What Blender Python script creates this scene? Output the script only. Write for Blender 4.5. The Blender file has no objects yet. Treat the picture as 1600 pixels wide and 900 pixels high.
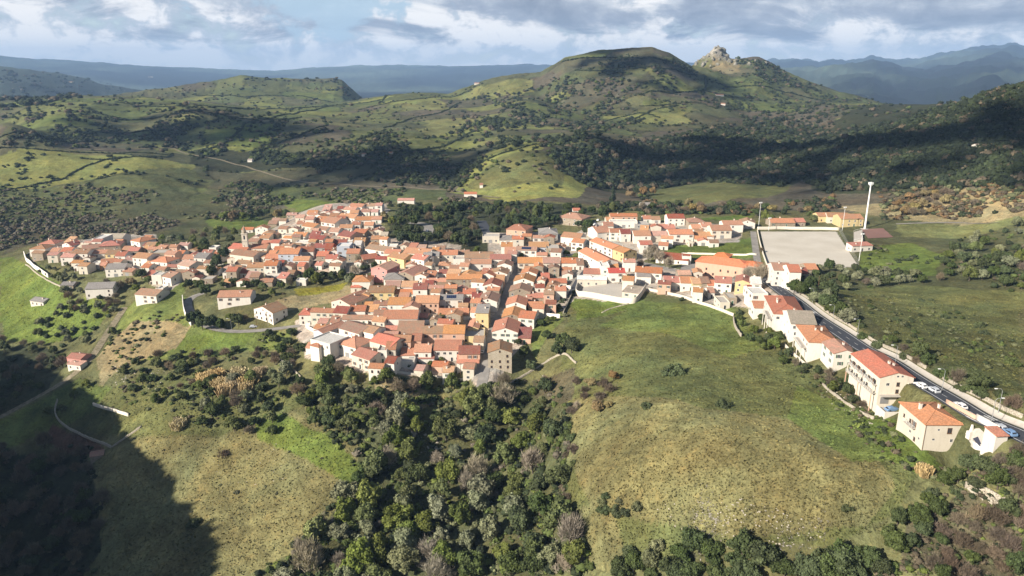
import bpy, math, random
import numpy as np
from mathutils import Vector
random.seed(7); rng = np.random.default_rng(11)
C = bpy.context.scene.collection
PI = math.pi
# ---------------- camera, sun, sky, exposure ----------------
F = 1142.0; PITCH = math.radians(16.6)
cam_data = bpy.data.cameras.new('camera'); cam = bpy.data.objects.new('camera', cam_data); C.objects.link(cam)
cam.location = (0, 0, 0); cam.rotation_euler = (PI/2 - PITCH, 0, 0)
cam_data.sensor_width = 36; cam_data.lens = 36*F/1600
cam_data.clip_start = 1; cam_data.clip_end = 90000
bpy.context.scene.camera = cam
SUN_EL = math.radians(28.5); SUN_FROM = Vector((-0.83, -0.56, 0)).normalized()     # horizontal direction towards the sun
sun_dir = Vector((SUN_FROM.x*math.cos(SUN_EL), SUN_FROM.y*math.cos(SUN_EL), math.sin(SUN_EL)))
sd = bpy.data.lights.new('sun', 'SUN'); sd.energy = 4.6; sd.angle = math.radians(0.6); sd.color = (1.0, 0.91, 0.78)
sun = bpy.data.objects.new('sun', sd); C.objects.link(sun)
sun.rotation_euler = sun_dir.to_track_quat('Z', 'Y').to_euler(); sun.location = sun_dir*500
world = bpy.data.worlds.new('World'); bpy.context.scene.world = world; world.use_nodes = True
SKY_STRENGTH = 0.085
vs = bpy.context.scene.view_settings
vs.view_transform = 'Standard'; vs.look = 'None'; vs.gamma = 1; vs.use_curve_mapping = False; vs.exposure = 1.12
cy = bpy.context.scene.cycles
cy.max_bounces = 4; cy.diffuse_bounces = 2; cy.glossy_bounces = 2; cy.transmission_bounces = 2; cy.volume_bounces = 0
cy.transparent_max_bounces = 6; cy.caustics_reflective = False; cy.caustics_refractive = False
cy.use_denoising = True

class NT:
    """small helper to write node trees"""
    def __init__(s, tree): s.t = tree; s.n = tree.nodes; s.l = tree.links
    def __call__(s, typ, props=None, **inp):
        nd = s.n.new(typ)
        for k, v in (props or {}).items(): setattr(nd, k, v)
        for k, v in inp.items():
            key = int(k[1:]) if k[0] == '_' and k[1:].isdigit() else k.replace('__', ' ')
            s.set(nd.inputs[key], v)
        return nd
    def set(s, sock, v):
        if isinstance(v, bpy.types.NodeSocket): s.l.new(v, sock)
        elif isinstance(v, bpy.types.Node): s.l.new(v.outputs[0], sock)
        else: sock.default_value = v
    def math(s, op, a, b=0.0, c=None, clamp=False):
        nd = s('ShaderNodeMath', dict(operation=op, use_clamp=clamp), _0=a, _1=b)
        if c is not None: s.set(nd.inputs[2], c)
        return nd.outputs[0]
    def ramp(s, fac, stops, interp='LINEAR'):
        nd = s('ShaderNodeValToRGB', None, Fac=fac); cr = nd.color_ramp; cr.interpolation = interp
        while len(cr.elements) < len(stops): cr.elements.new(0.5)
        for e, (p, c) in zip(cr.elements, stops):
            e.position = p; e.color = (*c, 1) if len(c) == 3 else c
        return nd.outputs[0]
    def mix(s, fac, a, b, mode='MIX'):
        nd = s('ShaderNodeMix', dict(data_type='RGBA', blend_type=mode))
        s.set(nd.inputs[0], fac)
        s.set(nd.inputs[6], a if not isinstance(a, tuple) else (*a, 1)); s.set(nd.inputs[7], b if not isinstance(b, tuple) else (*b, 1))
        return nd.outputs[2]
    def noise(s, vec, scale, detail=3.0, rough=0.55, dist=0.0):
        nd = s('ShaderNodeTexNoise', None, Scale=scale, Detail=detail, Roughness=rough, Distortion=dist)
        if vec is not None: s.set(nd.inputs['Vector'], vec)
        return nd.outputs['Fac']

def sky():
    w = NT(world.node_tree); w.n.clear()
    out = w('ShaderNodeOutputWorld')
    bg = w('ShaderNodeBackground', None, Strength=0.49)
    s = w('ShaderNodeTexSky', dict(sky_type='NISHITA', sun_disc=False, sun_elevation=SUN_EL, sun_rotation=math.atan2(SUN_FROM.x, SUN_FROM.y)))
    s.air_density = 1.0; s.dust_density = 0.6; s.ozone_density = 1.5
    skyc = w.mix(1.0, s.outputs[0], (SKY_STRENGTH*1.9,)*3, 'MULTIPLY')
    tc = w('ShaderNodeTexCoord').outputs['Generated']
    sep = w('ShaderNodeSeparateXYZ', None, Vector=tc)
    x, y, z = sep.outputs
    az = w.math('ARCTAN2', x, y)
    el = w.math('MULTIPLY', w.math('ARCSINE', z), 57.2958)         # degrees above the horizon
    azd = w.math('MULTIPLY', az, 57.2958)
    # cloud deck seen from below: flat-plane projection keeps bands narrow towards the horizon
    co = w('ShaderNodeCombineXYZ', None, X=w.math('MULTIPLY', azd, 0.085), Y=w.math('MULTIPLY', el, 0.30), Z=3.7)
    n1 = w.noise(co, 1.0, 7.0, 0.6, 0.6)
    co2 = w('ShaderNodeCombineXYZ', None, X=w.math('MULTIPLY', azd, 0.33), Y=w.math('MULTIPLY', el, 0.52), Z=1.2)
    n2 = w.noise(co2, 1.0, 8.0, 0.62, 0.3)
    co3 = w('ShaderNodeCombineXYZ', None, X=w.math('MULTIPLY', azd, 0.05), Y=w.math('MULTIPLY', el, 0.22), Z=9.1)
    n3 = w.noise(co3, 1.0, 4.0, 0.5, 0.2)
    # how far up the dark deck starts (deg); lower to the right, billows lift its edge
    edge = w.math('ADD', 2.75, w.math('MULTIPLY', w.math('SUBTRACT', n1, 0.5), 12.0))
    edge = w.math('ADD', edge, w.math('MULTIPLY', azd, -0.018))
    deck = w.math('SMOOTHSTEP', el, edge, 0) if False else w('ShaderNodeMapRange', dict(interpolation_type='SMOOTHSTEP', clamp=True), Value=w.math('SUBTRACT', el, edge), **{'From__Min': -0.25, 'From__Max': 1.2}).outputs[0]
    # white cumulus cover, with gaps near the horizon and one blue hole left of the middle
    cov = w('ShaderNodeMapRange', dict(interpolation_type='SMOOTHSTEP', clamp=True), Value=w.math('ADD', n2, w.math('MULTIPLY', n1, 0.5)), **{'From__Min': 0.54, 'From__Max': 0.72}).outputs[0]
    white = w.ramp(w.math('ADD', w.math('MULTIPLY', n2, 0.75), w.math('MULTIPLY', n3, 0.25)), [(0.39, (0.38, 0.44, 0.53)), (0.46, (0.66, 0.70, 0.75)), (0.52, (1.12, 1.08, 1.03))])
    grey = w.ramp(w.math('ADD', w.math('MULTIPLY', n2, 0.35), w.math('MULTIPLY', n1, 0.65)), [(0.42, (0.27, 0.31, 0.39)), (0.50, (0.40, 0.44, 0.52)), (0.58, (0.68, 0.71, 0.75))])
    col = w.mix(cov, w.mix(0.35, skyc, (0.55, 0.68, 0.80)), white)
    col = w.mix(deck, col, grey)
    # opening in the deck
    hole = w('ShaderNodeMapRange', dict(interpolation_type='SMOOTHSTEP', clamp=True), Value=w.math('ADD', w.math('ADD', w.math('ABSOLUTE', w.math('DIVIDE', w.math('SUBTRACT', azd, -14.0), 6.5)), w.math('ABSOLUTE', w.math('DIVIDE', w.math('SUBTRACT', el, 4.6), 2.6))), w.math('MULTIPLY', w.math('SUBTRACT', n2, 0.5), 4.0)), **{'From__Min': 0.6, 'From__Max': 1.25, 'To__Min': 0.9, 'To__Max': 0.0}).outputs[0]
    col = w.mix(hole, col, (0.50, 0.66, 0.78))
    # pale band along the horizon
    hz = w('ShaderNodeMapRange', dict(clamp=True), Value=el, **{'From__Min': 0.0, 'From__Max': 2.0, 'To__Min': 0.75, 'To__Max': 0.0}).outputs[0]
    col = w.mix(hz, col, (0.74, 0.79, 0.84))
    # higher up and all round: broken cloud over the physical sky so that the sky light stays natural
    up = w('ShaderNodeMapRange', dict(interpolation_type='SMOOTHSTEP', clamp=True), Value=el, **{'From__Min': 9.0, 'From__Max': 22.0}).outputs[0]
    broken = w.mix(1.0, w.mix(w.math('MULTIPLY', cov, 0.35), skyc, (0.42, 0.46, 0.52)), (0.62, 0.62, 0.62), 'MULTIPLY')
    col = w.mix(up, col, broken)
    w.set(bg.inputs['Color'], col)
    w.l.new(bg.outputs[0], out.inputs['Surface'])
sky()

# ---------------- tagging helpers ----------------
def tag(o, label=None, cat=None, group=None, kind=None):
    if label: o['label'] = label
    if cat: o['category'] = cat
    if group: o['group'] = group
    if kind: o['kind'] = kind
    return o
def link_mesh(name, me, parent=None, loc=None):
    o = bpy.data.objects.new(name, me); C.objects.link(o)
    if parent is not None: o.parent = parent
    if loc is not None: o.location = loc
    return o
def np_mesh(name, verts, faces, mats=(), smooth=False, mat_idx=None, attr=None, attr2=None):
    """verts (n,3); faces: array (m,k) with constant k, or list of such arrays"""
    me = bpy.data.meshes.new(name)
    fl = faces if isinstance(faces, list) else [faces]
    fl = [np.asarray(f, dtype=np.int32) for f in fl if len(f)]
    verts = np.asarray(verts, dtype=np.float32)
    me.vertices.add(len(verts)); me.vertices.foreach_set('co', verts.ravel())
    loops = np.concatenate([f.ravel() for f in fl]); tot = np.concatenate([np.full(len(f), f.shape[1], dtype=np.int32) for f in fl])
    me.loops.add(len(loops)); me.loops.foreach_set('vertex_index', loops)
    me.polygons.add(len(tot)); start = np.concatenate([[0], np.cumsum(tot)[:-1]]).astype(np.int32)
    me.polygons.foreach_set('loop_start', start); me.polygons.foreach_set('loop_total', tot)
    if smooth: me.polygons.foreach_set('use_smooth', np.ones(len(tot), dtype=bool))
    if mat_idx is not None: me.polygons.foreach_set('material_index', np.asarray(mat_idx, dtype=np.int32))
    for m in mats: me.materials.append(m)
    me.update(calc_edges=True)
    for nm, a in (('tint', attr), ('mask', attr2)):
        if a is not None:
            ca = me.color_attributes.new(nm, 'FLOAT_COLOR', 'POINT')
            aa = np.ones((len(verts), 4), dtype=np.float32); aa[:, :a.shape[1]] = a
            ca.data.foreach_set('color', aa.ravel())
    return me

# ---------------- pixel <-> world (only used to survey where things stand on the land) ----------------
cp, sp = math.cos(PITCH), math.sin(PITCH)
def ray(u, v):
    u = np.asarray(u, float); v = np.asarray(v, float)
    x = (u-800)/F; yv = (450-v)/F
    return np.stack([x, cp + yv*sp, -sp + yv*cp], axis=-1)
def project(p):
    p = np.asarray(p, float); d = p[..., 1]*cp - p[..., 2]*sp
    upc = p[..., 1]*sp + p[..., 2]*cp
    return 800 + F*p[..., 0]/d, 450 - F*upc/d, d

# ---------------- land ----------------
# surveyed points: pixel u, v and height below the drone (z); or with r: distance on the ground, z from the sight line
CT = [
 # road ridge and its houses
 (1600,692,-88),(1520,645,-90),(1440,595,-93),(1380,560,-96),(1300,510,-100),(1240,470,-104),(1215,446,-107),
 (1450,708,-99),(1380,640,-102),(1320,590,-105),(1250,545,-108),(1190,500,-112),(1140,480,-115),(1550,700,-91.0),(1568,694,-89.5),(1600,740,-95),
 # right meadow behind the road
 (1600,600,-92),(1500,520,-100),(1400,480,-105),(1300,450,-109),(1500,460,-106),(1600,470,-103),(1590,400,-100),(1450,400,-110),(1530,340,-104),(1600,340,-98),
 # pitch
 (1190,362,-114),(1310,362,-114),(1200,414,-114),(1335,414,-114),(1260,390,-114),(1370,370,-113),(1350,390,-113),
 # school, upper village
 (1120,430,-117),(1120,380,-116),(1000,400,-119),(960,440,-121),(1060,460,-118),(940,360,-118),(1050,350,-117),(880,350,-120),(960,335,-118),
 # field
 (1050,480,-118.5),(950,500,-124),(1000,560,-116),(1053,573,-113),(1130,560,-111),(950,600,-120),(1050,640,-107.5),(1130,628,-107),(1200,600,-108),(1280,640,-104),(1350,700,-103),
 (1000,700,-114),(1100,700,-107.5),(1200,720,-105.5),(1300,760,-105),(1400,770,-105),(950,760,-122),(1050,780,-117),(1150,800,-114),(1250,820,-113),(1350,860,-115),(1100,880,-126),(1250,895,-120),(1000,880,-134),
 (1500,740,-103),(1500,820,-108),(1590,860,-110),(1450,890,-113),
 (880,640,-128),(900,540,-126),(870,720,-134),(880,820,-139),(900,895,-142),
 # gully
 (850,590,-138),(800,640,-147),(760,700,-152),(720,780,-158),(680,860,-163),(800,760,-152),(820,860,-151),(640,700,-152),(700,620,-146),(600,760,-160),(560,850,-166),(640,895,-168),
 # village plateau
 (760,590,-136),(760,540,-133),(775,500,-130),(800,440,-126),(830,410,-124),(860,470,-127),(890,490,-126),(700,540,-133),(640,560,-135),(600,590,-137),(560,590,-139),(500,580,-139),(480,540,-137),(520,500,-133),(600,480,-130),(650,440,-128),(700,420,-127),
 (600,420,-128),(560,440,-131),(520,450,-133),(480,460,-134),(440,480,-135),(540,400,-127),(500,380,-126),(560,350,-122),(600,345,-121),(540,325,-120),(480,350,-125),(430,400,-131),(400,420,-133),(380,390,-130),(440,370,-128),
 (640,380,-123),(700,380,-122),(760,380,-122),(720,350,-121),(800,350,-121),(680,340,-122),
 # around villa and hairpin
 (365,480,-137),(300,500,-142),(330,520,-143),(400,520,-140),(460,515,-138),(420,545,-145),(350,550,-147),(290,455,-138),
 # west quarter
 (60,400,-136),(150,400,-135),(220,410,-134),(100,415,-138),(180,430,-139),(250,440,-138),(300,420,-134),(330,400,-133),(150,470,-146),(230,475,-143),(100,450,-144),
 (40,410,-141),(20,450,-152),(60,480,-155),(120,520,-160),(0,520,-165),(190,490,-150),(160,550,-156),(120,570,-162),(60,620,-170),(0,655,-176),
 # slopes below the village, left
 (230,560,-152),(300,590,-151),(370,590,-148),(430,590,-145),(250,640,-157),(330,650,-154),(420,660,-152),(500,640,-147),(150,640,-168),(220,700,-166),(300,740,-166),(400,720,-160),(480,720,-156),(540,780,-162),(450,820,-168),(350,860,-174),(250,890,-180),(150,760,-176),(80,700,-182),(40,800,-190),(120,890,-190),
 (0,900,-196),
 # valley north of the west quarter and hillside beyond
 (0,390,-160),(100,365,-158),(200,360,-155),(300,365,-150),(360,350,-148),(420,350,-143),(0,340,-150),(100,320,-147),(200,320,-146),(300,320,-146),(380,310,-146),(440,330,-143),
 (0,290,-134),(100,280,-132),(200,270,-126),(280,265,-130),(0,250,-118),(100,243,-114),(200,240,-117),(270,243,-122),
 (320,290,-143),(400,290,-142),(500,320,-128),(560,310,-132),(480,300,-140),(400,265,-137),(330,250,-130),(480,250,-128),
 (0,225,-113),(100,215,-106),(200,215,-110),(300,225,-120),(250,233,-119),(400,235,-124),(400,205,-105),(450,215,-112),(500,200,-100),
 (600,210,-105),(560,235,-118),
 (640,300,-127),(700,290,-126),(650,260,-126),(700,300,-124),(760,300,-123),(640,230,-112),
 (760,270,-112),(800,310,-122),(820,280,-113),(850,240,-95),(900,300,-121),(880,270,-112),
 (950,280,-128),(1000,290,-130),(1050,280,-130),(1000,250,-118),(1080,240,-112),(1160,240,-110),
 (1000,322,-120),(1080,310,-120),(1130,300,-114),(1200,300,-114),(1100,330,-118),(1200,335,-115),(1200,270,-118),(1280,300,-108),(1300,265,-103),(1300,330,-112),(1400,320,-106),
 
 
]
CR = [ # u, v, distance along the ground
 (1600,132,1120),(1560,140,1130),(1500,162,1150),(1430,190,1180),(1360,208,1220),(1290,205,1450),
 (300,165,1700),(400,175,1750),(500,170,1900),(50,165,1900),(180,150,2200),(200,180,1650),(100,185,1550),(300,190,1450),(0,195,1400),(700,150,2000),(650,145,2100),(600,160,1900),(560,185,1700),(650,180,1650),(760,170,1650),(700,190,1500),(760,200,1350),(820,160,1600),(850,200,1350),(900,170,1650),(960,190,1450),(1040,190,1450),(1000,150,1700),(1080,150,1700),(1180,150,1900),(1150,190,1550),(1250,190,1600),(1350,165,1800),(1300,190,1500),(1590,230,760),(1590,180,920),(1540,190,930),(1500,240,760),(1590,262,690),(1450,200,960),(1400,240,850),(1320,230,950),(1220,230,1080),(1100,210,1250),(880,225,980),(940,220,1000),(700,230,1180),
 (1700,125,1120),(1850,120,1100),
]
CW = [ # plain world points: x, y, z  (outside the frame: behind and beside the drone)
 (-300,-100,-150),(0,-200,-130),(300,-200,-90),(150,0,-95),(260,100,-88),(0,0,-175),(0,100,-172),(-60,100,-180),(60,90,-150),(100,60,-120),(400,300,-85),(500,600,-80),(700,900,-40),(900,1100,-20),
 (-700,500,-120),(-900,900,-110),(-700,150,-110),(-1200,1500,-60),(-500,-500,-140),(500,-500,-80),(0,-1500,-120),(-1500,-500,-120),(1500,-300,-50),(1600,800,-30),(-2500,1500,-100),
 # spur on the sunward side whose shade lies over the valley floor
 (-262,140,-88),(-285,190,-86),(-325,240,-87),(-372,290,-90),(-430,340,-98),(-500,390,-104),(-235,90,-90),(-200,40,-110),
 (-345,110,-125),(-420,190,-125),(-540,290,-120),
 # far floor
 (-3500,4000,-200),(-1000,4500,-190),(0,5000,-190),(1500,4500,-170),(3500,4000,-170),(2200,2600,-150),(1400,2500,-140),(-2400,3000,-160),(-1000,3300,-170),(0,3200,-160),
 (-9000,11000,-150),(0,14000,-150),(9000,11000,-150),(14000,0,-150),(-14000,0,-150),(0,-14000,-150),(-30000,30000,-150),(30000,30000,-150),(0,42000,-150),(-30000,-30000,-150),(30000,-30000,-150),
]
pts = []
for u, v, z in CT:
    d = ray(u, v); k = z/d[2]; pts.append(d*k)
for u, v, r in CR:
    d = ray(u, v); k = r/math.hypot(d[0], d[1]); pts.append(d*k)
pts = np.array(pts + [np.array(p, float) for p in CW])
def plan(x, y):            # log-polar plan coordinates: fine near the drone, coarse far off
    r = np.sqrt(x*x + y*y + 60.0**2); L = np.log(r)
    return np.stack([L*2.0, np.zeros_like(L)], -1), r
def feat(x, y):
    r = np.sqrt(x*x + y*y + 80.0**2); L = np.log(r/80.0)
    s = L/np.maximum(np.sqrt(x*x+y*y), 1e-6)
    return np.stack([x*s, y*s], -1)
P = feat(pts[:, 0], pts[:, 1]); Zp = pts[:, 2]
def phi(d2): return 0.5*d2*np.log(np.maximum(d2, 1e-12))
n = len(P); D2 = ((P[:, None]-P[None])**2).sum(-1)
A = np.zeros((n+3, n+3)); A[:n, :n] = phi(D2) + np.eye(n)*2e-4; A[:n, n:] = np.c_[np.ones(n), P]; A[n:, :n] = A[:n, n:].T
sol = np.linalg.solve(A, np.r_[Zp, np.zeros(3)])
def base_z(x, y):
    sh = x.shape; Q = feat(x.ravel(), y.ravel()); out = np.empty(len(Q))
    for i in range(0, len(Q), 20000):
        q = Q[i:i+20000]; d2 = ((q[:, None]-P[None])**2).sum(-1)
        out[i:i+20000] = phi(d2) @ sol[:n] + sol[n] + q @ sol[n+1:]
    return out.reshape(sh)
# value noise (vectorised) for natural relief
_perm = rng.random((256, 256))
def vnoise(x, y):
    xi = np.floor(x).astype(int); yi = np.floor(y).astype(int); fx = x-xi; fy = y-yi
    fx = fx*fx*(3-2*fx); fy = fy*fy*(3-2*fy)
    a = _perm[xi & 255, yi & 255]; b = _perm[(xi+1) & 255, yi & 255]; c = _perm[xi & 255, (yi+1) & 255]; d = _perm[(xi+1) & 255, (yi+1) & 255]
    return (a*(1-fx)+b*fx)*(1-fy)+(c*(1-fx)+d*fx)*fy
def fbm(x, y, s, o=4, g=0.5):
    t = 0; a = 1; w = 0
    for i in range(o):
        t = t + a*(vnoise(x/s + i*17.3, y/s + i*5.1)-0.5); w += a; a *= g; s /= 2.03
    return t/w*2
# ridges and hills whose skyline the photo shows: (crest distance, [(u, v)...], front slope, back slope, ruggedness)
RIDGES = [
 (2050, [(700,146),(760,124),(800,116),(845,113),(862,103),(882,89),(915,82),(950,77),(985,74),(1020,74),(1045,82),(1062,92),(1080,103),(1120,110),(1160,130),(1180,160)], 0.30, 0.4, 3.0),
 (2250, [(1040,130),(1075,106),(1095,98),(1118,94),(1140,92),(1160,91),(1185,91),(1200,97),(1230,113),(1270,128),(1310,142),(1360,155),(1400,166),(1450,180)], 0.27, 0.4, 3.0),
 (2850, [(60,170),(120,156),(180,147),(240,139),(290,132),(330,127),(362,121),(386,120),(430,121),(480,123),(520,122),(535,125),(550,138),(566,152),(580,168)], 0.16, 0.3, 3.0),
 (5600, [(-300,95),(-100,100),(0,104),(40,107),(80,113),(120,120),(160,131),(220,140),(280,150)], 0.10, 0.2, 8.0),
 (13500, [(-500,84),(-200,84),(0,88),(60,92),(130,96),(200,101),(260,104),(330,107),(380,109),(430,110),(480,106),(560,102),(620,101),(700,103),(760,102),(830,101),(880,101),(1000,98),(1100,97),(1200,94),(1240,92),(1290,97),(1330,95),(1365,91),(1400,96),(1440,90),(1500,82),(1540,76),(1560,74),(1580,70),(1600,74),(1680,78),(1900,82),(2300,80)], 0.055, 0.1, 16.0),
 (8200, [(1150,120),(1200,106),(1260,106),(1300,103),(1340,99),(1370,97),(1410,106),(1450,107),(1500,102),(1545,95),(1580,97),(1620,94),(1700,92),(2000,98)], 0.06, 0.1, 10.0),
]
def land(x, y, rough=True):
    z = base_z(x, y); r = np.hypot(x, y); az = np.arctan2(x, y)
    front = (y > 0)
    for rc, prof, sf, sb, rug in RIDGES:
        d = ray([p[0] for p in prof], [p[1] for p in prof]); a = np.arctan2(d[:, 0], d[:, 1]); zc = rc*d[:, 2]/np.hypot(d[:, 0], d[:, 1])
        o = np.argsort(a); crest = np.interp(az, a[o], zc[o])
        over = np.maximum(a[o][0]-az, 0) + np.maximum(az-a[o][-1], 0)
        crest = crest - over*rc*0.5
        dr = r - rc
        w = 0.02*rc
        prof_z = crest - np.where(dr < 0, sf, sb)*(np.sqrt(dr*dr + w*w)-w)
        prof_z = prof_z + rug*fbm(x, y, rc*0.06, 4)*np.clip(np.abs(dr)/(0.06*rc), 0.0 if rc < 5000 else 0.45, 1)*(1 if rc < 5000 else 1) + (0 if rc < 5000 else 1)*((np.abs(fbm(x, y, rc*0.05, 5, 0.6))-0.12)*rc*(0.0035+0.009*np.clip((az-0.25)/0.15, 0, 1)))
        k = 0.006*rc if rc < 3000 else 0.004*rc
        t = np.clip(0.5+0.5*(prof_z-z)/k, 0, 1)
        zz = z*(1-t)+prof_z*t + k*t*(1-t)*0.5
        z = np.where(front, zz, z)
    if rough:
        amp = np.clip((r-150)/1500, 0.0, 1)
        z = z + fbm(x, y, 45, 4)*(0.7+3.5*amp) + fbm(x+900, y, 9, 3)*(0.22+0.6*amp)*np.clip(2500/np.maximum(r, 1), 0, 1)
        # crags of the pointed rock peak
        u_, v_, d_ = project(np.stack([x, y, z], -1)); bump = np.exp(-((u_-1117)/17)**2-((r-2250)/75)**2)*40+np.exp(-((u_-1180)/22)**2-((r-2250)/90)**2)*4; bump = bump+np.exp(-((u_-380)/14)**2-((r-2850)/60)**2)*9; z = z+bump
        crag = np.exp(-((u_-1118)/30)**2)*np.clip(1.2-np.abs(r-2230)/120, 0, 1)
        z = z + crag*(np.abs(fbm(x, y, 30, 4, 0.7))*34-8)
    return z
# flats: places that are level in reality
FLATS = []   # (cx, cy, half x, half y, rot, z, soft)
def at(u, v, z):
    d = ray(u, v); return d*(z/d[2])
# the football pitch
_pc = [at(1188,362,-114), at(1306,362,-114), at(1342,417,-114), at(1200,415,-114)]
PITCH_C = np.mean(_pc, axis=0)
# azimuth/radius lattice
def lattice():
    a_in = np.radians(np.arange(-38, 38.001, 0.125)); a_l = np.radians(np.concatenate([np.arange(-178, -62, 4.0), np.arange(-62, -38, 0.5)])); a_r = np.radians(np.concatenate([np.arange(38.5, 62, 0.5), np.arange(62, 180, 4.0)]))
    a = np.concatenate([a_l, a_in, a_r])
    R = [4.0]
    while R[-1] < 46000:
        r = R[-1]
        f = 0.03 if r < 90 else 0.012 if r < 130 else 0.0042 if r < 1100 else 0.006 if r < 2600 else 0.02 if r < 5000 else 0.03
        R.append(r*(1+f))
    return a, np.array(R)
LA, LR = lattice()
GX = np.sin(LA)[:, None]*LR[None]; GY = np.cos(LA)[:, None]*LR[None]
# evaluate the smooth base on a coarser lattice, then refine (fast)
GZ = land(GX, GY)
def smooth_quad(quad, zval, soft):
    global GZ
    q = np.array([(p[0], p[1]) for p in quad]); m = len(q); c = q.mean(0)
    dist = np.full(GX.shape, -1e9)
    for i in range(m):
        a, b = q[i], q[(i+1) % m]; e = b-a; nrm = np.array([e[1], -e[0]])/np.linalg.norm(e)
        if (c-a) @ nrm > 0: nrm = -nrm
        dist = np.maximum(dist, (GX-a[0])*nrm[0]+(GY-a[1])*nrm[1])
    t = np.clip(1-dist/soft, 0, 1); t = t*t*(3-2*t)
    GZ = GZ*(1-t)+zval*t
smooth_quad(_pc, -114.0, 16)
def ground(x, y):
    """height of the land mesh at x, y"""
    x = np.asarray(x, float); y = np.asarray(y, float)
    a = np.arctan2(x, y); r = np.clip(np.hypot(x, y), LR[0], LR[-1]*0.999)
    i = np.clip(np.searchsorted(LA, a)-1, 0, len(LA)-2); j = np.clip(np.searchsorted(LR, r)-1, 0, len(LR)-2)
    ta = np.clip((a-LA[i])/(LA[i+1]-LA[i]), 0, 1); tr = (r-LR[j])/(LR[j+1]-LR[j])
    return (GZ[i, j]*(1-ta)+GZ[i+1, j]*ta)*(1-tr)+(GZ[i, j+1]*(1-ta)+GZ[i+1, j+1]*ta)*tr
_scan = np.exp(np.linspace(math.log(100), math.log(20000), 2600))
def hit(u, v, h=0.0, rmin=100.0):
    """world point where the sight line of a photo pixel first meets the land raised by h"""
    d = ray(u, v); hd = math.hypot(d[0], d[1]); sl = d[2]/hd; cx, cyy = d[0]/hd, d[1]/hd
    S = _scan[_scan >= rmin]
    g = ground(S*cx, S*cyy) + h; dz = S*sl - g
    k = np.argmax(dz < 0)
    if not (dz < 0).any(): return None
    if k == 0: r = S[0]
    else: t = dz[k-1]/(dz[k-1]-dz[k]); r = S[k-1]+(S[k]-S[k-1])*t
    return np.array([r*cx, r*cyy, float(ground(r*cx, r*cyy))])
def hits(px, h=0.0): return [p for p in (hit(u, v, h) for u, v in px) if p is not None]
# ---------------- roads: surveyed centre lines, levelled into the land ----------------
def resample(pl, step):
    pl = np.array([(p[0], p[1]) for p in pl]); seg = np.hypot(*np.diff(pl, axis=0).T); s = np.r_[0, np.cumsum(seg)]
    n_ = max(2, int(s[-1]/step)+1); t = np.linspace(0, s[-1], n_); q = np.c_[np.interp(t, s, pl[:, 0]), np.interp(t, s, pl[:, 1])]
    k = max(1, min(3, n_//6))
    for _ in range(k*3): q[1:-1] = (q[:-2]+2*q[1:-1]+q[2:])/4
    return q
def carve(q, half, soft, smooth=12):
    """level the land across a road"""
    z = ground(q[:, 0], q[:, 1])
    for _ in range(smooth): z[1:-1] = (z[:-2]+2*z[1:-1]+z[2:])/4
    rr = np.hypot(q[:, 0], q[:, 1]); aa = np.arctan2(q[:, 0], q[:, 1]); pad = half+soft
    i0, i1 = np.searchsorted(LA, [aa.min()-pad/rr.min(), aa.max()+pad/rr.min()]); j0, j1 = np.searchsorted(LR, [rr.min()-pad, rr.max()+pad])
    s = (slice(i0, i1), slice(j0, j1)); X, Y = GX[s], GY[s]; best = np.full(X.shape, 1e9); bz = np.zeros(X.shape)
    for k in range(len(q)-1):
        a, b = q[k], q[k+1]; e = b-a; L2 = max(e @ e, 1e-9); t = np.clip(((X-a[0])*e[0]+(Y-a[1])*e[1])/L2, 0, 1)
        d = np.hypot(X-a[0]-t*e[0], Y-a[1]-t*e[1]); m = d < best; best[m] = d[m]; bz[m] = (z[k]+(z[k+1]-z[k])*t)[m]
    w_ = np.clip(1-(best-half)/soft, 0, 1); w_ = w_*w_*(3-2*w_); GZ[s] = GZ[s]*(1-w_)+bz*w_
ROADS = [
 ('ridge_road', [(1690,738),(1620,700),(1570,670),(1510,640),(1444,601),(1370,555),(1325,528),(1295,510),(1262,487),(1227,460),(1210,447),(1196,437)], 3.9, 'asphalt'),
 ('village_lane', [(1196,437),(1186,424),(1183,405),(1180,385),(1177,362)], 2.2, 'paleroad'),
 ('main_street', [(752,606),(757,580),(762,552),(771,515),(782,485),(793,455),(804,425),(812,408),(830,397)], 2.4, 'paleroad'),
 ('yard_lane', [(893,463),(899,450),(908,434),(922,418),(930,405),(938,385),(936,360),(925,345)], 2.6, 'asphalt'),
 ('school_street', [(1196,440),(1160,432),(1100,432),(1060,425),(1010,412),(985,408),(960,398),(940,380)], 2.6, 'paleroad'),
 ('hairpin_road', [(470,509),(440,512),(410,517),(380,520),(352,518),(325,512),(305,500),(295,486),(291,470),(300,462),(318,458)], 2.6, 'paleroad'),
 ('bypass_road', [(640,348),(662,349),(672,354),(668,365),(662,378)], 4.0, 'paleroad'),
 ('side_road', [(752,345),(757,355),(764,367)], 4.0, 'asphalt'),
 ('farm_track', [(195,480),(182,500),(165,525),(150,550),(128,575),(108,592),(80,610),(40,630),(0,652),(-50,675)], 2.0, 'track'),
 ('valley_road', [(90,231),(200,233),(270,231),(330,247),(390,262),(420,272),(480,285),(560,291),(640,293),(690,297),(735,303),(780,309)], 2.2, 'track'),
 ('slope_path', [(1560,348),(1500,347),(1440,348),(1400,350)], 1.6, 'paleroad'),
 ('school_yard', [(1085,412),(1080,425),(1070,432)], 7.0, 'paleroad'),
]
RQ = {}
for nm, px, hw, mt in ROADS:
    q = resample(hits(px), 2.5 if hw > 4 else 3.0); RQ[nm] = (q, hw, mt); carve(q, hw+0.8, 3.5 if hw < 4.1 else 5)
def offset(q, d):
    t = np.gradient(q, axis=0); t /= np.linalg.norm(t, axis=1)[:, None]
    return q + np.c_[t[:, 1], -t[:, 0]]*d
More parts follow.
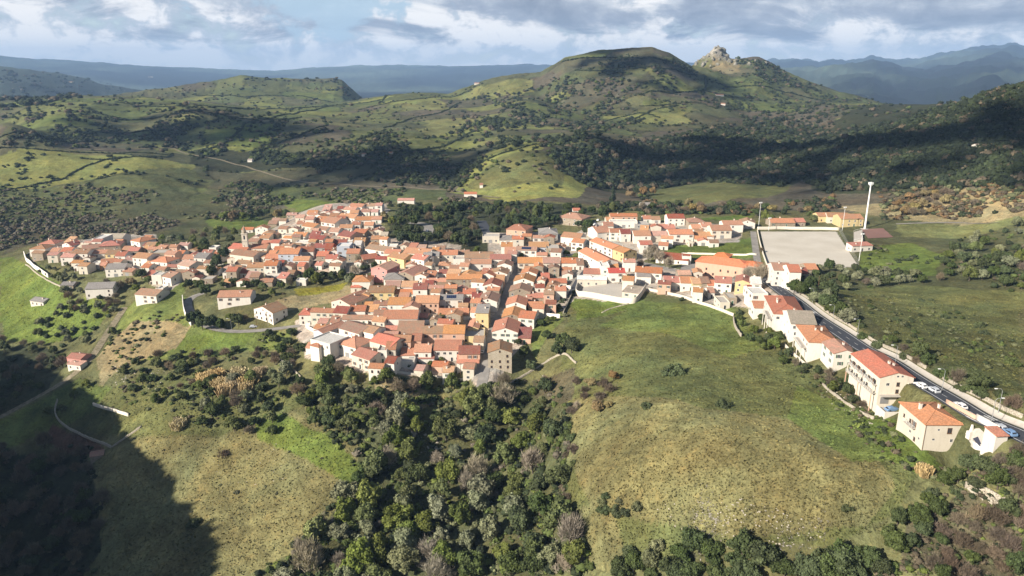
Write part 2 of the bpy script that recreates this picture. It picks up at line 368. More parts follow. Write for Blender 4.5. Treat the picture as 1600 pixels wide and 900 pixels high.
# ---------------- land cover ----------------
COL = dict(
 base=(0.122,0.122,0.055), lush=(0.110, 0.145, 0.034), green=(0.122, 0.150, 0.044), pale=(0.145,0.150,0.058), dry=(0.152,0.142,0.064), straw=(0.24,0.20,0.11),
 brown=(0.088,0.080,0.048), wood=(0.045,0.050,0.026), scrub=(0.082,0.086,0.040), pave=(0.35,0.31,0.265), earth=(0.20,0.155,0.105), rock=(0.33,0.30,0.25),
 flower=(0.20, 0.185, 0.03), hillgreen=(0.090, 0.108, 0.046), hillbrown=(0.100,0.088,0.062), field=(0.112,0.120,0.046), sand=(0.40,0.36,0.31), bright=(0.215, 0.225, 0.070), far=(0.06,0.075,0.045), redearth=(0.13,0.075,0.05))
COVER = [
 # far and middle distance
 ('hillbrown', [(0,130),(860,105),(1100,100),(1600,120),(1600,300),(1300,330),(700,310),(0,300)]),
 ('green', [(0,165),(150,150),(330,165),(260,190),(100,215),(0,222)]),
 ('hillgreen', [(150,150),(330,128),(560,126),(570,160),(440,200),(330,180)]),
 ('hillgreen', [(100,215),(260,190),(440,200),(520,195),(500,232),(330,240),(180,232)]),
 ('green', [(345,125),(540,128),(560,150),(470,165),(380,160)]),
 ('lush', [(370,195),(470,188),(480,205),(400,235),(330,238),(300,230)]),
 ('green', [(560,160),(640,140),(745,132),(720,155),(640,162),(560,172),(500,182)]),
 ('hillbrown', [(400,235),(480,205),(520,240),(500,250),(440,248)]),
 ('lush', [(500,245),(560,228),(600,232),(560,256),(505,262)]),
 ('hillbrown', [(470,180),(560,172),(700,160),(690,190),(600,200),(500,200)]),
 ('green', [(600,225),(690,210),(760,185),(770,215),(700,245),(640,240)]),
 ('scrub', [(690,155),(860,130),(960,150),(1000,200),(880,230),(780,235),(760,180)]),
 ('hillgreen', [(860,110),(900,92),(980,80),(1040,85),(1060,108),(1000,120),(880,128)]),
 ('green', [(1000,135),(1060,118),(1110,120),(1100,140),(1040,148),(1010,150)]),
 ('lush', [(1000,158),(1070,150),(1075,160),(1010,164)]),
 ('green', [(1020,168),(1080,163),(1085,174),(1030,178)]),
 ('hillgreen', [(1100,115),(1180,100),(1230,120),(1300,150),(1260,175),(1110,160)]),
 ('green', [(1120,120),(1200,115),(1280,145),(1240,160),(1130,145)]),
 ('hillgreen', [(1290,150),(1400,150),(1440,175),(1380,190),(1300,180)]),
 ('straw', [(1085,100),(1110,76),(1140,80),(1150,90),(1195,92),(1160,112),(1110,112)]),
 ('field', [(870,215),(930,200),(1000,170),(1040,185),(1020,205),(940,225),(880,222)]),
 ('green', [(930,198),(1000,172),(1010,180),(960,200)]),
 ('wood', [(860,235),(930,225),(1060,215),(1200,185),(1300,200),(1290,260),(1230,290),(1020,300),(920,290),(870,262)]),
 ('hillgreen', [(1080,205),(1200,205),(1230,225),(1180,240),(1090,225)]),
 ('wood', [(1300,200),(1480,155),(1600,130),(1600,290),(1480,300),(1280,300),(1240,260)]),
 ('field', [(1330,240),(1440,228),(1470,236),(1440,250),(1340,256)]),
 ('hillbrown', [(1420,258),(1480,250),(1560,262),(1600,250),(1600,300),(1500,300)]),
 ('wood', [(470,235),(600,240),(700,245),(760,240),(720,290),(600,280),(500,272)]),
 ('wood', [(300,235),(480,236),(480,262),(300,258)]),
 ('bright', [(770,230),(850,222),(840,240),(870,262),(920,292),(905,310),(800,315),(705,300),(740,262)]),
 ('pale', [(780,245),(850,238),(880,270),(880,290),(760,300),(730,290)]),
 ('field', [(1010,300),(1110,280),(1240,288),(1220,305),(1100,320),(1020,316)]),
 # hillside beyond the west quarter
 ('bright', [(0,242),(130,240),(240,245),(290,258),(240,275),(130,282),(0,302)]),
 ('bright', [(130,262),(180,250),(250,250),(310,258),(280,272),(180,280),(100,284)]),
 ('pale', [(0,300),(130,284),(290,262),(330,285),(300,310),(120,320),(0,330)]),
 ('scrub', [(0,310),(300,300),(420,300),(430,340),(350,370),(200,380),(40,385),(0,400)]),
 ('brown', [(0,345),(200,340),(290,350),(200,372),(60,378),(0,398)]),
 ('lush', [(320,340),(400,338),(430,350),(370,358),(330,352)]),
 ('lush', [(420,305),(500,312),(560,320),(490,330),(440,322)]),
 ('hillgreen', [(400,285),(700,295),(700,312),(560,315),(420,305)]),
 ('wood', [(620,325),(740,318),(900,320),(950,330),(880,345),(760,395),(640,385),(610,360)]),
 ('lush', [(1040,388),(1100,378),(1175,372),(1180,402),(1040,402)]),
 ('lush', [(1050,345),(1160,330),(1180,332),(1160,342)]),
 # right side
 ('scrub', [(1130,335),(1600,300),(1600,640),(1500,610),(1250,450),(1350,420),(1300,340)]),
 ('pale', [(1400,350),(1560,345),(1600,330),(1600,350),(1500,372),(1410,368)]),
 ('straw', [(1300,320),(1500,300),(1600,295),(1600,340),(1400,345)]),
 ('lush', [(1345,390),(1420,378),(1470,400),(1465,430),(1400,440),(1345,425)]),
 ('field', [(1290,450),(1400,445),(1600,455),(1600,640),(1530,600),(1400,530)]),
 ('scrub', [(1460,380),(1600,350),(1600,450),(1480,440)]),
 # main field
 ('field', [(890,480),(960,455),(1150,478),(1180,520),(1290,600),(1380,650),(1420,700),(1440,740),(1400,800),(1300,860),(1100,860),(960,890),(870,890),(870,700),(850,640),(880,560)]),
 ('lush', [(885,465),(960,460),(1010,470),(960,490),(900,500)]),
 ('green', [(1000,468),(1140,480),(1190,540),(1140,560),(1040,520),(940,510)]),
 ('dry', [(900,620),(1100,640),(1300,660),(1400,760),(1350,830),(1150,850),(920,800),(880,700)]),
 ('green', [(1240,600),(1330,630),(1390,680),(1400,720),(1330,720),(1230,650)]),
 ('lush', [(1350,640),(1400,660),(1450,706),(1540,700),(1520,730),(1440,745),(1390,720),(1330,660)]),
 ('brown', [(1420,790),(1520,760),(1600,800),(1600,900),(1400,900)]),
 ('dry', [(860,810),(960,810),(990,900),(880,900)]),
 ('scrub', [(770,590),(870,590),(900,640),(880,760),(890,900),(400,900),(470,840),(550,740),(500,660),(460,620),(560,600),(640,610)]),
 ('brown', [(830,590),(900,570),(900,620),(850,640)]),
 # left
 ('dry', [(160,690),(320,660),(430,640),(560,700),(540,780),(470,850),(380,900),(150,900),(140,760)]),
 ('lush', [(430,650),(520,690),(560,730),(540,760),(480,720),(400,690),(390,640)]),
 ('field', [(150,620),(230,580),(330,590),(470,600),(480,640),(330,690),(200,690),(100,660)]),
 ('lush', [(0,400),(40,410),(90,440),(110,470),(180,480),(150,520),(60,540),(0,530)]),
 
 ('green', [(190,480),(290,440),(300,480),(330,520),(460,520),(440,545),(300,560),(180,560)]),
 ('lush', [(270,520),(400,522),(380,545),(260,545)]),
 ('straw', [(210,500),(300,505),(280,540),(190,570),(160,600),(150,560)]),
 ('wood', [(0,540),(90,550),(100,570),(60,620),(0,650)]),
 ('green', [(0,655),(120,590),(180,600),(150,640),(60,680),(0,700)]),
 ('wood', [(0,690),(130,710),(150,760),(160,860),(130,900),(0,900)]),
 ('redearth', [(85,660),(150,690),(165,710),(110,715),(70,690)]),
 ('straw', [(430,470),(490,455),(540,445),(560,460),(470,480),(430,490)]),
 ('flower', [(460,452),(540,440),(530,452),(470,462)]),
 ('straw', [(590,600),(660,605),(700,620),(640,640),(590,620)]),
 # paved village ground between the houses
 ('pave', [(560,470),(640,430),(700,395),(860,395),(900,430),(895,470),(800,560),(775,600),(745,600),(730,575),(600,585),(480,560),(462,500),(540,478)]),
 ('pave', [(350,400),(460,335),(520,318),(600,316),(605,370),(720,385),(700,420),(560,425),(500,430),(360,425)]),
 ('pave', [(42,395),(100,378),(240,365),(260,395),(340,398),(345,415),(300,430),(270,450),(180,425),(60,405)]),
 ('pave', [(760,365),(860,362),(890,370),(940,345),(1160,350),(1150,378),(1040,385),(1000,410),(1180,430),(1190,440),(1240,490),(1200,480),(1000,452),(940,470),(890,465),(880,420),(760,400)]),
 ('sand', [(1190,362),(1307,362),(1340,418),(1200,415)]),
 ('green', [(700,450),(860,455),(880,500),(840,560),(830,520),(860,480)]),
]
gr = np.hypot(GX, GY)
ALB = np.empty(GX.shape+(3,)); ALB[:] = COL['base']
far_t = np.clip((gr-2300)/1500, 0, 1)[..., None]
wob = np.clip(gr*0.010, 1.2, 30)
WX = GX + fbm(GX+70, GY, 38, 4)*wob; WY = GY + fbm(GX, GY+310, 38, 4)*wob*1.6
def inside(poly, X, Y):
    ins = np.zeros(X.shape, bool); m = len(poly)
    for i in range(m):
        (x0, y0), (x1, y1) = poly[i], poly[(i+1) % m]
        if y0 == y1: continue
        c = ((y0 > Y) != (y1 > Y)); ins ^= c & (X < (x1-x0)*(Y-y0)/(y1-y0)+x0)
    return ins
def paint(poly, colr, a=1.0, sharp=False):
    poly = [(p[0], p[1]) for p in poly]; xs, ys = zip(*poly)
    X, Y = (GX, GY) if sharp else (WX, WY)
    pad = 0 if sharp else 40
    rr = [math.hypot(*p) for p in poly]; aa = [math.atan2(*p) for p in poly]
    i0, i1 = np.searchsorted(LA, [min(aa)-0.03, max(aa)+0.03]); j0, j1 = np.searchsorted(LR, [min(rr)*0.7, max(rr)*1.2+pad])
    s = (slice(i0, i1), slice(j0, j1)); m = inside(poly, X[s], Y[s])
    t = ALB[s]; t[m] = t[m]*(1-a)+np.array(colr)*a
for nm, px in COVER:
    pl = hits(px)
    if len(pl) > 2: paint(pl, COL[nm], sharp=(nm == 'sand'))
# patchwork of small fields over the far slopes
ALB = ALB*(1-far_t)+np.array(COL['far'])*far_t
pn = vnoise(GX/160+3, GY/260)+0.5*vnoise(GX/60, GY/100+9)
patch = np.clip((pn-0.85)*6, 0, 1)[..., None]*np.clip((gr-1000)/800, 0, 1)[..., None]*0.35
ALB = ALB*(1-patch)+np.array(COL['hillgreen'])*patch
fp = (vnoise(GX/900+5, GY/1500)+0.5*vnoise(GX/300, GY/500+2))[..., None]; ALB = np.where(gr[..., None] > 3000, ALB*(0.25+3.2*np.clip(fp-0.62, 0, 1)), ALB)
# parcels of pasture and fallow bounded by hedges
def parcels(X, Y, s=125.0):
    a, b = X/s*1.0+0.3*Y/s, Y/(s*0.75); xi, yi = np.floor(a).astype(int), np.floor(b).astype(int); d1 = np.full(X.shape, 9.0); d2 = d1.copy(); idv = np.zeros(X.shape)
    for i_ in (-1, 0, 1):
        for j_ in (-1, 0, 1):
            cx, cyy = xi+i_, yi+j_; jx = _perm[cx & 255, cyy & 255]; jy = _perm[(cx+91) & 255, (cyy+37) & 255]
            d = np.maximum(np.abs(cx+0.5+(jx-0.5)*0.8-a), np.abs(cyy+0.5+(jy-0.5)*0.8-b)); m = d < d1
            d2 = np.where(m, d1, np.minimum(d2, d)); idv = np.where(m, _perm[(cx*7+13) & 255, (cyy*5+3) & 255], idv); d1 = np.where(m, d, d1)
    return idv, d2-d1
pid, pedge = parcels(GX+fbm(GX, GY, 90, 3)*25, GY+fbm(GX+50, GY, 90, 3)*25)
pc_ = np.array([COL['green'], COL['hillbrown'], COL['hillgreen'], COL['bright'], COL['hillbrown'], COL['pale'], COL['scrub'], COL['hillgreen']])[np.minimum((pid*8).astype(int), 7)]*1.2
pw = (np.clip((gr-880)/150, 0, 1)*np.clip((3600-gr)/600, 0, 1)*0.58)[..., None]; pw = pw*(ALB.sum(-1, keepdims=True) > 0.17)*(ALB.sum(-1, keepdims=True) < 0.40)
ALB = ALB*(1-pw)+pc_*pw
ALB = np.where((pedge[..., None] < 0.035) & (pw > 0.2), ALB*0.55, ALB)
# uneven growth
g1 = fbm(GX, GY, 30, 5, 0.6)[..., None]; g2 = fbm(GX+500, GY-200, 6, 4, 0.7)[..., None]
ALB = ALB*(1+0.55*g1+0.42*g2*np.clip(1-(gr-300)/900, 0.2, 1)[..., None])
hue = fbm(GX-900, GY+40, 18, 4, 0.6)[..., None]
ALB = ALB*(1+hue*np.array([0.16, 0.0, -0.10]))
ALB = ALB*(1-0.22*np.clip((gr[..., None]-600)/500, 0, 1)); ALB = np.where(gr[..., None] > 4000, ALB*np.array([0.75, 0.80, 0.95]), ALB)  # ground darkened with distance; haze blue of the far ranges put into the colour
# steep ground shows rock and bare soil
ALB = np.clip(ALB, 0.01, 0.6)
# rocky patches in the main field and on the crag (mask for the shader)
MASK = np.zeros(GX.shape)
def blotch(u, v, ru, a=1.0):
    global MASK
    p = hit(u, v)
    if p is None: return
    d = np.hypot(p[0], p[1]); R = ru*d/F*1.1
    MASK = np.maximum(MASK, a*0.72*np.clip(1.3-np.hypot(GX-p[0], (GY-p[1])*0.55)/R, 0, 1))
for b in [(1100,820,60,1),(1180,790,50,.8),(1280,840,60,.9),(1050,800,40,.7),(950,720,40,.5),(940,770,40,.6),(1040,760,30,.5),(1230,860,45,.9),(1130,750,40,.4),(900,700,25,.6),(640,680,22,1),(670,700,20,.9),(200,590,20,1),(240,600,20,.8),(1000,850,30,.6),(860,860,25,1.2),(830,880,18,1.2),(650,740,10,.8),(1330,800,40,.4),(990,690,40,.3),(180,560,20,.5),(760,640,14,.9)]: blotch(*b)
u_, v_, _ = project(np.stack([GX, GY, GZ], -1))
MASK = np.maximum(MASK, np.exp(-((u_-1120)/36)**2)*np.clip(1.3-np.abs(gr-2235)/90, 0, 1)*1.1)
def ground_material():
    m = bpy.data.materials.new('ground'); m.use_nodes = True; w = NT(m.node_tree); b = w.n['Principled BSDF']
    pos = w('ShaderNodeNewGeometry').outputs['Position']
    att = w('ShaderNodeVertexColor', dict(layer_name='tint')).outputs[0]; msk = w('ShaderNodeVertexColor', dict(layer_name='mask')).outputs[0]
    n1 = w.noise(pos, 0.9, 5.0, 0.7); n2 = w.noise(pos, 0.14, 5.0, 0.65, 0.6); n3 = w.noise(pos, 3.5, 3.0, 0.7)
    t = w.math('ADD', w.math('MULTIPLY', n1, 0.9), w.math('MULTIPLY', n2, 0.9)); t = w.math('ADD', t, w.math('MULTIPLY', n3, 0.5))
    k = w('ShaderNodeMapRange', None, Value=t, **{'From__Min': 0.75, 'From__Max': 1.6, 'To__Min': 0.35, 'To__Max': 1.75}).outputs[0]
    kc = w('ShaderNodeCombineXYZ', None, X=k, Y=k, Z=k)
    col = w.mix(1.0, att, kc.outputs[0], 'MULTIPLY')
    # straw-coloured and dark tufts
    tuft = w.math('GREATER_THAN', w.noise(pos, 1.7, 4.0, 0.75), 0.63)
    col = w.mix(w.math('MULTIPLY', tuft, 0.45), col, (0.035, 0.042, 0.018))
    dry = w('ShaderNodeMapRange', dict(clamp=True), Value=w.noise(pos, 0.32, 6.0, 0.72, 0.4), **{'From__Min': 0.52, 'From__Max': 0.72}).outputs[0]
    col = w.mix(w.math('MULTIPLY', dry, 0.40), col, w.mix(1.0, col, (1.9, 1.45, 1.15), 'MULTIPLY'))
    # trodden lines and cracks between the tufts
    vo = w('ShaderNodeTexVoronoi', dict(feature='DISTANCE_TO_EDGE'), Vector=w('ShaderNodeVectorMath', dict(operation='ADD'), _0=pos, _1=w('ShaderNodeVectorMath', dict(operation='SCALE'), _0=w('ShaderNodeTexNoise', None, Vector=pos, Scale=0.06, Detail=4.0).outputs['Color'], Scale=26.0).outputs[0]).outputs[0], Scale=0.055)
    crack = w('ShaderNodeMapRange', dict(clamp=True), Value=vo.outputs['Distance'], **{'From__Min': 0.004, 'From__Max': 0.022, 'To__Min': 0.55, 'To__Max': 0.0}).outputs[0]
    col = w.mix(w.math('MULTIPLY', crack, w.math('GREATER_THAN', n2, 0.5)), col, (0.040, 0.042, 0.020))
    # pale limestone showing through
    rk = w.math('MULTIPLY', msk, 1.0)
    rn = w.noise(pos, 0.75, 6.0, 0.8, 0.3)
    rk = w('ShaderNodeMapRange', dict(clamp=True), Value=w.math('ADD', w.math('MULTIPLY', rk, 0.42), w.math('MULTIPLY', rn, 0.9)), **{'From__Min': 0.77, 'From__Max': 0.83}).outputs[0]
    rcol = w.ramp(w.noise(pos, 2.2, 4.0, 0.7), [(0.3, (0.16, 0.14, 0.11)), (0.6, (0.42, 0.39, 0.34))])
    col = w.mix(w.math('MULTIPLY', rk, w.math('GREATER_THAN', msk, 0.03)), col, rcol)
    w.set(b.inputs['Base Color'], col); b.inputs['Roughness'].default_value = 0.95; b.inputs['Specular IOR Level'].default_value = 0.1
    bm_ = w('ShaderNodeBump', None, Strength=0.9, Distance=0.5, Height=w.math('ADD', n1, w.math('MULTIPLY', rk, 0.5)))
    bm2 = w('ShaderNodeBump', None, Strength=0.6, Distance=2.5, Height=n2); w.set(bm2.inputs['Normal'], bm_.outputs[0])
    w.set(b.inputs['Normal'], bm2.outputs[0])
    return m
M = {}
M['ground'] = ground_material()
def build_ground():
    i, j = np.meshgrid(np.arange(len(LA)-1), np.arange(len(LR)-1), indexing='ij'); w = len(LR)
    f = np.stack([i*w+j, i*w+j+1, (i+1)*w+j+1, (i+1)*w+j], -1).reshape(-1, 4)
    # close the ring behind the drone
    j = np.arange(w-1); a = (len(LA)-1)*w
    f = np.concatenate([f, np.stack([a+j, a+j+1, j+1, j], -1)])
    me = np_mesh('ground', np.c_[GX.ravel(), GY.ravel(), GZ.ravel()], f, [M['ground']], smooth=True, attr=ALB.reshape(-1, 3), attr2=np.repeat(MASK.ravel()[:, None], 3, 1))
    tag(link_mesh('ground', me), kind='structure')
build_ground()
# ---------------- air ----------------
def haze():
    me = bpy.data.meshes.new('haze'); zt = 520.0; zb = float(GZ.min())-60
    X0, X1, Y0, Y1 = -16000, 16000, -3000, 19000
    vs_ = [(x, y, z) for z in (zb, zt) for x, y in ((X0, Y0), (X1, Y0), (X1, Y1), (X0, Y1))]
    me.from_pydata(vs_, [], [(0, 3, 2, 1), (4, 5, 6, 7), (0, 1, 5, 4), (1, 2, 6, 5), (2, 3, 7, 6), (3, 0, 4, 7)])
    m = bpy.data.materials.new('haze'); m.use_nodes = True; w = NT(m.node_tree); w.n.clear(); out = w('ShaderNodeOutputMaterial')
    pv = w('ShaderNodeVolumePrincipled', None, Color=(0.40, 0.63, 1.0, 1), Density=HAZE, Anisotropy=0.0); w.l.new(pv.outputs[0], out.inputs['Volume'])
    me.materials.append(m); tag(link_mesh('haze', me), kind='stuff')
HAZE = 6.6e-5
haze()
# ---------------- building materials ----------------
def principled(name, build=None, col=(0.5, 0.5, 0.5), rough=0.8, spec=0.3, metal=0.0):
    m = bpy.data.materials.new(name); m.use_nodes = True; w = NT(m.node_tree); b = w.n['Principled BSDF']
    b.inputs['Base Color'].default_value = (*col, 1); b.inputs['Roughness'].default_value = rough
    b.inputs['Specular IOR Level'].default_value = spec; b.inputs['Metallic'].default_value = metal
    if build: build(w, b)
    return m
def roof_mat(name, col, worn=0.5, lichen=(0.22, 0.20, 0.15)):
    def f(w, b):
        uv = w('ShaderNodeUVMap', dict(uv_map='UVMap')).outputs[0]
        info = w('ShaderNodeObjectInfo').outputs['Random']; pos = w('ShaderNodeNewGeometry').outputs['Position']
        sep = w('ShaderNodeSeparateXYZ', None, Vector=uv)
        rows = w.math('ABSOLUTE', w.math('SINE', w.math('MULTIPLY', sep.outputs[0], PI/0.36)))      # pantile corrugation
        step = w.math('FRACT', w.math('MULTIPLY', sep.outputs[1], 2.6))                              # courses
        n1 = w.noise(pos, 0.45, 5.0, 0.7); n2 = w.noise(pos, 3.2, 4.0, 0.75)
        cell = w('ShaderNodeTexWhiteNoise', dict(noise_dimensions='2D')); q = w('ShaderNodeVectorMath', dict(operation='SNAP'), _0=uv, _1=(0.36, 0.385, 1)); w.set(cell.inputs['Vector'], q.outputs[0])
        hsv = w('ShaderNodeHueSaturation', None, Color=(*col, 1), Value=w.math('ADD', 0.80, w.math('MULTIPLY', info, 0.4)), Hue=w.math('ADD', 0.488, w.math('MULTIPLY', w.math('FRACT', w.math('MULTIPLY', info, 7.31)), 0.026)), Saturation=w.math('ADD', 0.90, w.math('MULTIPLY', w.math('FRACT', w.math('MULTIPLY', info, 3.77)), 0.25)))
        k = w.math('ADD', 0.48, w.math('ADD', w.math('MULTIPLY', cell.outputs[0], 0.42), w.math('ADD', w.math('MULTIPLY', rows, 0.20), w.math('MULTIPLY', n2, 0.50))))
        kk = w('ShaderNodeCombineXYZ', None, X=k, Y=k, Z=k)
        c = w.mix(1.0, hsv.outputs[0], kk.outputs[0], 'MULTIPLY')
        wn = w('ShaderNodeMapRange', dict(clamp=True), Value=w.math('ADD', n1, w.math('MULTIPLY', n2, 0.35)), **{'From__Min': 0.55, 'From__Max': 0.80, 'To__Min': 0.0, 'To__Max': worn}).outputs[0]
        c = w.mix(wn, c, lichen)
        w.set(b.inputs['Base Color'], c); b.inputs['Roughness'].default_value = 0.85
        bp = w('ShaderNodeBump', None, Strength=0.8, Distance=0.08, Height=w.math('ADD', rows, w.math('MULTIPLY', step, 0.4))); w.set(b.inputs['Normal'], bp.outputs[0])
    return principled(name, f, spec=0.2)
ROOF = dict(
 o=(roof_mat('roof_orange', (0.43, 0.215, 0.122), 0.25), 'orange'), r=(roof_mat('roof_red', (0.40, 0.165, 0.108), 0.25), 'red'),
 b=(roof_mat('roof_brown', (0.30, 0.160, 0.105), 0.6), 'weathered brown'), t=(roof_mat('roof_terracotta', (0.37, 0.19, 0.12), 0.5), 'faded terracotta'),
 p=(roof_mat('roof_pink', (0.43, 0.24, 0.19), 0.4), 'pale pinkish'), g=(roof_mat('roof_grey', (0.22, 0.20, 0.19), 0.5, (0.28, 0.27, 0.25)), 'grey'),
 d=(roof_mat('roof_dark_red', (0.24, 0.075, 0.055), 0.3), 'dark red'), c=(roof_mat('roof_cream', (0.50, 0.44, 0.35), 0.4), 'cream'), v=(roof_mat('roof_vivid', (0.52, 0.085, 0.035), 0.1), 'vivid red'),
 O=(roof_mat('roof_bright', (0.52, 0.165, 0.070), 0.05), 'bright orange'), s=(roof_mat('roof_stone', (0.33, 0.28, 0.23), 0.6), 'stone-coloured'), w=(roof_mat('roof_white', (0.62, 0.60, 0.56), 0.3, (0.4, 0.38, 0.35)), 'white'))
def wall_mat(name, col, dirt=0.35, block=False):
    def f(w, b):
        pos = w('ShaderNodeNewGeometry').outputs['Position']; info = w('ShaderNodeObjectInfo').outputs['Random']
        mp = w('ShaderNodeMapping', None, Vector=pos, Scale=(1.0, 1.0, 0.22))
        n1 = w.noise(mp, 0.9, 6.0, 0.7); n2 = w.noise(pos, 2.6, 4.0, 0.7)
        hsv = w('ShaderNodeHueSaturation', None, Color=(*col, 1), Value=w.math('ADD', 0.86, w.math('MULTIPLY', info, 0.2)))
        st = w('ShaderNodeMapRange', dict(clamp=True), Value=w.math('ADD', w.math('MULTIPLY', n1, 0.7), w.math('MULTIPLY', n2, 0.3)), **{'From__Min': 0.48, 'From__Max': 0.70, 'To__Min': 0.0, 'To__Max': dirt}).outputs[0]
        c = w.mix(st, hsv.outputs[0], w.mix(1.0, hsv.outputs[0], (0.48, 0.43, 0.37), 'MULTIPLY'))
        if block:
            br = w('ShaderNodeTexBrick', None, Scale=1.0, Color1=(1, 1, 1, 1), Color2=(0.72, 0.70, 0.66, 1), Mortar=(0.6, 0.58, 0.55, 1), **{'Brick__Width': 0.6, 'Row__Height': 0.28, 'Mortar__Size': 0.03})
            sp_ = w('ShaderNodeSeparateXYZ', None, Vector=pos); w.set(br.inputs['Vector'], w('ShaderNodeCombineXYZ', None, X=w.math('ADD', sp_.outputs[0], sp_.outputs[1]), Y=sp_.outputs[2]).outputs[0])
            c = w.mix(1.0, c, br.outputs[0], 'MULTIPLY')
        w.set(b.inputs['Base Color'], c)
    return principled(name, f, rough=0.9, spec=0.15)
WALL = dict(
 w=(wall_mat('plaster_white', (0.68, 0.635, 0.57)), 'white'), c=(wall_mat('plaster_cream', (0.60, 0.545, 0.455)), 'cream'), y=(wall_mat('plaster_yellow', (0.58, 0.46, 0.25)), 'yellow'),
 k=(wall_mat('plaster_peach', (0.58, 0.38, 0.28)), 'peach'), s=(wall_mat('stone_wall', (0.40, 0.34, 0.27), 0.5, True), 'bare stone'), g=(wall_mat('plaster_grey', (0.36, 0.35, 0.33)), 'grey'),
 l=(wall_mat('plaster_blue', (0.42, 0.46, 0.52)), 'pale blue'), a=(wall_mat('plaster_orange', (0.55, 0.30, 0.15)), 'orange'), m=(wall_mat('plaster_red', (0.42, 0.10, 0.07)), 'red'), P=(wall_mat('plaster_pink', (0.62, 0.30, 0.27)), 'pink'),
 S=(wall_mat('pale_stone', (0.52, 0.46, 0.37), 0.5, True), 'pale stone'), B=(wall_mat('brick_wall', (0.42, 0.27, 0.20), 0.4, True), 'brick'))
M['glass'] = principled('window_glass', col=(0.03, 0.035, 0.045), rough=0.12, spec=0.6)
M['frame'] = principled('white_frame', col=(0.62, 0.60, 0.56), rough=0.6)
M['brown'] = principled('brown_wood', col=(0.13, 0.07, 0.04), rough=0.7)
M['green_wood'] = principled('green_wood', col=(0.04, 0.10, 0.06), rough=0.6)
M['metal'] = principled('grey_metal', col=(0.45, 0.46, 0.47), rough=0.45, metal=0.6)
M['white_paint'] = principled('white_paint', col=(0.78, 0.78, 0.76), rough=0.5)
M['solar'] = principled('solar_cells', col=(0.02, 0.03, 0.07), rough=0.2, spec=0.7)
M['concrete'] = wall_mat('concrete', (0.42, 0.39, 0.35), 0.5)
def drystone(w, b):
    pos = w('ShaderNodeNewGeometry').outputs['Position']
    vo = w('ShaderNodeTexVoronoi', None, Vector=pos, Scale=2.6)
    c = w.ramp(w.math('ADD', w.math('MULTIPLY', vo.outputs['Distance'], 0.8), w.math('MULTIPLY', w.noise(pos, 1.3, 4, 0.7), 0.5)), [(0.25, (0.10, 0.085, 0.065)), (0.5, (0.30, 0.26, 0.20)), (0.8, (0.42, 0.38, 0.31))])
    w.set(b.inputs['Base Color'], c); bp = w('ShaderNodeBump', None, Strength=1.0, Distance=0.2, Height=vo.outputs['Distance']); w.set(b.inputs['Normal'], bp.outputs[0])
M['drystone'] = principled('dry_stone', drystone, rough=0.95, spec=0.1)
def asphalt(w, b):
    pos = w('ShaderNodeNewGeometry').outputs['Position']
    w.set(b.inputs['Base Color'], w.ramp(w.math('ADD', w.math('MULTIPLY', w.noise(pos, 0.35, 4, 0.6), 0.6), w.math('MULTIPLY', w.noise(pos, 6.0, 3, 0.7), 0.4)), [(0.3, (0.035, 0.040, 0.052)), (0.7, (0.065, 0.070, 0.082))]))
M['asphalt'] = principled('asphalt', asphalt, rough=0.9, spec=0.2)
def paleroad(w, b):
    pos = w('ShaderNodeNewGeometry').outputs['Position']
    w.set(b.inputs['Base Color'], w.ramp(w.math('ADD', w.math('MULTIPLY', w.noise(pos, 0.25, 5, 0.65), 0.7), w.math('MULTIPLY', w.noise(pos, 3.0, 3, 0.7), 0.3)), [(0.35, (0.17, 0.16, 0.15)), (0.65, (0.30, 0.28, 0.255))]))
M['paleroad'] = principled('worn_road', paleroad, rough=0.95, spec=0.1)
def track(w, b):
    pos = w('ShaderNodeNewGeometry').outputs['Position']
    w.set(b.inputs['Base Color'], w.ramp(w.noise(pos, 0.5, 5, 0.7), [(0.35, (0.13, 0.115, 0.07)), (0.6, (0.27, 0.23, 0.16))]))
M['track'] = principled('earth_track', track, rough=0.95, spec=0.1)

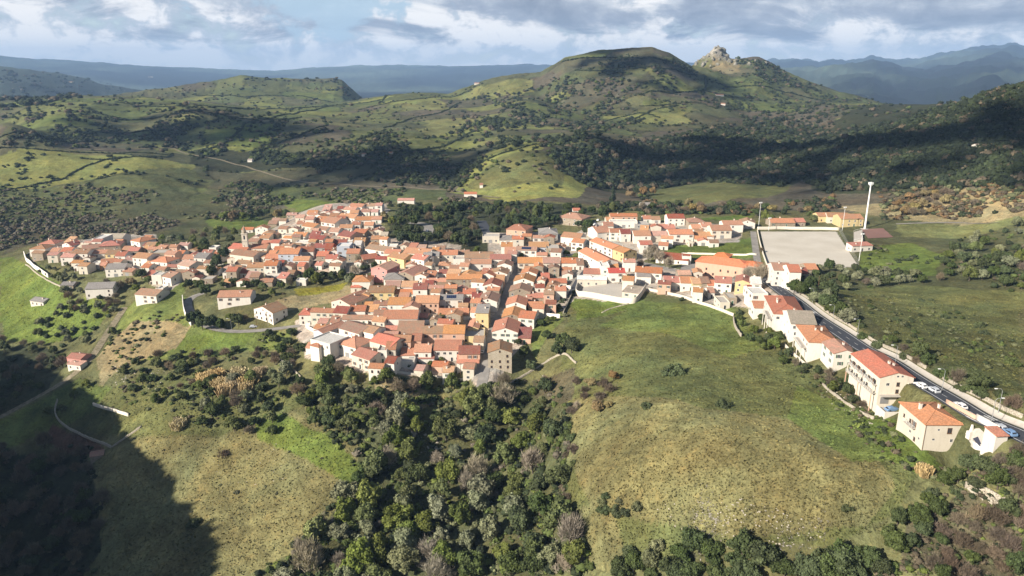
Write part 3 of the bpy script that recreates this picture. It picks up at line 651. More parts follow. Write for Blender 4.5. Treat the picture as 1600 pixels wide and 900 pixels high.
class MB:
    """collects shapes into one mesh, with material slots and a slope-aligned UV map"""
    def __init__(s): s.v = []; s.f = []; s.m = []
    def poly(s, pts, mi=0):
        b = len(s.v); s.v += [tuple(p) for p in pts]; s.f.append(list(range(b, b+len(pts)))); s.m.append(mi)
    def mesh(s, verts, faces, mi=0):
        b = len(s.v); s.v += [tuple(p) for p in verts]; s.f += [[b+i for i in f] for f in faces]; s.m += [mi]*len(faces)
    def box(s, x0, x1, y0, y1, z0, z1, mi=0):
        v = [(x, y, z) for z in (z0, z1) for x, y in ((x0, y0), (x1, y0), (x1, y1), (x0, y1))]
        s.mesh(v, [(0, 3, 2, 1), (4, 5, 6, 7), (0, 1, 5, 4), (1, 2, 6, 5), (2, 3, 7, 6), (3, 0, 4, 7)], mi)
    def slab(s, top, t, mi=0):
        """a plate: upper outline (counter-clockwise from above) and the same outline t lower"""
        n_ = len(top); low = [(x, y, z-t) for x, y, z in top]
        s.mesh(list(top)+low, [tuple(range(n_)), tuple(range(2*n_-1, n_-1, -1))]+[(i, n_+i, n_+(i+1) % n_, (i+1) % n_) for i in range(n_)], mi)
    def tube(s, p, q, r0, r1=None, k=8, mi=0):
        p = Vector(p); q = Vector(q); r1 = r0 if r1 is None else r1; d = (q-p).normalized(); a = d.orthogonal().normalized(); b = d.cross(a)
        ring = lambda c, r: [c+(a*math.cos(2*PI*i/k)+b*math.sin(2*PI*i/k))*r for i in range(k)]
        s.mesh(ring(p, r0)+ring(q, r1), [(i, (i+1) % k, k+(i+1) % k, k+i) for i in range(k)]+[tuple(range(k-1, -1, -1)), tuple(range(k, 2*k))], mi)
    def data(s, name, mats, uv=True, smooth=False):
        me = bpy.data.meshes.new(name); me.from_pydata(s.v, [], s.f)
        for m in mats: me.materials.append(m)
        me.polygons.foreach_set('material_index', s.m)
        if smooth: me.polygons.foreach_set('use_smooth', [True]*len(s.f))
        if uv:
            L = me.uv_layers.new(name='UVMap'); uvs = []
            for p in me.polygons:
                nz = p.normal; t = Vector((-nz.y, nz.x, 0)); t = t.normalized() if t.length > 1e-3 else Vector((1, 0, 0)); b = nz.cross(t)
                for vi in p.vertices: c = me.vertices[vi].co; uvs += [c.dot(t), c.dot(b)]
            L.data.foreach_set('uv', uvs)
        return me
    def build(s, name, mats, parent=None, loc=None, **k): return link_mesh(name, s.data(name, mats if isinstance(mats, (list, tuple)) else [mats], **k), parent, loc)

def window_mesh(w_=0.95, h_=1.25, frame='frame', shut=None):
    b = MB(); f = 0.10
    b.box(-w_/2-f, w_/2+f, -0.04, 0.0, -f, 0, 0); b.box(-w_/2-f, w_/2+f, -0.04, 0.0, h_, h_+f, 0)
    b.box(-w_/2-f, -w_/2, -0.04, 0, 0, h_, 0); b.box(w_/2, w_/2+f, -0.04, 0, 0, h_, 0); b.box(-0.03, 0.03, -0.035, -0.012, 0, h_, 0)
    b.box(-w_/2, w_/2, -0.012, 0.0, 0, h_, 1)
    b.box(-w_/2-f-0.05, w_/2+f+0.05, -0.14, -0.0, -f-0.06, -f, 0)
    if shut: b.box(-w_-f, -w_/2-f, -0.06, -0.01, 0, h_, 2); b.box(w_/2+f, w_+f, -0.06, -0.01, 0, h_, 2)
    return b.data('window', [M[frame], M['glass']]+([M[shut]] if shut else []), uv=False)
WIN = [window_mesh(), window_mesh(0.8, 1.1, 'brown'), window_mesh(0.9, 1.3, 'frame', 'green_wood'), window_mesh(1.0, 1.5, 'frame', 'brown'), window_mesh(1.3, 1.2)]
def door_mesh(col):
    b = MB(); b.box(-0.5, 0.5, -0.05, 0, 0, 2.1, 0); b.box(-0.62, -0.5, -0.08, 0, 0, 2.2, 1); b.box(0.5, 0.62, -0.08, 0, 0, 2.2, 1); b.box(-0.62, 0.62, -0.08, 0, 2.2, 2.32, 1)
    return b.data('door', [M[col], M['frame']], uv=False)
DOOR = [door_mesh('brown'), door_mesh('green_wood'), door_mesh('glass')]
def garage_mesh():
    b = MB(); b.box(-1.3, 1.3, -0.05, 0, 0, 2.4, 0)
    for k in range(5): b.box(-1.3, 1.3, -0.07, -0.05, 0.1+k*0.46, 0.14+k*0.46, 1)
    return b.data('garage_door', [M['metal'], M['brown']], uv=False)
GAR = garage_mesh()
def chimney_mesh():
    b = MB(); b.box(-0.3, 0.3, -0.3, 0.3, -0.8, 0.9, 0); b.box(-0.38, 0.38, -0.38, 0.38, 0.9, 1.0, 0); b.box(-0.2, 0.2, -0.2, 0.2, 1.0, 1.25, 1); b.slab([(-0.36, -0.36, 1.36), (0.36, -0.36, 1.36), (0.36, 0.36, 1.36), (-0.36, 0.36, 1.36)], 0.1, 1)
    return b.data('chimney', [WALL['w'][0], ROOF['t'][0]])
CHIM = chimney_mesh()
REG = []      # things that still need their own label: (object, look, u, v)
HOUSES = []   # footprints
OCC = []      # occupied ground: (x, y, radius)
def put(data, name, parent, x, y, z, rz=0.0, sc=1.0):
    o = bpy.data.objects.new(name, data); C.objects.link(o); o.parent = parent; o.location = (x, y, z); o.rotation_euler = (0, 0, rz); o.scale = (sc, sc, sc)
    return o
def house(u, v, wpx, d, rot=0, typ='g', roof='o', wall='w', st=2, pitch=0.34, H=None, solar=False, name='house', look=None, wins=True, chim=None, cat='house', drop=0.0, over=0.4, seed=None):
    R = random.Random(int(u*31+v*17+(seed or 0)))
    H = H or (st*2.75+0.5)
    p = hit(u, v, H)
    if p is None: return None
    dist = p[1]*cp - p[2]*sp; th = math.radians(rot); c_, s_ = math.cos(th), math.sin(th)
    w = wpx/(F/dist)/max(c_, 0.72)
    # local frame: x along the front, y towards the back, origin at the front's foot
    def W(x, y): return p[0]+x*c_-y*s_, p[1]+x*s_+y*c_
    cs = [W(-w/2, 0), W(w/2, 0), W(-w/2, d), W(w/2, d)]
    g = [float(ground(*q)) for q in cs]; z0 = p[2]; low = min(g)-z0-0.6; top = H
    # where the ground behind rises above the eaves, keep the roof clear of it
    if cat == 'house' and st == 1 and w*d < 90 and look is None: name = cat = 'outbuilding'
    root = bpy.data.objects.new(name, None); C.objects.link(root); root.location = (p[0], p[1], z0); root.rotation_euler = (0, 0, th); root.empty_display_size = 1
    wb = MB(); rise = pitch*(d/2 if typ in 'gh' else w/2 if typ == 'G' else d if typ == 's' else 0); x0, x1 = -w/2, w/2
    if typ == 'h': rise = pitch*min(w, d)/2
    e = 0.02
    sidesv = [(x0, 0), (x1, 0), (x1, d), (x0, d)]
    if typ == 'f':
        par = 0.55; t_ = 0.22
        wb.box(x0, x1, 0, t_, low, top+par); wb.box(x0, x1, d-t_, d, low, top+par); wb.box(x0, x0+t_, t_, d-t_, low, top+par); wb.box(x1-t_, x1, t_, d-t_, low, top+par)
    else:
        def side(a, b, ta, tb, mid=None):
            pts_ = [(*a, low), (*b, low), (*b, tb)] + ([(*mid[0], mid[1])] if mid else []) + [(*a, ta)]
            wb.poly(pts_)
        if typ in 'gh':
            r_ = top+rise if typ == 'g' else None
            side(sidesv[0], sidesv[1], top, top); side(sidesv[2], sidesv[3], top, top)
            side(sidesv[1], sidesv[2], top, top, ((x1, d/2), r_) if r_ else None); side(sidesv[3], sidesv[0], top, top, ((x0, d/2), r_) if r_ else None)
        elif typ == 'G':
            r_ = top+rise
            side(sidesv[0], sidesv[1], top, top, ((0, 0), r_)); side(sidesv[2], sidesv[3], top, top, ((0, d), r_))
            side(sidesv[1], sidesv[2], top, top); side(sidesv[3], sidesv[0], top, top)
        elif typ == 's':
            r_ = top+rise
            side(sidesv[0], sidesv[1], top, top); side(sidesv[2], sidesv[3], r_, r_); side(sidesv[1], sidesv[2], top, r_); side(sidesv[3], sidesv[0], r_, top)
        wb.poly([(x0, 0, low), (x0, d, low), (x1, d, low), (x1, 0, low)])
    rmat, rname = ROOF[roof]; wmat, wname = WALL[wall]
    wall_o = wb.build('wall', wmat, root)
    rb = MB(); t = 0.16; o = over; og = 0.18
    sl = pitch
    if typ == 'g':
        zt = top+rise+t; a = top+t-o*sl
        rb.slab([(x0-og, -o, a), (x1+og, -o, a), (x1+og, d/2, zt), (x0-og, d/2, zt)], t); rb.slab([(x0-og, d/2, zt), (x1+og, d/2, zt), (x1+og, d+o, a), (x0-og, d+o, a)], t)
        rb.box(x0-og, x1+og, d/2-0.14, d/2+0.14, zt-0.03, zt+0.07)
    elif typ == 'G':
        zt = top+rise+t; a = top+t-o*sl
        rb.slab([(x0-o, -og, a), (0, -og, zt), (0, d+og, zt), (x0-o, d+og, a)], t); rb.slab([(0, -og, zt), (x1+o, -og, a), (x1+o, d+og, a), (0, d+og, zt)], t)
        rb.box(-0.14, 0.14, -og, d+og, zt-0.03, zt+0.07)
    elif typ == 'h':
        zt = top+rise+t; a = top+t-o*sl
        if w >= d: r1, r2 = (x0+d/2, d/2, zt), (x1-d/2, d/2, zt)
        else: r1, r2 = (0, w/2, zt), (0, d-w/2, zt)
        A, B, Cc, D = (x0-o, -o, a), (x1+o, -o, a), (x1+o, d+o, a), (x0-o, d+o, a)
        if w >= d: fs = [[A, B, r2, r1], [B, Cc, r2], [Cc, D, r1, r2], [D, A, r1]]
        else: fs = [[A, B, r1], [B, Cc, r2, r1], [Cc, D, r2], [D, A, r1, r2]]
        for q in fs: rb.poly(q)
        lo = lambda q: (q[0], q[1], q[2]-t)
        for q, q2 in ((A, B), (B, Cc), (Cc, D), (D, A)): rb.poly([q, lo(q), lo(q2), q2])
        rb.poly([lo(D), lo(Cc), lo(B), lo(A)])
        for q, q2 in ((A, r1), (B, r1 if w < d else r2), (Cc, r2), (D, r2 if w < d else r1), (r1, r2)):
            if (Vector(q)-Vector(q2)).length > 0.3: rb.tube(Vector(q)+Vector((0, 0, 0.02)), Vector(q2)+Vector((0, 0, 0.02)), 0.12, k=6)
    elif typ == 's':
        rb.slab([(x0-og, -o, top+t-o*sl), (x1+og, -o, top+t-o*sl), (x1+og, d+og, top+rise+t+og*sl), (x0-og, d+og, top+rise+t+og*sl)], t)
    else:
        rb.slab([(x0+0.2, 0.2, top), (x1-0.2, 0.2, top), (x1-0.2, d-0.2, top), (x0+0.2, d-0.2, top)], 0.2)
    roof_o = rb.build('roof', rmat if typ != 'f' or roof not in 'gsc' else M['concrete'], root)
    ratio = rise/(d/2) if typ == 'g' else 0
    if chim is None: chim = 1 if (R.random() < 0.62 and typ != 'f' and w > 4) else 0
    for k in range(chim):
        cx = R.uniform(x0*0.6, x1*0.6); cyy = d*R.uniform(0.3, 0.62)
        zr = top + (rise*(1-abs(cyy-d/2)/(d/2)) if typ in 'gh' else rise*(1-abs(cx)/(w/2)) if typ == 'G' else rise*cyy/d)
        put(CHIM, 'chimney', roof_o, cx, cyy, zr, R.uniform(-0.1, 0.1), R.uniform(0.8, 1.15))
    if solar:
        sb = MB(); ns = max(2, int(w*0.5/1.1)); zc = lambda y: top+rise*(y/(d/2))+t+0.10
        for k in range(ns):
            xx = -ns*0.55+k*1.1
            sb.slab([(xx, d*0.1, zc(d*0.1)), (xx+1.02, d*0.1, zc(d*0.1)), (xx+1.02, d*0.4, zc(d*0.4)), (xx, d*0.4, zc(d*0.4))], 0.05)
        sb.build('solar_panel', M['solar'], roof_o)
    # openings on the sides that can be seen
    if wins:
        wt = WIN[R.randrange(5)]; nf = max(1, round(H/2.9)); gap = 3.0 if dist < 420 else 3.8
        fl = [(k, 0.95+k*2.75) for k in range(nf)]
        nx = max(1, int((w-0.8)/gap)); did = False
        for k, zz in fl:
            if zz+1.6 > top: continue
            for i in range(nx):
                xx = x0+(i+0.5)*w/nx + R.uniform(-0.5, 0.5)
                if k == 0 and not did and (i == nx//2 or nx == 1) and low > -1.6:
                    if R.random() < 0.2 and w > 6: put(GAR, 'garage_door', root, xx, -0.003, 0.0)
                    else: put(DOOR[R.randrange(3)], 'door', root, xx, -0.003, 0.0)
                    did = True; continue
                if R.random() < 0.30: continue
                put(wt, 'window', root, xx, -0.003, zz)
        if typ == 'G' and rise > 1.6 and w > 7: put(WIN[1], 'window', root, 0, -0.003, top+0.1, sc=0.8)
        ny = max(0, int((d-1)/(gap+1.0)))
        if dist < 520:
            for sx, rz in ((x0-0.003, -PI/2), (x1+0.003, PI/2)):
                # only the flank turned to the lanes that face the valley
                for k, zz in fl:
                    if zz+1.6 > top: continue
                    for i in range(ny):
                        if R.random() < 0.35: continue
                        put(wt, 'window', root, sx, (i+0.5)*d/max(ny, 1), zz, rz)
    stw = {1: 'low', 1.5: 'one-storey', 2: 'two-storey', 2.5: 'tall', 3: 'three-storey', 3.5: 'tall'}.get(st, 'tall')
    form = dict(g='gabled', G='gable-fronted', h='hipped', s='lean-to', f='flat')[typ]
    lk = look or (f'{stw} {wname} {"house" if cat=="house" else cat} with {"flat" if typ=="f" else rname} {"" if typ in "f" else form+" "}roof')
    root['category'] = cat; root['group'] = 'houses packed into the hilltop village'
    uu, vv, _ = project(np.array([*W(0, d/2), z0+H]))
    REG.append((root, lk, float(uu), float(vv), look is not None))
    HOUSES.append((root, [W(x0-0.5, -0.5), W(x1+0.5, -0.5), W(x1+0.5, d+0.5), W(x0-0.5, d+0.5)], z0, H, w, d, th))
    return root
HL = '''
592 421 24 16 -22 G p P 3|615 436 28 9 0 h g w 2|632 430 26 20 -22 G p s 2|564 440 25 9 0 h o w 2|556 449 15 6 0 h r c 1|569 461 14 8 -10 G o a 2|595 457 36 9 0 g b y 2|532 474 30 22 -28 G b c 2
558 486 22 7 0 g r w 1.5|577 479 15 6 0 g o y 1|623 476 31 9 0 g o w 2|639 448 22 8 0 g o w 1.5|656 452 20 8 0 g d w 2|670 447 12 8 0 g d w 1|632 459 27 6 0 g r c 1|667 473 33 9 0 g o k 2
680 441 36 6 0 g o y 1|694 449 20 7 0 g b w 1|625 498 48 10 0 g r w 2|564 499 54 5 0 g b w 1|596 491 8 7 0 g r w 1|595 477 22 6 0 g b w 1|497 519 16 17 -32 G o l 2|503 488 34 5 -6 g r c 2
477 492 18 8 0 h r w 2|531 489 20 8 -10 g d c 2|545 517 34 9 -36 g b w 2|573 519 20 7 -30 g b w 2|541 540 30 9 -32 h o w 2|563 558 30 8 -36 g r c 2|594 537 34 9 -34 g r c 2
597 549 13 8 0 f g w 2|610 546 14 8 0 g r c 2|628 534 24 7 0 g o k 2|650 532 14 7 0 g r k 2|640 521 36 7 0 s b w 1|678 521 32 8 0 g b k 2|709 521 30 9 0 g o k 2|637 555 20 7 0 g r w 1
660 550 24 8 0 g o w 2|666 560 22 5 0 s r w 1|699 547 38 10 0 g r w 2|733 553 30 8 0 g d k 2|731 567 31 4 0 s r w 1|635 566 22 6 0 f g w 1|739 513 15 15 -4 G o y 1
740 527 30 9 0 f c y 1|699 491 26 7 0 g o w 1|722 491 18 7 0 g o s 1|762 471 26 14 -7 G b w 2|768 447 24 12 -7 G d w 2|779 428 24 11 -8 G b w 2|788 415 20 10 -8 G b w 2
789 519 36 17 -5 G r w 2|800 496 28 14 -6 G o s 2|806 477 28 13 -6 G r w 2|812 456 30 12 -7 G b s 2|818 440 28 12 -8 G o w 2|826 428 22 10 -8 G o w 2|822 497 22 8 -16 g r w 2
852 434 12 7 0 g r s 1|870 442 28 6 0 g r c 1|838 465 26 6 0 g r s 1|837 479 20 6 0 g r s 1|829 411 36 9 0 g o c 2|842 417 12 9 0 G o s 2|862 411 24 9 0 g p c 2|866 419 14 8 0 G b s 2
891 411 24 8 0 g r w 1.5|907 414 10 10 0 g b w 1|748 403 40 10 0 g b w 2|699 398 28 8 0 g o c 2|717 406 16 7 0 f g w 2|723 396 18 6 0 g b w 1|733 412 12 7 0 g b w 2|752 412 28 7 0 g o w 2
782 405 30 8 0 g r w 2|725 436 50 7 0 g o s 2|694 415 16 6 0 h o c 1|711 420 16 6 0 g b w 1|733 459 18 7 0 g r w 1|745 465 14 7 0 g d c 1
590 391 40 8 -30 g b w 2|612 396 22 7 -10 g r c 2|618 403 26 9 -35 g o y 2|650 396 38 9 -16 g o c 2|652 405 20 8 -30 g r w 2|667 404 12 10 0 g g s 2|677 400 16 7 0 g g c 2|612 386 14 6 0 f w w 1
470 407 22 7 0 g o w 2|476 393 24 9 0 g d w 2|503 400 16 8 0 g r s 2|517 404 16 7 0 g r w 1.5|522 393 12 10 0 G b w 2|536 386 18 8 0 f w l 3|513 389 10 10 0 g d m 2|551 396 18 8 0 g o s 2
558 383 10 8 0 g w w 2|580 404 20 8 30 g r s 1|367 389 24 10 -20 g r c 1|404 388 22 8 0 g r c 1|420 381 20 7 8 g r c 1|427 404 24 8 0 g o c 2|450 397 28 11 0 g o l 3
413 402 9 8 0 G o c 2|422 415 18 8 0 g r w 3|400 418 26 8 4 g o c 2|436 414 10 8 0 g d s 2|448 417 14 9 0 G o c 2|377 412 20 6 -15 g b w 1|361 424 14 7 0 g r s 2|397 433 13 7 0 g t s 2
415 441 18 6 0 g b s 1|428 429 20 6 0 f c w 1|470 439 14 4 0 f w w 1|352 428 8 6 0 f c w 1|323 437 16 6 0 f c s 1
555 323 20 8 -18 g t w 1|579 322 16 7 0 g t w 1|545 328 18 7 -18 g p w 1|531 326 8 6 0 g d w 1|524 331 12 8 0 G p w 1|513 333 9 7 0 G p w 1|506 331 8 7 0 G p w 1|540 340 26 9 -22 g o w 1
487 334 14 8 0 g o c 1|497 338 14 8 -25 G b w 1|512 348 22 12 -30 g o w 2|481 354 20 8 -30 g o c 1|483 343 12 7 0 g p w 2|540 356 18 7 0 g o w 1|567 344 22 8 0 g o w 1|588 343 14 7 0 g r w 1
502 359 14 7 -25 g t w 1|466 369 20 8 -10 g o w 1|490 362 12 7 0 g p w 1|493 374 22 8 -18 g d w 1|472 379 18 5 0 f w w 1|537 369 20 10 -30 g d k 2|527 376 18 9 0 g s s 1|560 364 18 8 -18 g r s 1
575 362 14 9 0 G t s 1|590 361 14 10 0 G t c 1|600 368 10 7 0 g c y 1|500 387 18 8 0 g d g 2|483 386 14 8 0 G r w 2|531 380 18 7 0 g d s 1|561 378 16 8 0 g o s 1
386 359 16 6 0 g r w 1|408 357 18 8 0 G r w 2|425 350 12 8 0 g b s 1|455 336 14 6 0 g p s 1|448 368 14 5 0 f c c 1|430 344 10 6 0 g p s 1|441 345 10 6 0 g b w 1|468 340 12 7 0 g p c 1|470 350 12 7 0 g t c 1|456 358 11 6 0 g c c 1|521 338 12 7 0 g t c 1|553 333 12 7 0 g o w 1|570 331 14 7 -10 g t w 1|585 331 10 6 0 g p w 1|576 352 13 7 0 g o c 1|556 351 12 7 0 g r w 1|552 372 13 7 0 g t s 1|586 374 12 7 0 g t s 1|521 362 14 8 -10 g p w 1|512 370 13 7 0 g t c 1|480 364 10 6 0 g c w 1|445 386 14 7 0 g t w 1|434 391 13 7 0 g r w 1|462 386 11 7 0 g b w 1|545 377 10 6 0 g w w 1
58 389 22 9 0 h o w 1.5|73 381 22 9 0 h r w 1|84 393 12 7 0 g r w 1|104 383 18 9 -25 G d w 1.5|120 386 24 8 -14 g c y 1|135 382 12 7 0 g p w 1|102 393 15 8 0 g r w 1|124 396 22 8 0 g b w 2
104 402 18 7 0 g p w 2|146 388 26 8 25 g b w 1|171 384 26 10 15 h r s 2|151 374 14 12 0 f w w 2|172 372 34 10 0 g s w 1.5|157 396 20 7 15 g r w 1|174 397 18 8 0 g b y 1|169 411 18 8 20 g r w 1
160 415 8 6 0 g o a 1|179 420 26 9 5 g g w 2|117 404 12 7 0 g b w 1|135 404 10 8 0 G b w 1|148 413 12 6 0 f w w 1|118 417 6 4 0 f w w 1|187 400 14 8 0 g r w 1|211 377 18 10 -30 h o w 2
196 391 12 8 0 g o w 1|208 392 14 7 0 g r s 1|246 396 20 8 0 f c s 1.5|218 403 24 9 -16 g o w 2|248 409 26 9 -16 h o w 2|201 406 12 7 0 g p w 1|244 431 14 7 0 f w w 2|260 433 16 9 -30 g b w 2
280 430 22 9 -10 g b g 1|286 415 22 9 -30 g p w 2|294 405 18 8 0 g r w 1|312 403 18 9 -10 g g w 2|301 398 8 7 0 G r y 1|330 405 16 9 -30 g r w 1|332 388 10 6 0 f w w 1|322 396 14 7 0 g r w 1|340 398 12 7 0 g r c 1
154 451 36 10 8 g g w 2|104 446 18 6 0 g g s 1|227 461 34 9 -14 g b w 2|57 471 24 6 -20 g g w 1|250 452 9 5 0 f w w 1
806 359 27 12 -20 h r k 2|792 385 16 7 0 g o w 2|797 397 15 6 0 s r w 1|842 386 28 9 0 g o l 2|864 389 18 9 0 f c s 2|794 375 24 9 0 h g w 1|767 370 24 8 0 f g c 1.5|857 365 26 12 0 h g g 2
890 341 32 12 -30 h p s 2|901 329 10 6 0 g r w 1|891 371 26 9 -25 g o w 2|902 379 16 7 -25 g o w 2|915 382 10 6 0 s c c 1|953 410 24 34 20 G o w 2|944 363 20 12 18 g o w 2|951 353 14 8 0 g o c 1.5|954 345 12 8 0 g o c 1
975 347 38 6 0 f w w 1.5|963 363 17 7 0 g r w 2|978 365 14 8 0 g d w 2|1004 368 24 9 0 g o w 2|967 388 20 28 26 G o w 2|985 394 20 25 28 G o y 2|1010 383 18 8 0 g r w 1|1012 342 12 7 0 g r w 1|1003 351 20 8 0 f g g 1
1025 343 13 7 0 g t w 1|1057 341 24 9 0 g d w 2|1089 347 22 9 0 h t s 1.5|1041 357 26 8 0 g r w 1|1030 368 24 8 0 g p c 1.5|1065 366 34 9 0 g o w 2|1090 357 15 8 0 g o c 1|1105 354 15 8 0 g o w 1.5
1128 360 28 10 0 g o c 2|1146 351 28 8 0 g o w 2|1101 369 27 8 0 g o w 1|1080 378 6 5 0 f c c 1|1168 348 20 12 -15 G b w 1.5|1224 348 34 9 0 g r s 1|1250 347 16 8 0 g r s 1|1290 338 20 8 0 g t y 1.5|1310 339 28 9 -10 g t c 1.5|1332 342 32 10 0 g t y 2
926 428 26 8 -8 g r w 1|946 417 12 9 0 f w w 2.5|1013 426 36 8 -14 g r w 2|1006 432 20 7 -8 g g w 1.5|1050 405 42 10 -22 g d w 1|1073 402 12 7 -10 f w w 1.5
1052 441 26 8 -8 g r w 1.5|1074 442 18 8 -6 g o w 1.5|1090 443 14 8 0 g o y 1.5|1103 442 12 8 0 g b s 1.5|1112 446 11 7 0 g r w 1|1130 442 22 8 -15 g r w 2|1160 441 18 12 -20 G r y 2|1183 443 12 8 -10 g w w 2|1178 455 12 7 0 g d w 1
1112 457 9 6 0 g p w 1|1093 455 12 6 0 f c w 1.5|1188 460 22 8 0 f w w 2|1205 423 12 7 0 g t B 1|1223 422 24 9 -5 g t w 3|1243 425 16 9 -5 g r w 3|1270 421 16 8 0 g r s 1|1257 427 12 7 0 g d s 2|1145 467 12 7 0 f g s 1|1133 474 14 8 0 f g c 1
1191 481 22 7 -5 g r w 1.5|1256 506 34 12 -8 g s w 2|800 455 0 0 0 x'''
HL = HL.rsplit('|', 1)[0]
for tok in HL.replace('\n', '|').split('|'):
    a = tok.split()
    if len(a) < 9: continue
    house(float(a[0]), float(a[1]), float(a[2])*1.11, float(a[3])*(1.42 if a[5] != 'G' else 1.0), float(a[4]), a[5], a[6], a[7], float(a[8]))
# buildings that stand out
house(705, 468, 36, 9, 0, 'g', 'g', 'w', 2, solar=True, look='white house with a row of solar panels on its grey roof')
house(822, 391, 32, 9, -8, 'g', 'p', 'w', 2, solar=True, look='white house with solar panels on a pinkish roof by the fork')
house(753, 489, 20, 9, -5, 's', 'g', 'y', 3, pitch=0.2, look='tall yellow house with grey roof beside the shaded main street')
house(500, 535, 36, 13, -32, 'f', 'w', 'w', 3, look='large flat-topped white house on the village corner above the wood')
house(491, 541, 16, 6, -30, 'h', 'r', 'w', 2.7, look='small red-hipped loft beside the flat-topped white corner house', wins=False)
house(781, 551, 37, 12, 0, 'G', 'b', 'S', 3, chim=0, look='bare stone gable house at the lower end of the main street')
house(365, 464, 50, 13, 5, 'g', 'o', 'w', 2, look='long orange-roofed villa with loggia above the road bend')
house(411, 486, 36, 11, -30, 'G', 't', 'w', 2, look='white gable-fronted house beside the villa above the road')
house(964, 426, 26, 9, 0, 'g', 'v', 'w', 2, look='white house with vivid red roof behind the walled yard')
house(925, 437, 46, 9, -6, 'g', 'w', 'c', 1.3, pitch=0.12, look='long pale metal shed along the walled yard', name='shed', cat='shed')
house(985, 457, 24, 12, -25, 's', 's', 'c', 1, pitch=0.05, look='stone-coloured shed closing the corner of the walled yard', name='shed', cat='shed')
house(1127, 413, 70, 13, -30, 'h', 'O', 'k', 2.5, H=8.0, chim=0, pitch=0.36, look='long three-wing school with bright orange hipped roof', name='school', cat='school')
house(1127, 401, 20, 9, -30, 'h', 'O', 'k', 2.5, H=7.6, look='short rear wing of the orange-roofed school', name='school_wing', cat='school', chim=0)
house(1174, 415, 20, 9, -30, 'h', 'O', 'k', 2, H=6.0, look='small annex at the gable end of the orange-roofed school', name='school_annex', cat='school', chim=0)
house(975, 338, 42, 9, 0, 'g', 'r', 'k', 2, look='long peach house with dark windows above the white terrace')
house(1348, 384, 34, 7, 8, 's', 'r', 'w', 1.2, pitch=0.12, look='white changing rooms with low red roof beside the pitch', name='clubhouse', cat='clubhouse')
house(1234, 491, 46, 26, -10, 'h', 'r', 'w', 2, H=6.2, chim=2, look='broad red-hipped house at the top of the ridge road row')
house(1287, 535, 43, 19, -7, 'h', 'o', 'w', 2, H=6.2, chim=2, look='white hipped house with balcony between roofs on the ridge road')
house(1322, 553, 36, 12, -3, 'G', 't', 'w', 2, H=5.4, look='faded terracotta house squeezed beside the big gabled apartment block')
house(1402, 590, 52, 20, 0, 'G', 'r', 'c', 3, H=8.8, chim=2, pitch=0.30, look='stone apartment block with bright red gabled roof on the ridge road', cat='apartment block', name='apartment_block', wins=False)
house(1476, 663, 58, 13.5, 0, 'h', 'o', 'c', 2.6, H=8.2, chim=2, pitch=0.30, look='square stone house with hipped roof standing lowest on the ridge', wins=False)
house(115, 560, 26, 8, -15, 'g', 'r', 'P', 1.5, look='lone orange-roofed cottage by the farm track in the valley')
house(115, 570, 24, 5, -15, 's', 'p', 'w', 1, pitch=0.15, look='low outbuilding in front of the lone valley cottage', name='outbuilding', cat='shed')
house(151, 712, 18, 5, 20, 'g', 't', 's', 1, look='ruined shed at the foot of the dry stone wall', name='shed', cat='shed', wins=False, H=2.2)
house(1566, 681, 20, 4.0, 5, 's', 'r', 'w', 1, H=2.6, pitch=0.1, look='small white garage with red strip roof on the courtyard corner', name='garage', cat='garage', chim=0, wins=False)
# far farmhouses in the hills
for fu, fv, fw, fr, fl in [(745,130,8,'w','white farmhouse on the crest of the long ridge'),(1125,148,12,'r','red-roofed farmhouse below the rocky peak'),(1130,162,7,'w','white barn below the red-roofed hill farmhouse'),(735,303,20,'r','low farm building beside the sunlit meadow'),(634,313,26,'p','pale farm sheds behind the top of the village'),(568,241,6,'w','white hut among the scrub of the valley side'),(610,239,6,'w','white cabin near the valley stream scrub'),(752,289,5,'w','white hut in the sunlit meadow'),(1530,228,6,'s','stone hut high in the dark oak wood'),(290,160,8,'t','quarry building on the far hillside'),(235,120,7,'w','white farm far off on the plain'),(1010,320,18,'g','grey farm shed among the trees behind the village'),(110,128,8,'w','distant white farmstead under the long plateau'),(390,250,7,'s','stone barn beside the valley road')]:
    house(fu, fv, fw, 8, 0, 'g', fr if fr != 'w' else 't', 'w', 1, look=fl, name='farmhouse', cat='farmhouse', wins=False, chim=0)

# smaller houses and outbuildings that close the rows between the surveyed ones
def covered(p, r):
    return any((p[0]-c[0])**2+(p[1]-c[1])**2 < (r+rr_)**2*0.62 for c, rr_ in FOOT)
FOOT = [(np.mean(h[1], axis=0), 0.5*math.hypot(h[4], h[5])*0.86) for h in HOUSES]
def infill(poly, n_, seed, rot, stmax=2, wr=(14, 22)):
    R = random.Random(seed); xs, ys = zip(*poly); k = 0; tries = 0
    while k < n_ and tries < n_*40:
        tries += 1; u, v = R.uniform(min(xs), max(xs)), R.uniform(min(ys), max(ys))
        if not inside(poly, np.array([u]), np.array([v]))[0]: continue
        st = 1 if R.random() < 0.55 else stmax; p = hit(u, v, st*2.75+0.5)
        if p is None: continue
        w_ = R.uniform(*wr); wm = w_/(F/(p[1]*cp-p[2]*sp)); d = R.uniform(6, 9); r_ = 0.5*math.hypot(wm, d)*0.86; c = (p[0], p[1]+d/2)
        if covered(c, r_) or any(np.min(np.hypot(q_[:, 0]-c[0], q_[:, 1]-c[1])) < hw_+min(wm, d)*0.5 for q_, hw_, _ in RQ.values()): continue
        o = house(u, v, w_, d, rot+R.uniform(-8, 8), R.choice('gggGs' if st == 1 else 'gggG'), R.choice('rrooobtpd'), R.choice('wwwccks'), st, seed=seed)
        if o is not None: FOOT.append((np.array(c), r_)); k += 1
infill([(560,470),(640,435),(760,400),(800,405),(760,590),(600,580),(480,545),(500,490)], 46, 1, -6, 2, (14, 24))
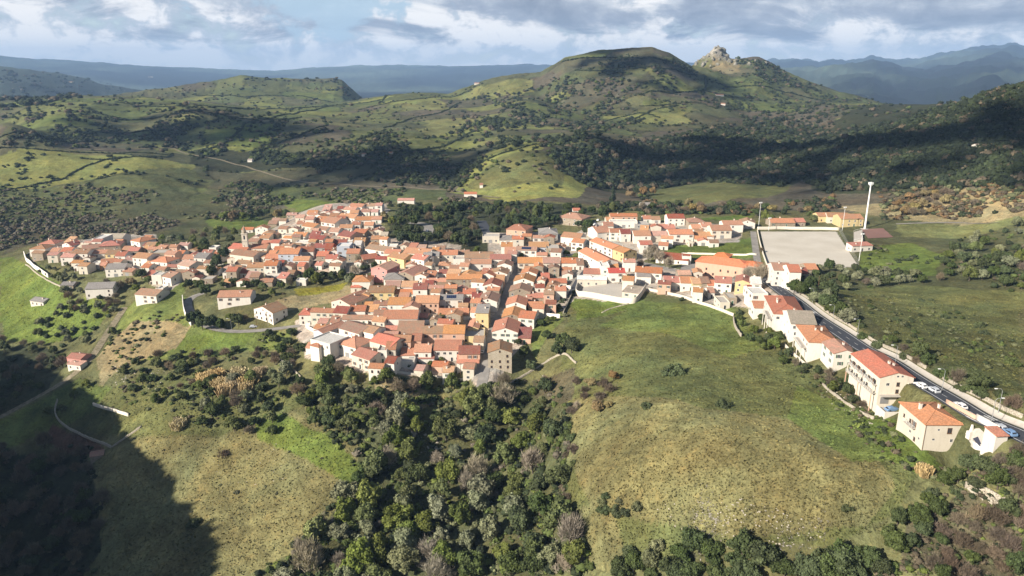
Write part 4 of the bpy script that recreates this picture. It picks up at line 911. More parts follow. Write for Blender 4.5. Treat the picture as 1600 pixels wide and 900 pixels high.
infill([(800,405),(900,410),(880,450),(850,500),(815,540),(790,520),(800,450)], 14, 2, -6, 2, (12, 20))
infill([(350,385),(460,345),(520,320),(600,318),(605,375),(720,392),(700,415),(560,415),(440,425),(360,430)], 46, 3, -8, 2, (10, 18))
infill([(44,392),(100,376),(240,372),(345,392),(345,412),(300,430),(260,440),(160,425),(90,405)], 34, 4, -5, 2, (11, 20))
infill([(880,365),(960,340),(1160,352),(1150,378),(1040,385),(1000,420),(1180,432),(1185,450),(1100,460),(1010,450),(930,425)], 18, 5, -8, 2, (12, 20))
infill([(760,365),(870,365),(880,400),(780,400)], 8, 6, -8, 2, (12, 20))
infill([(230,395),(350,400),(460,425),(470,440),(420,446),(300,440)], 12, 7, -8, 1, (10, 16))
# ---------------- roads, kerbs, markings ----------------
def ribbon(name, q, x0, x1, mat, up=0.12, kind='structure', n_=4):
    offs = np.linspace(x0, x1, n_+1); vs_ = []
    for o_ in offs:
        p = offset(q, o_); vs_.append(np.c_[p, ground(p[:, 0], p[:, 1])+up])
    V = np.stack(vs_, 1); N, K = V.shape[:2]; i, j = np.meshgrid(np.arange(N-1), np.arange(K-1), indexing='ij')
    f = np.stack([i*K+j, i*K+j+1, (i+1)*K+j+1, (i+1)*K+j], -1).reshape(-1, 4)
    me = np_mesh(name, V.reshape(-1, 3), f[:, ::-1], [mat]); 
    return tag(link_mesh(name, me), kind=kind)
for nm, (q, hw, mt) in RQ.items():
    ribbon('road' if mt != 'track' else 'path', q, -hw, hw, M[mt], 0.13 if math.hypot(*q[len(q)//2]) < 700 else 0.35)
q, hw, _ = RQ['ridge_road']
M['line'] = principled('road_paint', lambda w, b: w.set(b.inputs['Base Color'], w.ramp(w.noise(w('ShaderNodeNewGeometry').outputs['Position'], 2.5, 4, 0.7), [(0.35, (0.30, 0.30, 0.30)), (0.5, (0.62, 0.62, 0.60))])), rough=0.8)
for x in (-3.0, 3.0): ribbon('road_marking', q, x-0.10, x+0.10, M['line'], 0.145, n_=1)
def marking(s0, s1, x0, x1):
    """painted bar along the ridge road"""
    seg = np.hypot(*np.diff(q, axis=0).T); s = np.r_[0, np.cumsum(seg)]; t = np.linspace(s0, s1, 4)
    c = np.c_[np.interp(t, s, q[:, 0]), np.interp(t, s, q[:, 1])]; ribbon('road_marking', c, x0, x1, M['line'], 0.15, n_=1)
seg = np.hypot(*np.diff(q, axis=0).T); S_ = np.r_[0, np.cumsum(seg)]
def station(u, v):
    p = hit(u, v); return S_[np.argmin(np.hypot(q[:, 0]-p[0], q[:, 1]-p[1]))]
for k in range(int(S_[-1]/7)): marking(k*7, k*7+3, -0.07, 0.07)
for st0 in (station(1266, 489), station(1535, 655)):
    for k in range(7): marking(st0-2.0, st0+2.0, -3.3+k*1.0, -2.8+k*1.0)
ribbon('pavement', q, 4.05, 5.9, M['concrete'], 0.26, n_=2)
ribbon('kerb', q, 3.9, 4.06, M['concrete'], 0.27, n_=1)
# ---------------- walls ----------------
def wall_run(px, h, t=0.4, mat='drystone', label=None, cat='wall', name='stone_wall', cap=False, pts_=None, rag=0.0, step=1.6, group=None):
    q_ = resample(hits(px) if pts_ is None else pts_, step); a = offset(q_, -t/2); b = offset(q_, t/2); g = ground(q_[:, 0], q_[:, 1])
    r_ = rng.uniform(-rag, rag*0.4, len(q_)); top = g+h+r_
    n_ = len(q_); V = np.concatenate([np.c_[a, g-0.6], np.c_[b, g-0.6], np.c_[a, top], np.c_[b, top]]); i = np.arange(n_-1)
    f = np.concatenate([np.stack([i, i+1, 2*n_+i+1, 2*n_+i], -1), np.stack([n_+i+1, n_+i, 3*n_+i, 3*n_+i+1], -1), np.stack([2*n_+i, 2*n_+i+1, 3*n_+i+1, 3*n_+i], -1),
        np.array([[0, 2*n_, 3*n_, n_], [n_-1, 2*n_-1, 4*n_-1, 3*n_-1]])])
    o = link_mesh(name, np_mesh(name, V, f, [M[mat] if mat in M else WALL[mat][0]]))
    tag(o, label, cat, group)
    c = q_[n_//2]; OCCW.append(q_)
    return o
OCCW = []
for px, h, t, mt, lb in [
 ([(905,441),(898,462),(945,469),(992,476),(1001,465),(1009,452)], 3.2, 0.4, 'c', 'tall cream wall closing the yard above the big meadow'),
 ([(38,398),(41,408),(52,418),(66,427),(76,434)], 3.0, 0.6, 'w', 'curved pale retaining wall round the western tip of the village'),
 ([(40,414),(56,427),(72,437),(90,446),(104,452)], 1.0, 0.5, 'drystone', 'low stone wall on the grass below the curved pale wall'),
 ([(1012,454),(1040,459),(1070,466),(1095,476),(1120,483),(1146,494)], 1.5, 0.4, 'c', 'cream garden wall along the top edge of the big meadow'),
 ([(1146,497),(1147,508),(1152,518),(1158,526)], 1.5, 0.5, 'drystone', 'stone wall dropping from the cream garden wall towards the bushes'),
 ([(90,626),(84,646),(95,662),(118,675),(145,688),(174,700)], 1.2, 0.6, 'drystone', 'dry stone wall curving round the shaded paddock'),
 ([(174,700),(196,685),(222,667)], 1.0, 0.5, 'drystone', 'straight dry stone wall climbing out of the shaded paddock'),
 ([(146,633),(175,641),(201,650)], 1.4, 0.7, 'c', 'pale stone wall on the sunny slope above the paddock'),
 ([(286,468),(287,484),(291,498),(299,509)], 3.2, 0.5, 'w', 'pale retaining wall outside the hairpin bend'),
 ([(1508,760),(1522,766),(1540,774),(1556,782),(1570,789),(1597,799)], 1.6, 0.6, 'drystone', 'ruined pale wall among scrub below the lowest house'),
 ([(1183,359),(1220,358),(1256,359),(1284,359),(1311,360)], 2.2, 0.3, 'c', 'cream wall behind the far end of the pitch'),
 ([(1183,360),(1187,380),(1192,398),(1199,418)], 1.8, 0.3, 'c', 'cream wall between the lane and the pitch'),
 ([(600,583),(640,585),(690,588),(738,589)], 1.0, 0.4, 'c', 'garden wall under the front row of the village'),
 ([(1074,397),(1110,398),(1150,399),(1182,399)], 1.2, 0.3, 'c', 'white wall across the green plot behind the school'),
 ([(880,492),(886,478),(893,462)], 1.6, 0.4, 'drystone', 'garden wall between allotment and meadow'),
 ([(790,600),(830,580),(860,560),(882,550),(900,568)], 0.9, 0.5, 'drystone', 'broken stone wall round the shaded garden below the stone house'),
 ([(1525,656),(1545,668),(1560,676)], 1.8, 0.3, 'w', 'white wall between courtyard and ridge road'),
 ([(1478,630),(1492,638),(1508,647),(1524,656)], 1.3, 0.3, 'k', 'ochre wall beside the road at the lowest house'),
 ([(1518,694),(1535,700),(1552,706)], 1.2, 0.3, 'w', 'white wall on the meadow side of the courtyard'),
 ([(1285,600),(1300,615),(1322,632),(1345,645),(1365,655)], 0.9, 0.6, 'drystone', 'broken stone wall in the weeds below the red apartment block'),
 ([(1226,541),(1245,560),(1262,574)], 1.2, 0.4, 'c', 'terrace wall below the white hipped houses'),
 ([(430,558),(450,572),(470,590)], 0.9, 0.5, 'drystone', 'stone terrace wall above the tan reeds'),
 ([(940,489),(960,480),(985,474)], 0.5, 0.5, 'drystone', 'low stone line crossing the meadow below the yard'),
 ([(1345,560),(1380,585),(1420,600)], 0.2, 0.3, 'c', 'kerb wall between houses and ridge road'),
]: wall_run(px, h, t, mt, lb, rag=0.25 if mt == 'drystone' else 0.0)
rb_ = offset(q, 6.5); k0 = int(len(rb_)*0.12)
cuts = [0.10, 0.30, 0.52, 0.75, 0.97]
for i_, nmx in enumerate(['opposite the lowest house', 'opposite the red apartment block', 'opposite the white hipped houses', 'opposite the upper hipped house']):
    a, b = int(cuts[i_]*len(rb_)), int(cuts[i_+1]*len(rb_))-2
    wall_run(None, 0.9, 0.45, 'drystone', f'stretch of pale roadside parapet {nmx}', pts_=rb_[a:b], name='parapet', cat='parapet', rag=0.1, group='parapets of the ridge road')
# buttresses of the ruined wall
# ---------------- pitch, stands, masts ----------------
def sheet(name, quad, mat, z=None, up=0.05, n_=16):
    P4 = [np.array(p[:2]) for p in quad]; t = np.linspace(0, 1, n_+1); V = []
    for a in t:
        l = P4[0]*(1-a)+P4[3]*a; r = P4[1]*(1-a)+P4[2]*a
        for b in t: p = l*(1-b)+r*b; V.append((p[0], p[1], (float(ground(*p)) if z is None else z)+up))
    i, j = np.meshgrid(np.arange(n_), np.arange(n_), indexing='ij'); K = n_+1
    f = np.stack([i*K+j, (i+1)*K+j, (i+1)*K+j+1, i*K+j+1], -1).reshape(-1, 4)
    return tag(link_mesh(name, np_mesh(name, V, f, [mat])), kind='structure')
def pitchmat(w, b):
    pos = w('ShaderNodeNewGeometry').outputs['Position']
    n_ = w.math('ADD', w.math('MULTIPLY', w.noise(pos, 0.06, 4, 0.5), 0.6), w.math('MULTIPLY', w.noise(pos, 1.1, 4, 0.7), 0.4))
    w.set(b.inputs['Base Color'], w.ramp(n_, [(0.35, (0.44, 0.40, 0.335)), (0.65, (0.54, 0.50, 0.43))]))
M['pitch'] = principled('pitch_earth', pitchmat, rough=0.95, spec=0.1)
sheet('pitch_ground', _pc, M['pitch'], None, 0.08)
court = hits([(1345,358),(1380,357),(1396,371),(1356,373)])
M['court'] = principled('court', col=(0.20, 0.11, 0.09), rough=0.9)
if len(court) == 4: sheet('court_ground', court, M['court'], None, 0.2)
yard = hits([(907,440),(1004,448),(992,472),(899,460)])
sheet('yard_ground', yard, M['concrete'], None, 0.15)
def thing(name, label, cat, p, rz=0.0, group=None):
    o = bpy.data.objects.new(name, None); C.objects.link(o); o.location = tuple(p); o.rotation_euler = (0, 0, rz); tag(o, label, cat, group); return o
# bleachers
p = hit(1334, 378)
st_ = thing('grandstand', 'grey stepped grandstand beside the pitch', 'grandstand', p, math.radians(66))
b = MB()
for k in range(5): b.box(0, 34, -k*1.1-1.1, -k*1.1, -1, 0.5+k*0.45)
b.build('terraces', M['concrete'], st_)
for sx in (0.0, 34.0):
    b = MB(); b.tube((sx, 0, 0.4), (sx, 0, 1.5), 0.04); b.tube((sx, -5.4, 2.2), (sx, -5.4, 3.4), 0.04); b.tube((sx, 0, 1.5), (sx, -5.4, 3.4), 0.04); b.build('railing', M['white_paint'], st_)
def mast(u, v, h, big, label):
    p = hit(u, v); t = thing('floodlight_mast', label, 'floodlight mast', p, 0.3, 'floodlights round the football pitch')
    b = MB(); r0 = 0.72 if big else 0.16; b.tube((0, 0, -0.5), (0, 0, h), r0, r0*0.62, 12); b.build('pole', M['white_paint'], t)
    if big:
        b = MB(); b.box(-2, 2, -2, 2, -0.5, 0.4); b.build('base', M['concrete'], t)
        b = MB(); b.tube((0, 0, h-0.2), (0, 0, h+0.2), 1.3, 1.3, 14); b.tube((0, 0, h+0.2), (0, 0, h+2.2), 0.35, 0.25, 8); b.build('platform', M['white_paint'], t)
        for a in range(6):
            b = MB(); x, y = 1.2*math.cos(a*PI/3), 1.2*math.sin(a*PI/3); b.box(x-0.55, x+0.55, y-0.3, y+0.3, h+0.4, h+1.9); b.build('lamp', M['white_paint'], t)
    else:
        for sx in (-0.7, 0.7):
            b = MB(); b.box(sx-0.5, sx+0.5, -0.25, 0.15, h-0.1, h+0.7); b.build('lamp', M['white_paint'], t)
        b = MB(); b.box(-1.2, 1.2, -0.06, 0.06, h-0.2, h-0.08); b.build('crossbar', M['white_paint'], t)
mast(1351, 358, 33, True, 'tall thick white floodlight tower with a ring of lamps')
mast(1185, 356, 19, False, 'white floodlight pole at the lane corner of the pitch')
mast(1316, 360, 17, False, 'white floodlight pole beside the grandstand')
mast(1342, 408, 17, False, 'thin floodlight pole on the grass edge of the pitch')
mast(1201, 360, 9, False, 'short floodlight pole behind the cream pitch wall')
# pitch fence along the stand: posts and net
qf = resample(hits([(1311,361),(1320,377),(1330,396),(1341,416)]), 4.0)
t = thing('fence', 'tall wire fence between pitch and grandstand', 'fence', (qf[0][0], qf[0][1], -114.0)); b = MB()
for i_, c in enumerate(qf):
    b = MB(); x, y = c-qf[0]; g0 = float(ground(*c))+114; b.tube((x, y, g0-0.3), (x, y, g0+3.4), 0.05, k=6); b.build('post', M['metal'], t)
b = MB()
for zz in (0.2, 1.2, 2.2, 3.3):
    for i_ in range(len(qf)-1):
        c, e_ = qf[i_]-qf[0], qf[i_+1]-qf[0]; b.tube((c[0], c[1], zz+float(ground(*qf[i_]))+114), (e_[0], e_[1], zz+float(ground(*qf[i_+1]))+114), 0.02, k=4)
b.build('wire', M['metal'], t)
# church tower
p = hit(385, 395); th = math.radians(8)
t = thing('bell_tower', 'slender stone bell tower with pointed top beside the church', 'bell tower', p, th)
b = MB(); b.box(-1.9, 1.9, -1.9, 1.9, -1, 14.5); b.build('shaft', WALL['c'][0], t)
b = MB(); b.box(-2.15, 2.15, -2.15, 2.15, 9.2, 9.6); b.box(-2.2, 2.2, -2.2, 2.2, 14.5, 15.0); b.build('cornice', WALL['c'][0], t)
for sx, sy, rz in ((0, -1.905, 0), (1.905, 0, PI/2), (-1.905, 0, -PI/2)):
    b = MB(); b.box(-0.55, 0.55, -0.02, 0.03, 10.6, 13.0); n_ = 8
    b.poly([(-0.55, -0.02, 13.0)]+[(-0.55*math.cos(PI*k/n_), -0.02, 13.0+0.55*math.sin(PI*k/n_)) for k in range(1, n_)]+[(0.55, -0.02, 13.0)][::1]); o = b.build('belfry_opening', M['glass'], t); o.location = (sx, sy, 0); o.rotation_euler = (0, 0, rz)
b = MB(); b.tube((0, 0, 15.0), (0, 0, 16.0), 1.7, 1.6, 8); b.tube((0, 0, 16.0), (0, 0, 20.5), 1.55, 0.12, 8); b.tube((0, 0, 20.4), (0, 0, 21.6), 0.05, 0.05, 5); b.build('spire', WALL['s'][0], t)
# church nave
house(377, 399, 44, 13, -24, 'g', 'b', 'c', 2, H=7, look='low brown-roofed church beside the bell tower', name='church', cat='church', chim=0)
# street lamps
def lamp(u, v, label, h=7.5, rz=PI):
    p = hit(u, v); t = thing('street_lamp', label, 'street lamp', p, rz, 'street lamps of the ridge road')
    b = MB(); b.tube((0, 0, -0.3), (0, 0, h-0.6), 0.10, 0.06, 8); b.tube((0, 0, h-0.6), (0.5, 0, h), 0.06, 0.05, 6); b.tube((0.5, 0, h), (1.6, 0, h+0.05), 0.05, 0.04, 6); b.build('pole', M['metal'], t)
    b = MB(); b.box(1.5, 2.2, -0.16, 0.16, h-0.03, h+0.12); b.build('lantern', M['white_paint'], t)
for a in [(1559,647,'street lamp opposite the white courtyard'),(1471,613,'street lamp opposite the lowest house'),(1548,663,'street lamp on the courtyard kerb',7.5,0),(1269,475,'street lamp by the upper crossing'),(1339,527,'street lamp opposite the faded terracotta house'),(1398,572,'street lamp opposite the red apartment block'),(1301,503,'street lamp between the two crossings'),
          (362,516,'street lamp by the pines on the hairpin road',7),(419,509,'street lamp below the white gable house',7),(935,366,'street lamp in the upper car park',7)]: lamp(*a)
# ---------------- cars ----------------
py_ = hit(1393, 644); yd = thing('walled_yard', 'small white-walled yard terrace between the two lowest ridge buildings', 'yard terrace', py_)
b = MB(); b.box(-3.4, 3.4, -2.6, 2.6, -4.0, 0.5); b.build('terrace', M['concrete'], yd)
b = MB(); b.box(-3.6, 3.6, -2.8, -2.602, -4.0, 1.4); b.box(-3.6, -3.402, -2.6, 2.6, -4.0, 1.4); b.build('parapet', WALL['w'][0], yd)
CARP = {}
def carpaint(c):
    if c not in CARP: CARP[c] = principled('car_paint', col=c, rough=0.25, spec=0.6)
    return CARP[c]
def car_meshes():
    def shell(prof, hw, mats, zt=None):
        b = MB(); n_ = len(prof); v = [(x, -hw(x, z), z) for x, z in prof]+[(x, hw(x, z), z) for x, z in prof]
        b.mesh(v, [tuple(range(n_)), tuple(range(2*n_-1, n_-1, -1))]+[(i, n_+i, n_+(i+1) % n_, (i+1) % n_) for i in range(n_)]); return b.data('x', mats, uv=False)
    body = shell([(-2.05, 0.30), (2.0, 0.28), (2.12, 0.55), (1.95, 0.78), (1.05, 0.92), (0.55, 1.30), (0.25, 1.42), (-1.0, 1.44), (-1.65, 1.20), (-2.0, 0.92), (-2.1, 0.6)], lambda x, z: 0.84 if z < 1.0 else 0.68, [])
    win = MB()
    win.poly([(1.05, -0.62, 0.955), (1.05, 0.62, 0.955), (0.50, 0.58, 1.36), (0.50, -0.58, 1.36)]); win.poly([(-1.98, 0.6, 0.97), (-1.98, -0.6, 0.97), (-1.62, -0.56, 1.26), (-1.62, 0.56, 1.26)])
    for s in (-1, 1): win.poly([(0.85, s*0.80, 0.98), (-1.6, s*0.80, 0.98), (-1.35, s*0.70, 1.34), (0.38, s*0.70, 1.34)][::s])
    return body, win.data('x', [M['glass']], uv=False)
wb_ = MB(); wb_.tube((0, -0.12, 0), (0, 0.12, 0), 0.33, 0.33, 12); WHEEL = wb_.data('wheel', [principled('tyre', col=(0.02, 0.02, 0.02), rough=0.8)], uv=False)
CBODY, CWIN = car_meshes()
def car(u, v, rz, col, label):
    p = hit(u, v); t = thing('parked_car', label, 'car', (p[0], p[1], p[2]+0.15), math.radians(rz), 'cars on the village roads')
    bd = CBODY.copy(); bd.materials.clear(); bd.materials.append(carpaint(col)); link_mesh('body', bd, t); link_mesh('car_window', CWIN, t)
    for x in (-1.25, 1.3):
        for y in (-0.78, 0.78): o = link_mesh('wheel', WHEEL, t); o.location = (x, y, 0.32)
W_, SV, BL, GR = (0.75, 0.75, 0.74), (0.45, 0.47, 0.50), (0.16, 0.26, 0.42), (0.06, 0.06, 0.07)
for a in [(1499,637,100,W_,'white car driving on the ridge road beside the ochre wall'),(1438,605,100,W_,'white car parked behind the red apartment block'),(1561,671,98,SV,'silver car beside the white courtyard wall'),(1575,679,98,BL,'blue car on the ridge road past the courtyard'),
          (754,551,85,W_,'white car in the main street beside the stone house'),(930,352,40,W_,'white car in the upper car park'),(935,345,60,W_,'white van-like car at the back of the upper car park'),(1389,575,100,GR,'dark car in the shade of the red apartment block'),(1226,470,105,GR,'dark car parked at the top of the ridge road'),
          (396,512,15,SV,'silver car under the trees of the hairpin road'),(1224,450,110,W_,'white car under the tree near the pitch flats'),(1069,436,20,SV,'silver car in the school street'),(668,362,80,W_,'white car on the road behind the village'),(1202,442,110,W_,'white car outside the pitch flats'),(1458,612,100,SV,'silver car following behind the white one on the ridge'),(1000,416,30,GR,'dark car beneath the bare plane trees')]: car(*a)
# ---------------- terraces, galleries and buttresses of the ridge houses ----------------
def rooted(label): return next(o for o, lk, *_ in REG if lk == label)
def gallery(root, x0, x1, y0, y1, z, low, mat, rail=True):
    b = MB(); b.box(x0, x1, y0, y1, z-0.22, z); b.build('balcony', M['concrete'], root)
    for yy in (y0+0.15, (y0+y1)/2, y1-0.15):
        b = MB(); b.box(x0+0.05, x0+0.3, yy-0.13, yy+0.13, low, z-0.22); b.build('pillar', mat, root)
    b = MB()
    for zz in (0.35, 0.65, 0.95): b.box(x0, x0+0.05, y0, y1, z+zz, z+zz+0.05)
    n_ = int((y1-y0)/1.2)
    for k in range(n_+1): yy = y0+(y1-y0-0.06)*k/n_; b.box(x0-0.01, x0+0.06, yy, yy+0.06, z, z+1.0)
    b.build('railing', M['frame'], root)
E_ = rooted('stone apartment block with bright red gabled roof on the ridge road')
wE = next(h for h in HOUSES if h[0] == E_); x_ = -wE[4]/2
gallery(E_, x_-1.7, x_-0.004, 1.0, 19.0, 3.1, -3, WALL['k'][0]); gallery(E_, x_-1.4, x_-0.004, 1.0, 19.0, 5.9, 3.1, WALL['c'][0])
b = MB(); b.box(x_+0.3, -x_+2.5, -1.6, -0.004, 2.9, 3.1); b.build('terrace', M['concrete'], E_)
for lb, dz in (('white hipped house with balcony between roofs on the ridge road', 2.9), ('broad red-hipped house at the top of the ridge road row', 2.9)):
    R0 = rooted(lb); wE = next(h for h in HOUSES if h[0] == R0); x_ = -wE[4]/2; gallery(R0, x_-2.2, x_-0.004, 2, min(14, wE[5]-2), dz, -4, WALL['w'][0])
for xx, zz, k_, s_ in [(0.6, 3.6, 1, 1), (0.6, 6.0, 1, 1), (0.2, 8.9, 4, 0.45), (1.6, 8.9, 4, 0.45), (-2.6, 6.1, 4, 0.7)]: put(WIN[k_], 'window', E_, xx, -0.003, zz, 0, s_)
put(GAR, 'garage_door', E_, -2.9, -0.004, 0.0)
for yy in (2.5, 6, 9.5, 13, 16.5):
    put(WIN[3 if yy != 6 else 0], 'window', E_, x_-0.003, yy, 6.0, -PI/2, 1.15)
    if yy > 3: put(WIN[0], 'window', E_, x_-0.003, yy+0.6, 3.3, -PI/2, 1.1)
F_ = rooted('square stone house with hipped roof standing lowest on the ridge'); wF = next(h for h in HOUSES if h[0] == F_); x_ = -wF[4]/2
gallery(F_, x_-1.2, x_-0.004, 4.0, 8.5, 4.9, 4.6, WALL['c'][0])
for xx, zz, k_, s_ in [(1.7, 5.6, 1, 1.25), (-1.3, 6.3, 4, 0.4), (-2.3, 3.4, 4, 0.45), (2.6, 2.9, 0, 0.7)]: put(WIN[k_], 'window', F_, xx, -0.003, zz, 0, s_)
for yy, zz, k_, s_ in [(2.0, 2.6, 4, 0.5), (4.0, 1.2, 1, 0.9), (5.2, 5.0, 3, 1.0), (7.2, 5.0, 1, 1.0), (6.5, 2.4, 4, 0.6), (10.5, 5.2, 1, 0.8)]: put(WIN[k_], 'window', F_, x_-0.003, yy, zz, -PI/2, s_)
for xx in (-wF[4]/2+0.15, wF[4]/2-0.15): b = MB(); b.tube((xx, -0.08, 0), (xx, -0.08, 8.2), 0.06, k=6); b.build('drainpipe', M['brown'], F_)
# courtyard between the lowest house and the garage
cy_ = hits([(1508,678),(1530,670),(1556,690),(1535,705)])
if len(cy_) == 4: sheet('courtyard_ground', cy_, M['concrete'], None, 0.2, 8)
p = hit(1516, 682); t = thing('outdoor_oven', 'white outdoor oven with chimney in the courtyard', 'oven', p, 0.2)
b = MB(); b.box(-0.9, 0.9, -0.6, 0.6, -0.6, 1.5); b.build('body', WALL['w'][0], t); b = MB(); b.tube((0, 0, 1.5), (0, 0, 3.4), 0.5, 0.25, 4); b.build('chimney', WALL['w'][0], t)
p = hit(1529, 695); t = thing('solar_collector', 'dark blue solar collector on the courtyard edge', 'solar panel', p, 0.5)
b = MB(); b.slab([(-1.4, -1, 0.5), (1.4, -1, 0.5), (1.4, 1, 1.7), (-1.4, 1, 1.7)], 0.08); b.build('panel', M['solar'], t)
for sx in (-1.2, 1.2): b = MB(); b.tube((sx, 0.8, -0.4), (sx, 0.8, 1.55), 0.04); b.build('leg', M['metal'], t)
for i_, (u, v) in enumerate([(1512,764),(1524,769),(1538,776),(1550,783)]):
    p = hit(u, v); b = MB(); b.slab([(-0.3, -2.2, 0.1), (0.3, -2.2, 0.1), (0.3, 0.3, 1.5), (-0.3, 0.3, 1.5)], 1.2); o = b.build('buttress', M['drystone']); o.location = tuple(p); o.rotation_euler = (0, 0, 0.5)
    tag(o, f'{["first", "second", "third", "fourth"][i_]} leaning buttress of the ruined wall counted from the meadow', 'buttress', 'buttresses of the ruined wall')
# yard walls packed between the village houses
yw = [(560,470,590,470),(600,508,640,508),(655,507,690,506),(640,515,640,507),(700,500,735,500),(575,500,575,520),(585,520,600,528),(690,459,740,460),(655,425,690,428),(700,425,740,426),(640,465,662,466),(588,470,586,480),(845,450,862,452),(842,486,860,488),(850,495,875,497),(470,500,485,508),(478,512,495,522),(545,495,590,497),(715,430,745,432),(760,425,772,424),(612,445,632,446),(855,425,880,428),(870,450,892,452)]
for i_, (a_, b__, c__, d__) in enumerate(yw):
    q0, q1 = hit(a_, b__), hit(c__, d__)
    if q0 is None or q1 is None: continue
    o = wall_run(None, 1.7+0.3*(i_ % 3), 0.3, 'c' if i_ % 2 else 'w', None, 'wall', 'yard_wall', pts_=[q0, (q0+q1)/2, q1], step=1.2); o['group'] = 'yard walls between the village houses'
    uu_, vv_, _ = project((q0+q1)/2); REG.append((o, f'{"cream" if i_ % 2 else "white"} yard wall', float(uu_), float(vv_), False))
for u, v, h, lb in [(401,510,8,'wooden utility pole at the edge of the hairpin road pines'),(418,505,7,'utility pole below the white gable house'),(568,592,8,'utility pole under the front row of houses'),(720,592,8,'utility pole beside the lower garden wall'),(948,362,9,'tall pole in the upper car park'),(1093,432,8,'utility pole beside the school street'),(1278,452,7,'utility pole in the scrub beyond the pitch flats')]:
    p = hit(u, v); t = thing('utility_pole', lb, 'utility pole', p, 0.4); b = MB(); b.tube((0, 0, -0.3), (0, 0, h), 0.13, 0.08, 8); b.build('pole', M['brown'], t); b = MB(); b.box(-0.7, 0.7, -0.06, 0.06, h-0.7, h-0.55); b.build('crossbar', M['brown'], t)
# awnings and small roof terraces that break up the rows

CAR_Y = thing('parked_car', 'blue car in the white-walled yard beside the lowest house', 'car', (py_[0], py_[1], py_[2]+0.5), 0.2, 'cars on the village roads')
bd = CBODY.copy(); bd.materials.clear(); bd.materials.append(carpaint(BL)); link_mesh('body', bd, CAR_Y); link_mesh('car_window', CWIN, CAR_Y)
for x in (-1.25, 1.3):
    for y in (-0.78, 0.78): o = link_mesh('wheel', WHEEL, CAR_Y); o.location = (x, y, 0.32)
# ---------------- vegetation ----------------
def hitv(u, v, ns=760):
    u = np.asarray(u, float); v = np.asarray(v, float); S = np.exp(np.linspace(math.log(120), math.log(9000), ns)); out = np.full((len(u), 3), np.nan)
    for i in range(0, len(u), 400):
        d = ray(u[i:i+400], v[i:i+400]); hd = np.hypot(d[:, 0], d[:, 1]); cx, cyy, sl = d[:, 0]/hd, d[:, 1]/hd, d[:, 2]/hd
        g = ground(cx[:, None]*S, cyy[:, None]*S); dz = sl[:, None]*S-g; m = dz < 0; k = m.argmax(1); ok = m.any(1) & (k > 0); r_ = np.arange(len(k))
        a = dz[r_, np.maximum(k-1, 0)]; b = dz[r_, k]; t = np.where(ok, a/np.where(ok, a-b, 1), 0); r = S[np.maximum(k-1, 0)]*(1-t)+S[k]*t
        P_ = np.stack([cx*r, cyy*r, ground(cx*r, cyy*r)], -1); P_[~ok] = np.nan; out[i:i+400] = P_
    return out
HB = [(np.array(fp), np.mean(fp, axis=0)) for _, fp, *_ in HOUSES]
HC = np.array([c for _, c in HB]); HR = np.array([max(np.hypot(*(p-c)) for p in f) for f, c in HB])
RP = np.concatenate([np.c_[q_, np.full(len(q_), hw_)] for q_, hw_, _ in RQ.values()])
_pq = np.array([p[:2] for p in _pc])
def free(P_, pad=1.0):
    ok = ~np.isnan(P_[:, 0]); X, Y = P_[:, 0], P_[:, 1]
    for (f, c), r in zip(HB, HR):
        near = ok & (np.hypot(X-c[0], Y-c[1]) < r+pad)
        if near.any():
            e = c+(f-c)*(1+pad/r); ok &= ~(near & inside([tuple(p) for p in e], X, Y))
    for k in range(0, len(P_), 2000):
        s = slice(k, k+2000); d = np.hypot(X[s, None]-RP[None, :, 0], Y[s, None]-RP[None, :, 1])-RP[None, :, 2]; ok[s] &= ~(d.min(1) < pad*0.6+0.8)
    ok &= ~inside([tuple(p) for p in _pq], X, Y)
    return ok
def sample(poly, n_, seed, mind=0.0):
    r_ = np.random.default_rng(seed); xs, ys = zip(*poly); out = []
    U = r_.uniform(min(xs), max(xs), n_*30); V = r_.uniform(min(ys), max(ys), n_*30); m = inside(poly, U, V); U, V = U[m], V[m]
    for a, b in zip(U, V):
        if len(out) >= n_: break
        if mind > 0 and any(abs(a-c) < mind and abs(b-d) < mind*0.6 for c, d in out): continue
        out.append((a, b))
    return np.array(out)
# --- leaf clumps
def ico(sub=1):
    import bmesh
    bm = bmesh.new(); bmesh.ops.create_icosphere(bm, subdivisions=sub, radius=1.0); v = np.array([x.co[:] for x in bm.verts]); f = np.array([[a.index for a in t.verts] for t in bm.faces]); bm.free(); return v, f
ICO1, ICO2 = ico(1), ico(2)
def rotm(r_):
    q_ = r_.normal(size=4); q_ /= np.linalg.norm(q_); a, b, c, d = q_
    return np.array([[1-2*(c*c+d*d), 2*(b*c-a*d), 2*(b*d+a*c)], [2*(b*c+a*d), 1-2*(b*b+d*d), 2*(c*d-a*b)], [2*(b*d-a*c), 2*(c*d+a*b), 1-2*(b*b+c*c)]])
def leaf_quads(cen, nrm, size, r_, thin=1.0):
    n_ = len(cen); a = np.cross(nrm, r_.normal(size=(n_, 3))); a /= np.linalg.norm(a, axis=1)[:, None]+1e-9; b = np.cross(nrm, a)
    s = (size*r_.uniform(0.6, 1.4, n_))[:, None]; q_ = np.stack([cen-a*s-b*s*thin, cen+a*s*0.9-b*s*thin*1.1, cen+a*s*1.1+b*s*thin, cen-a*s*0.8+b*s*thin*0.9], 1)
    return q_.reshape(-1, 3), np.arange(4*n_).reshape(-1, 4)
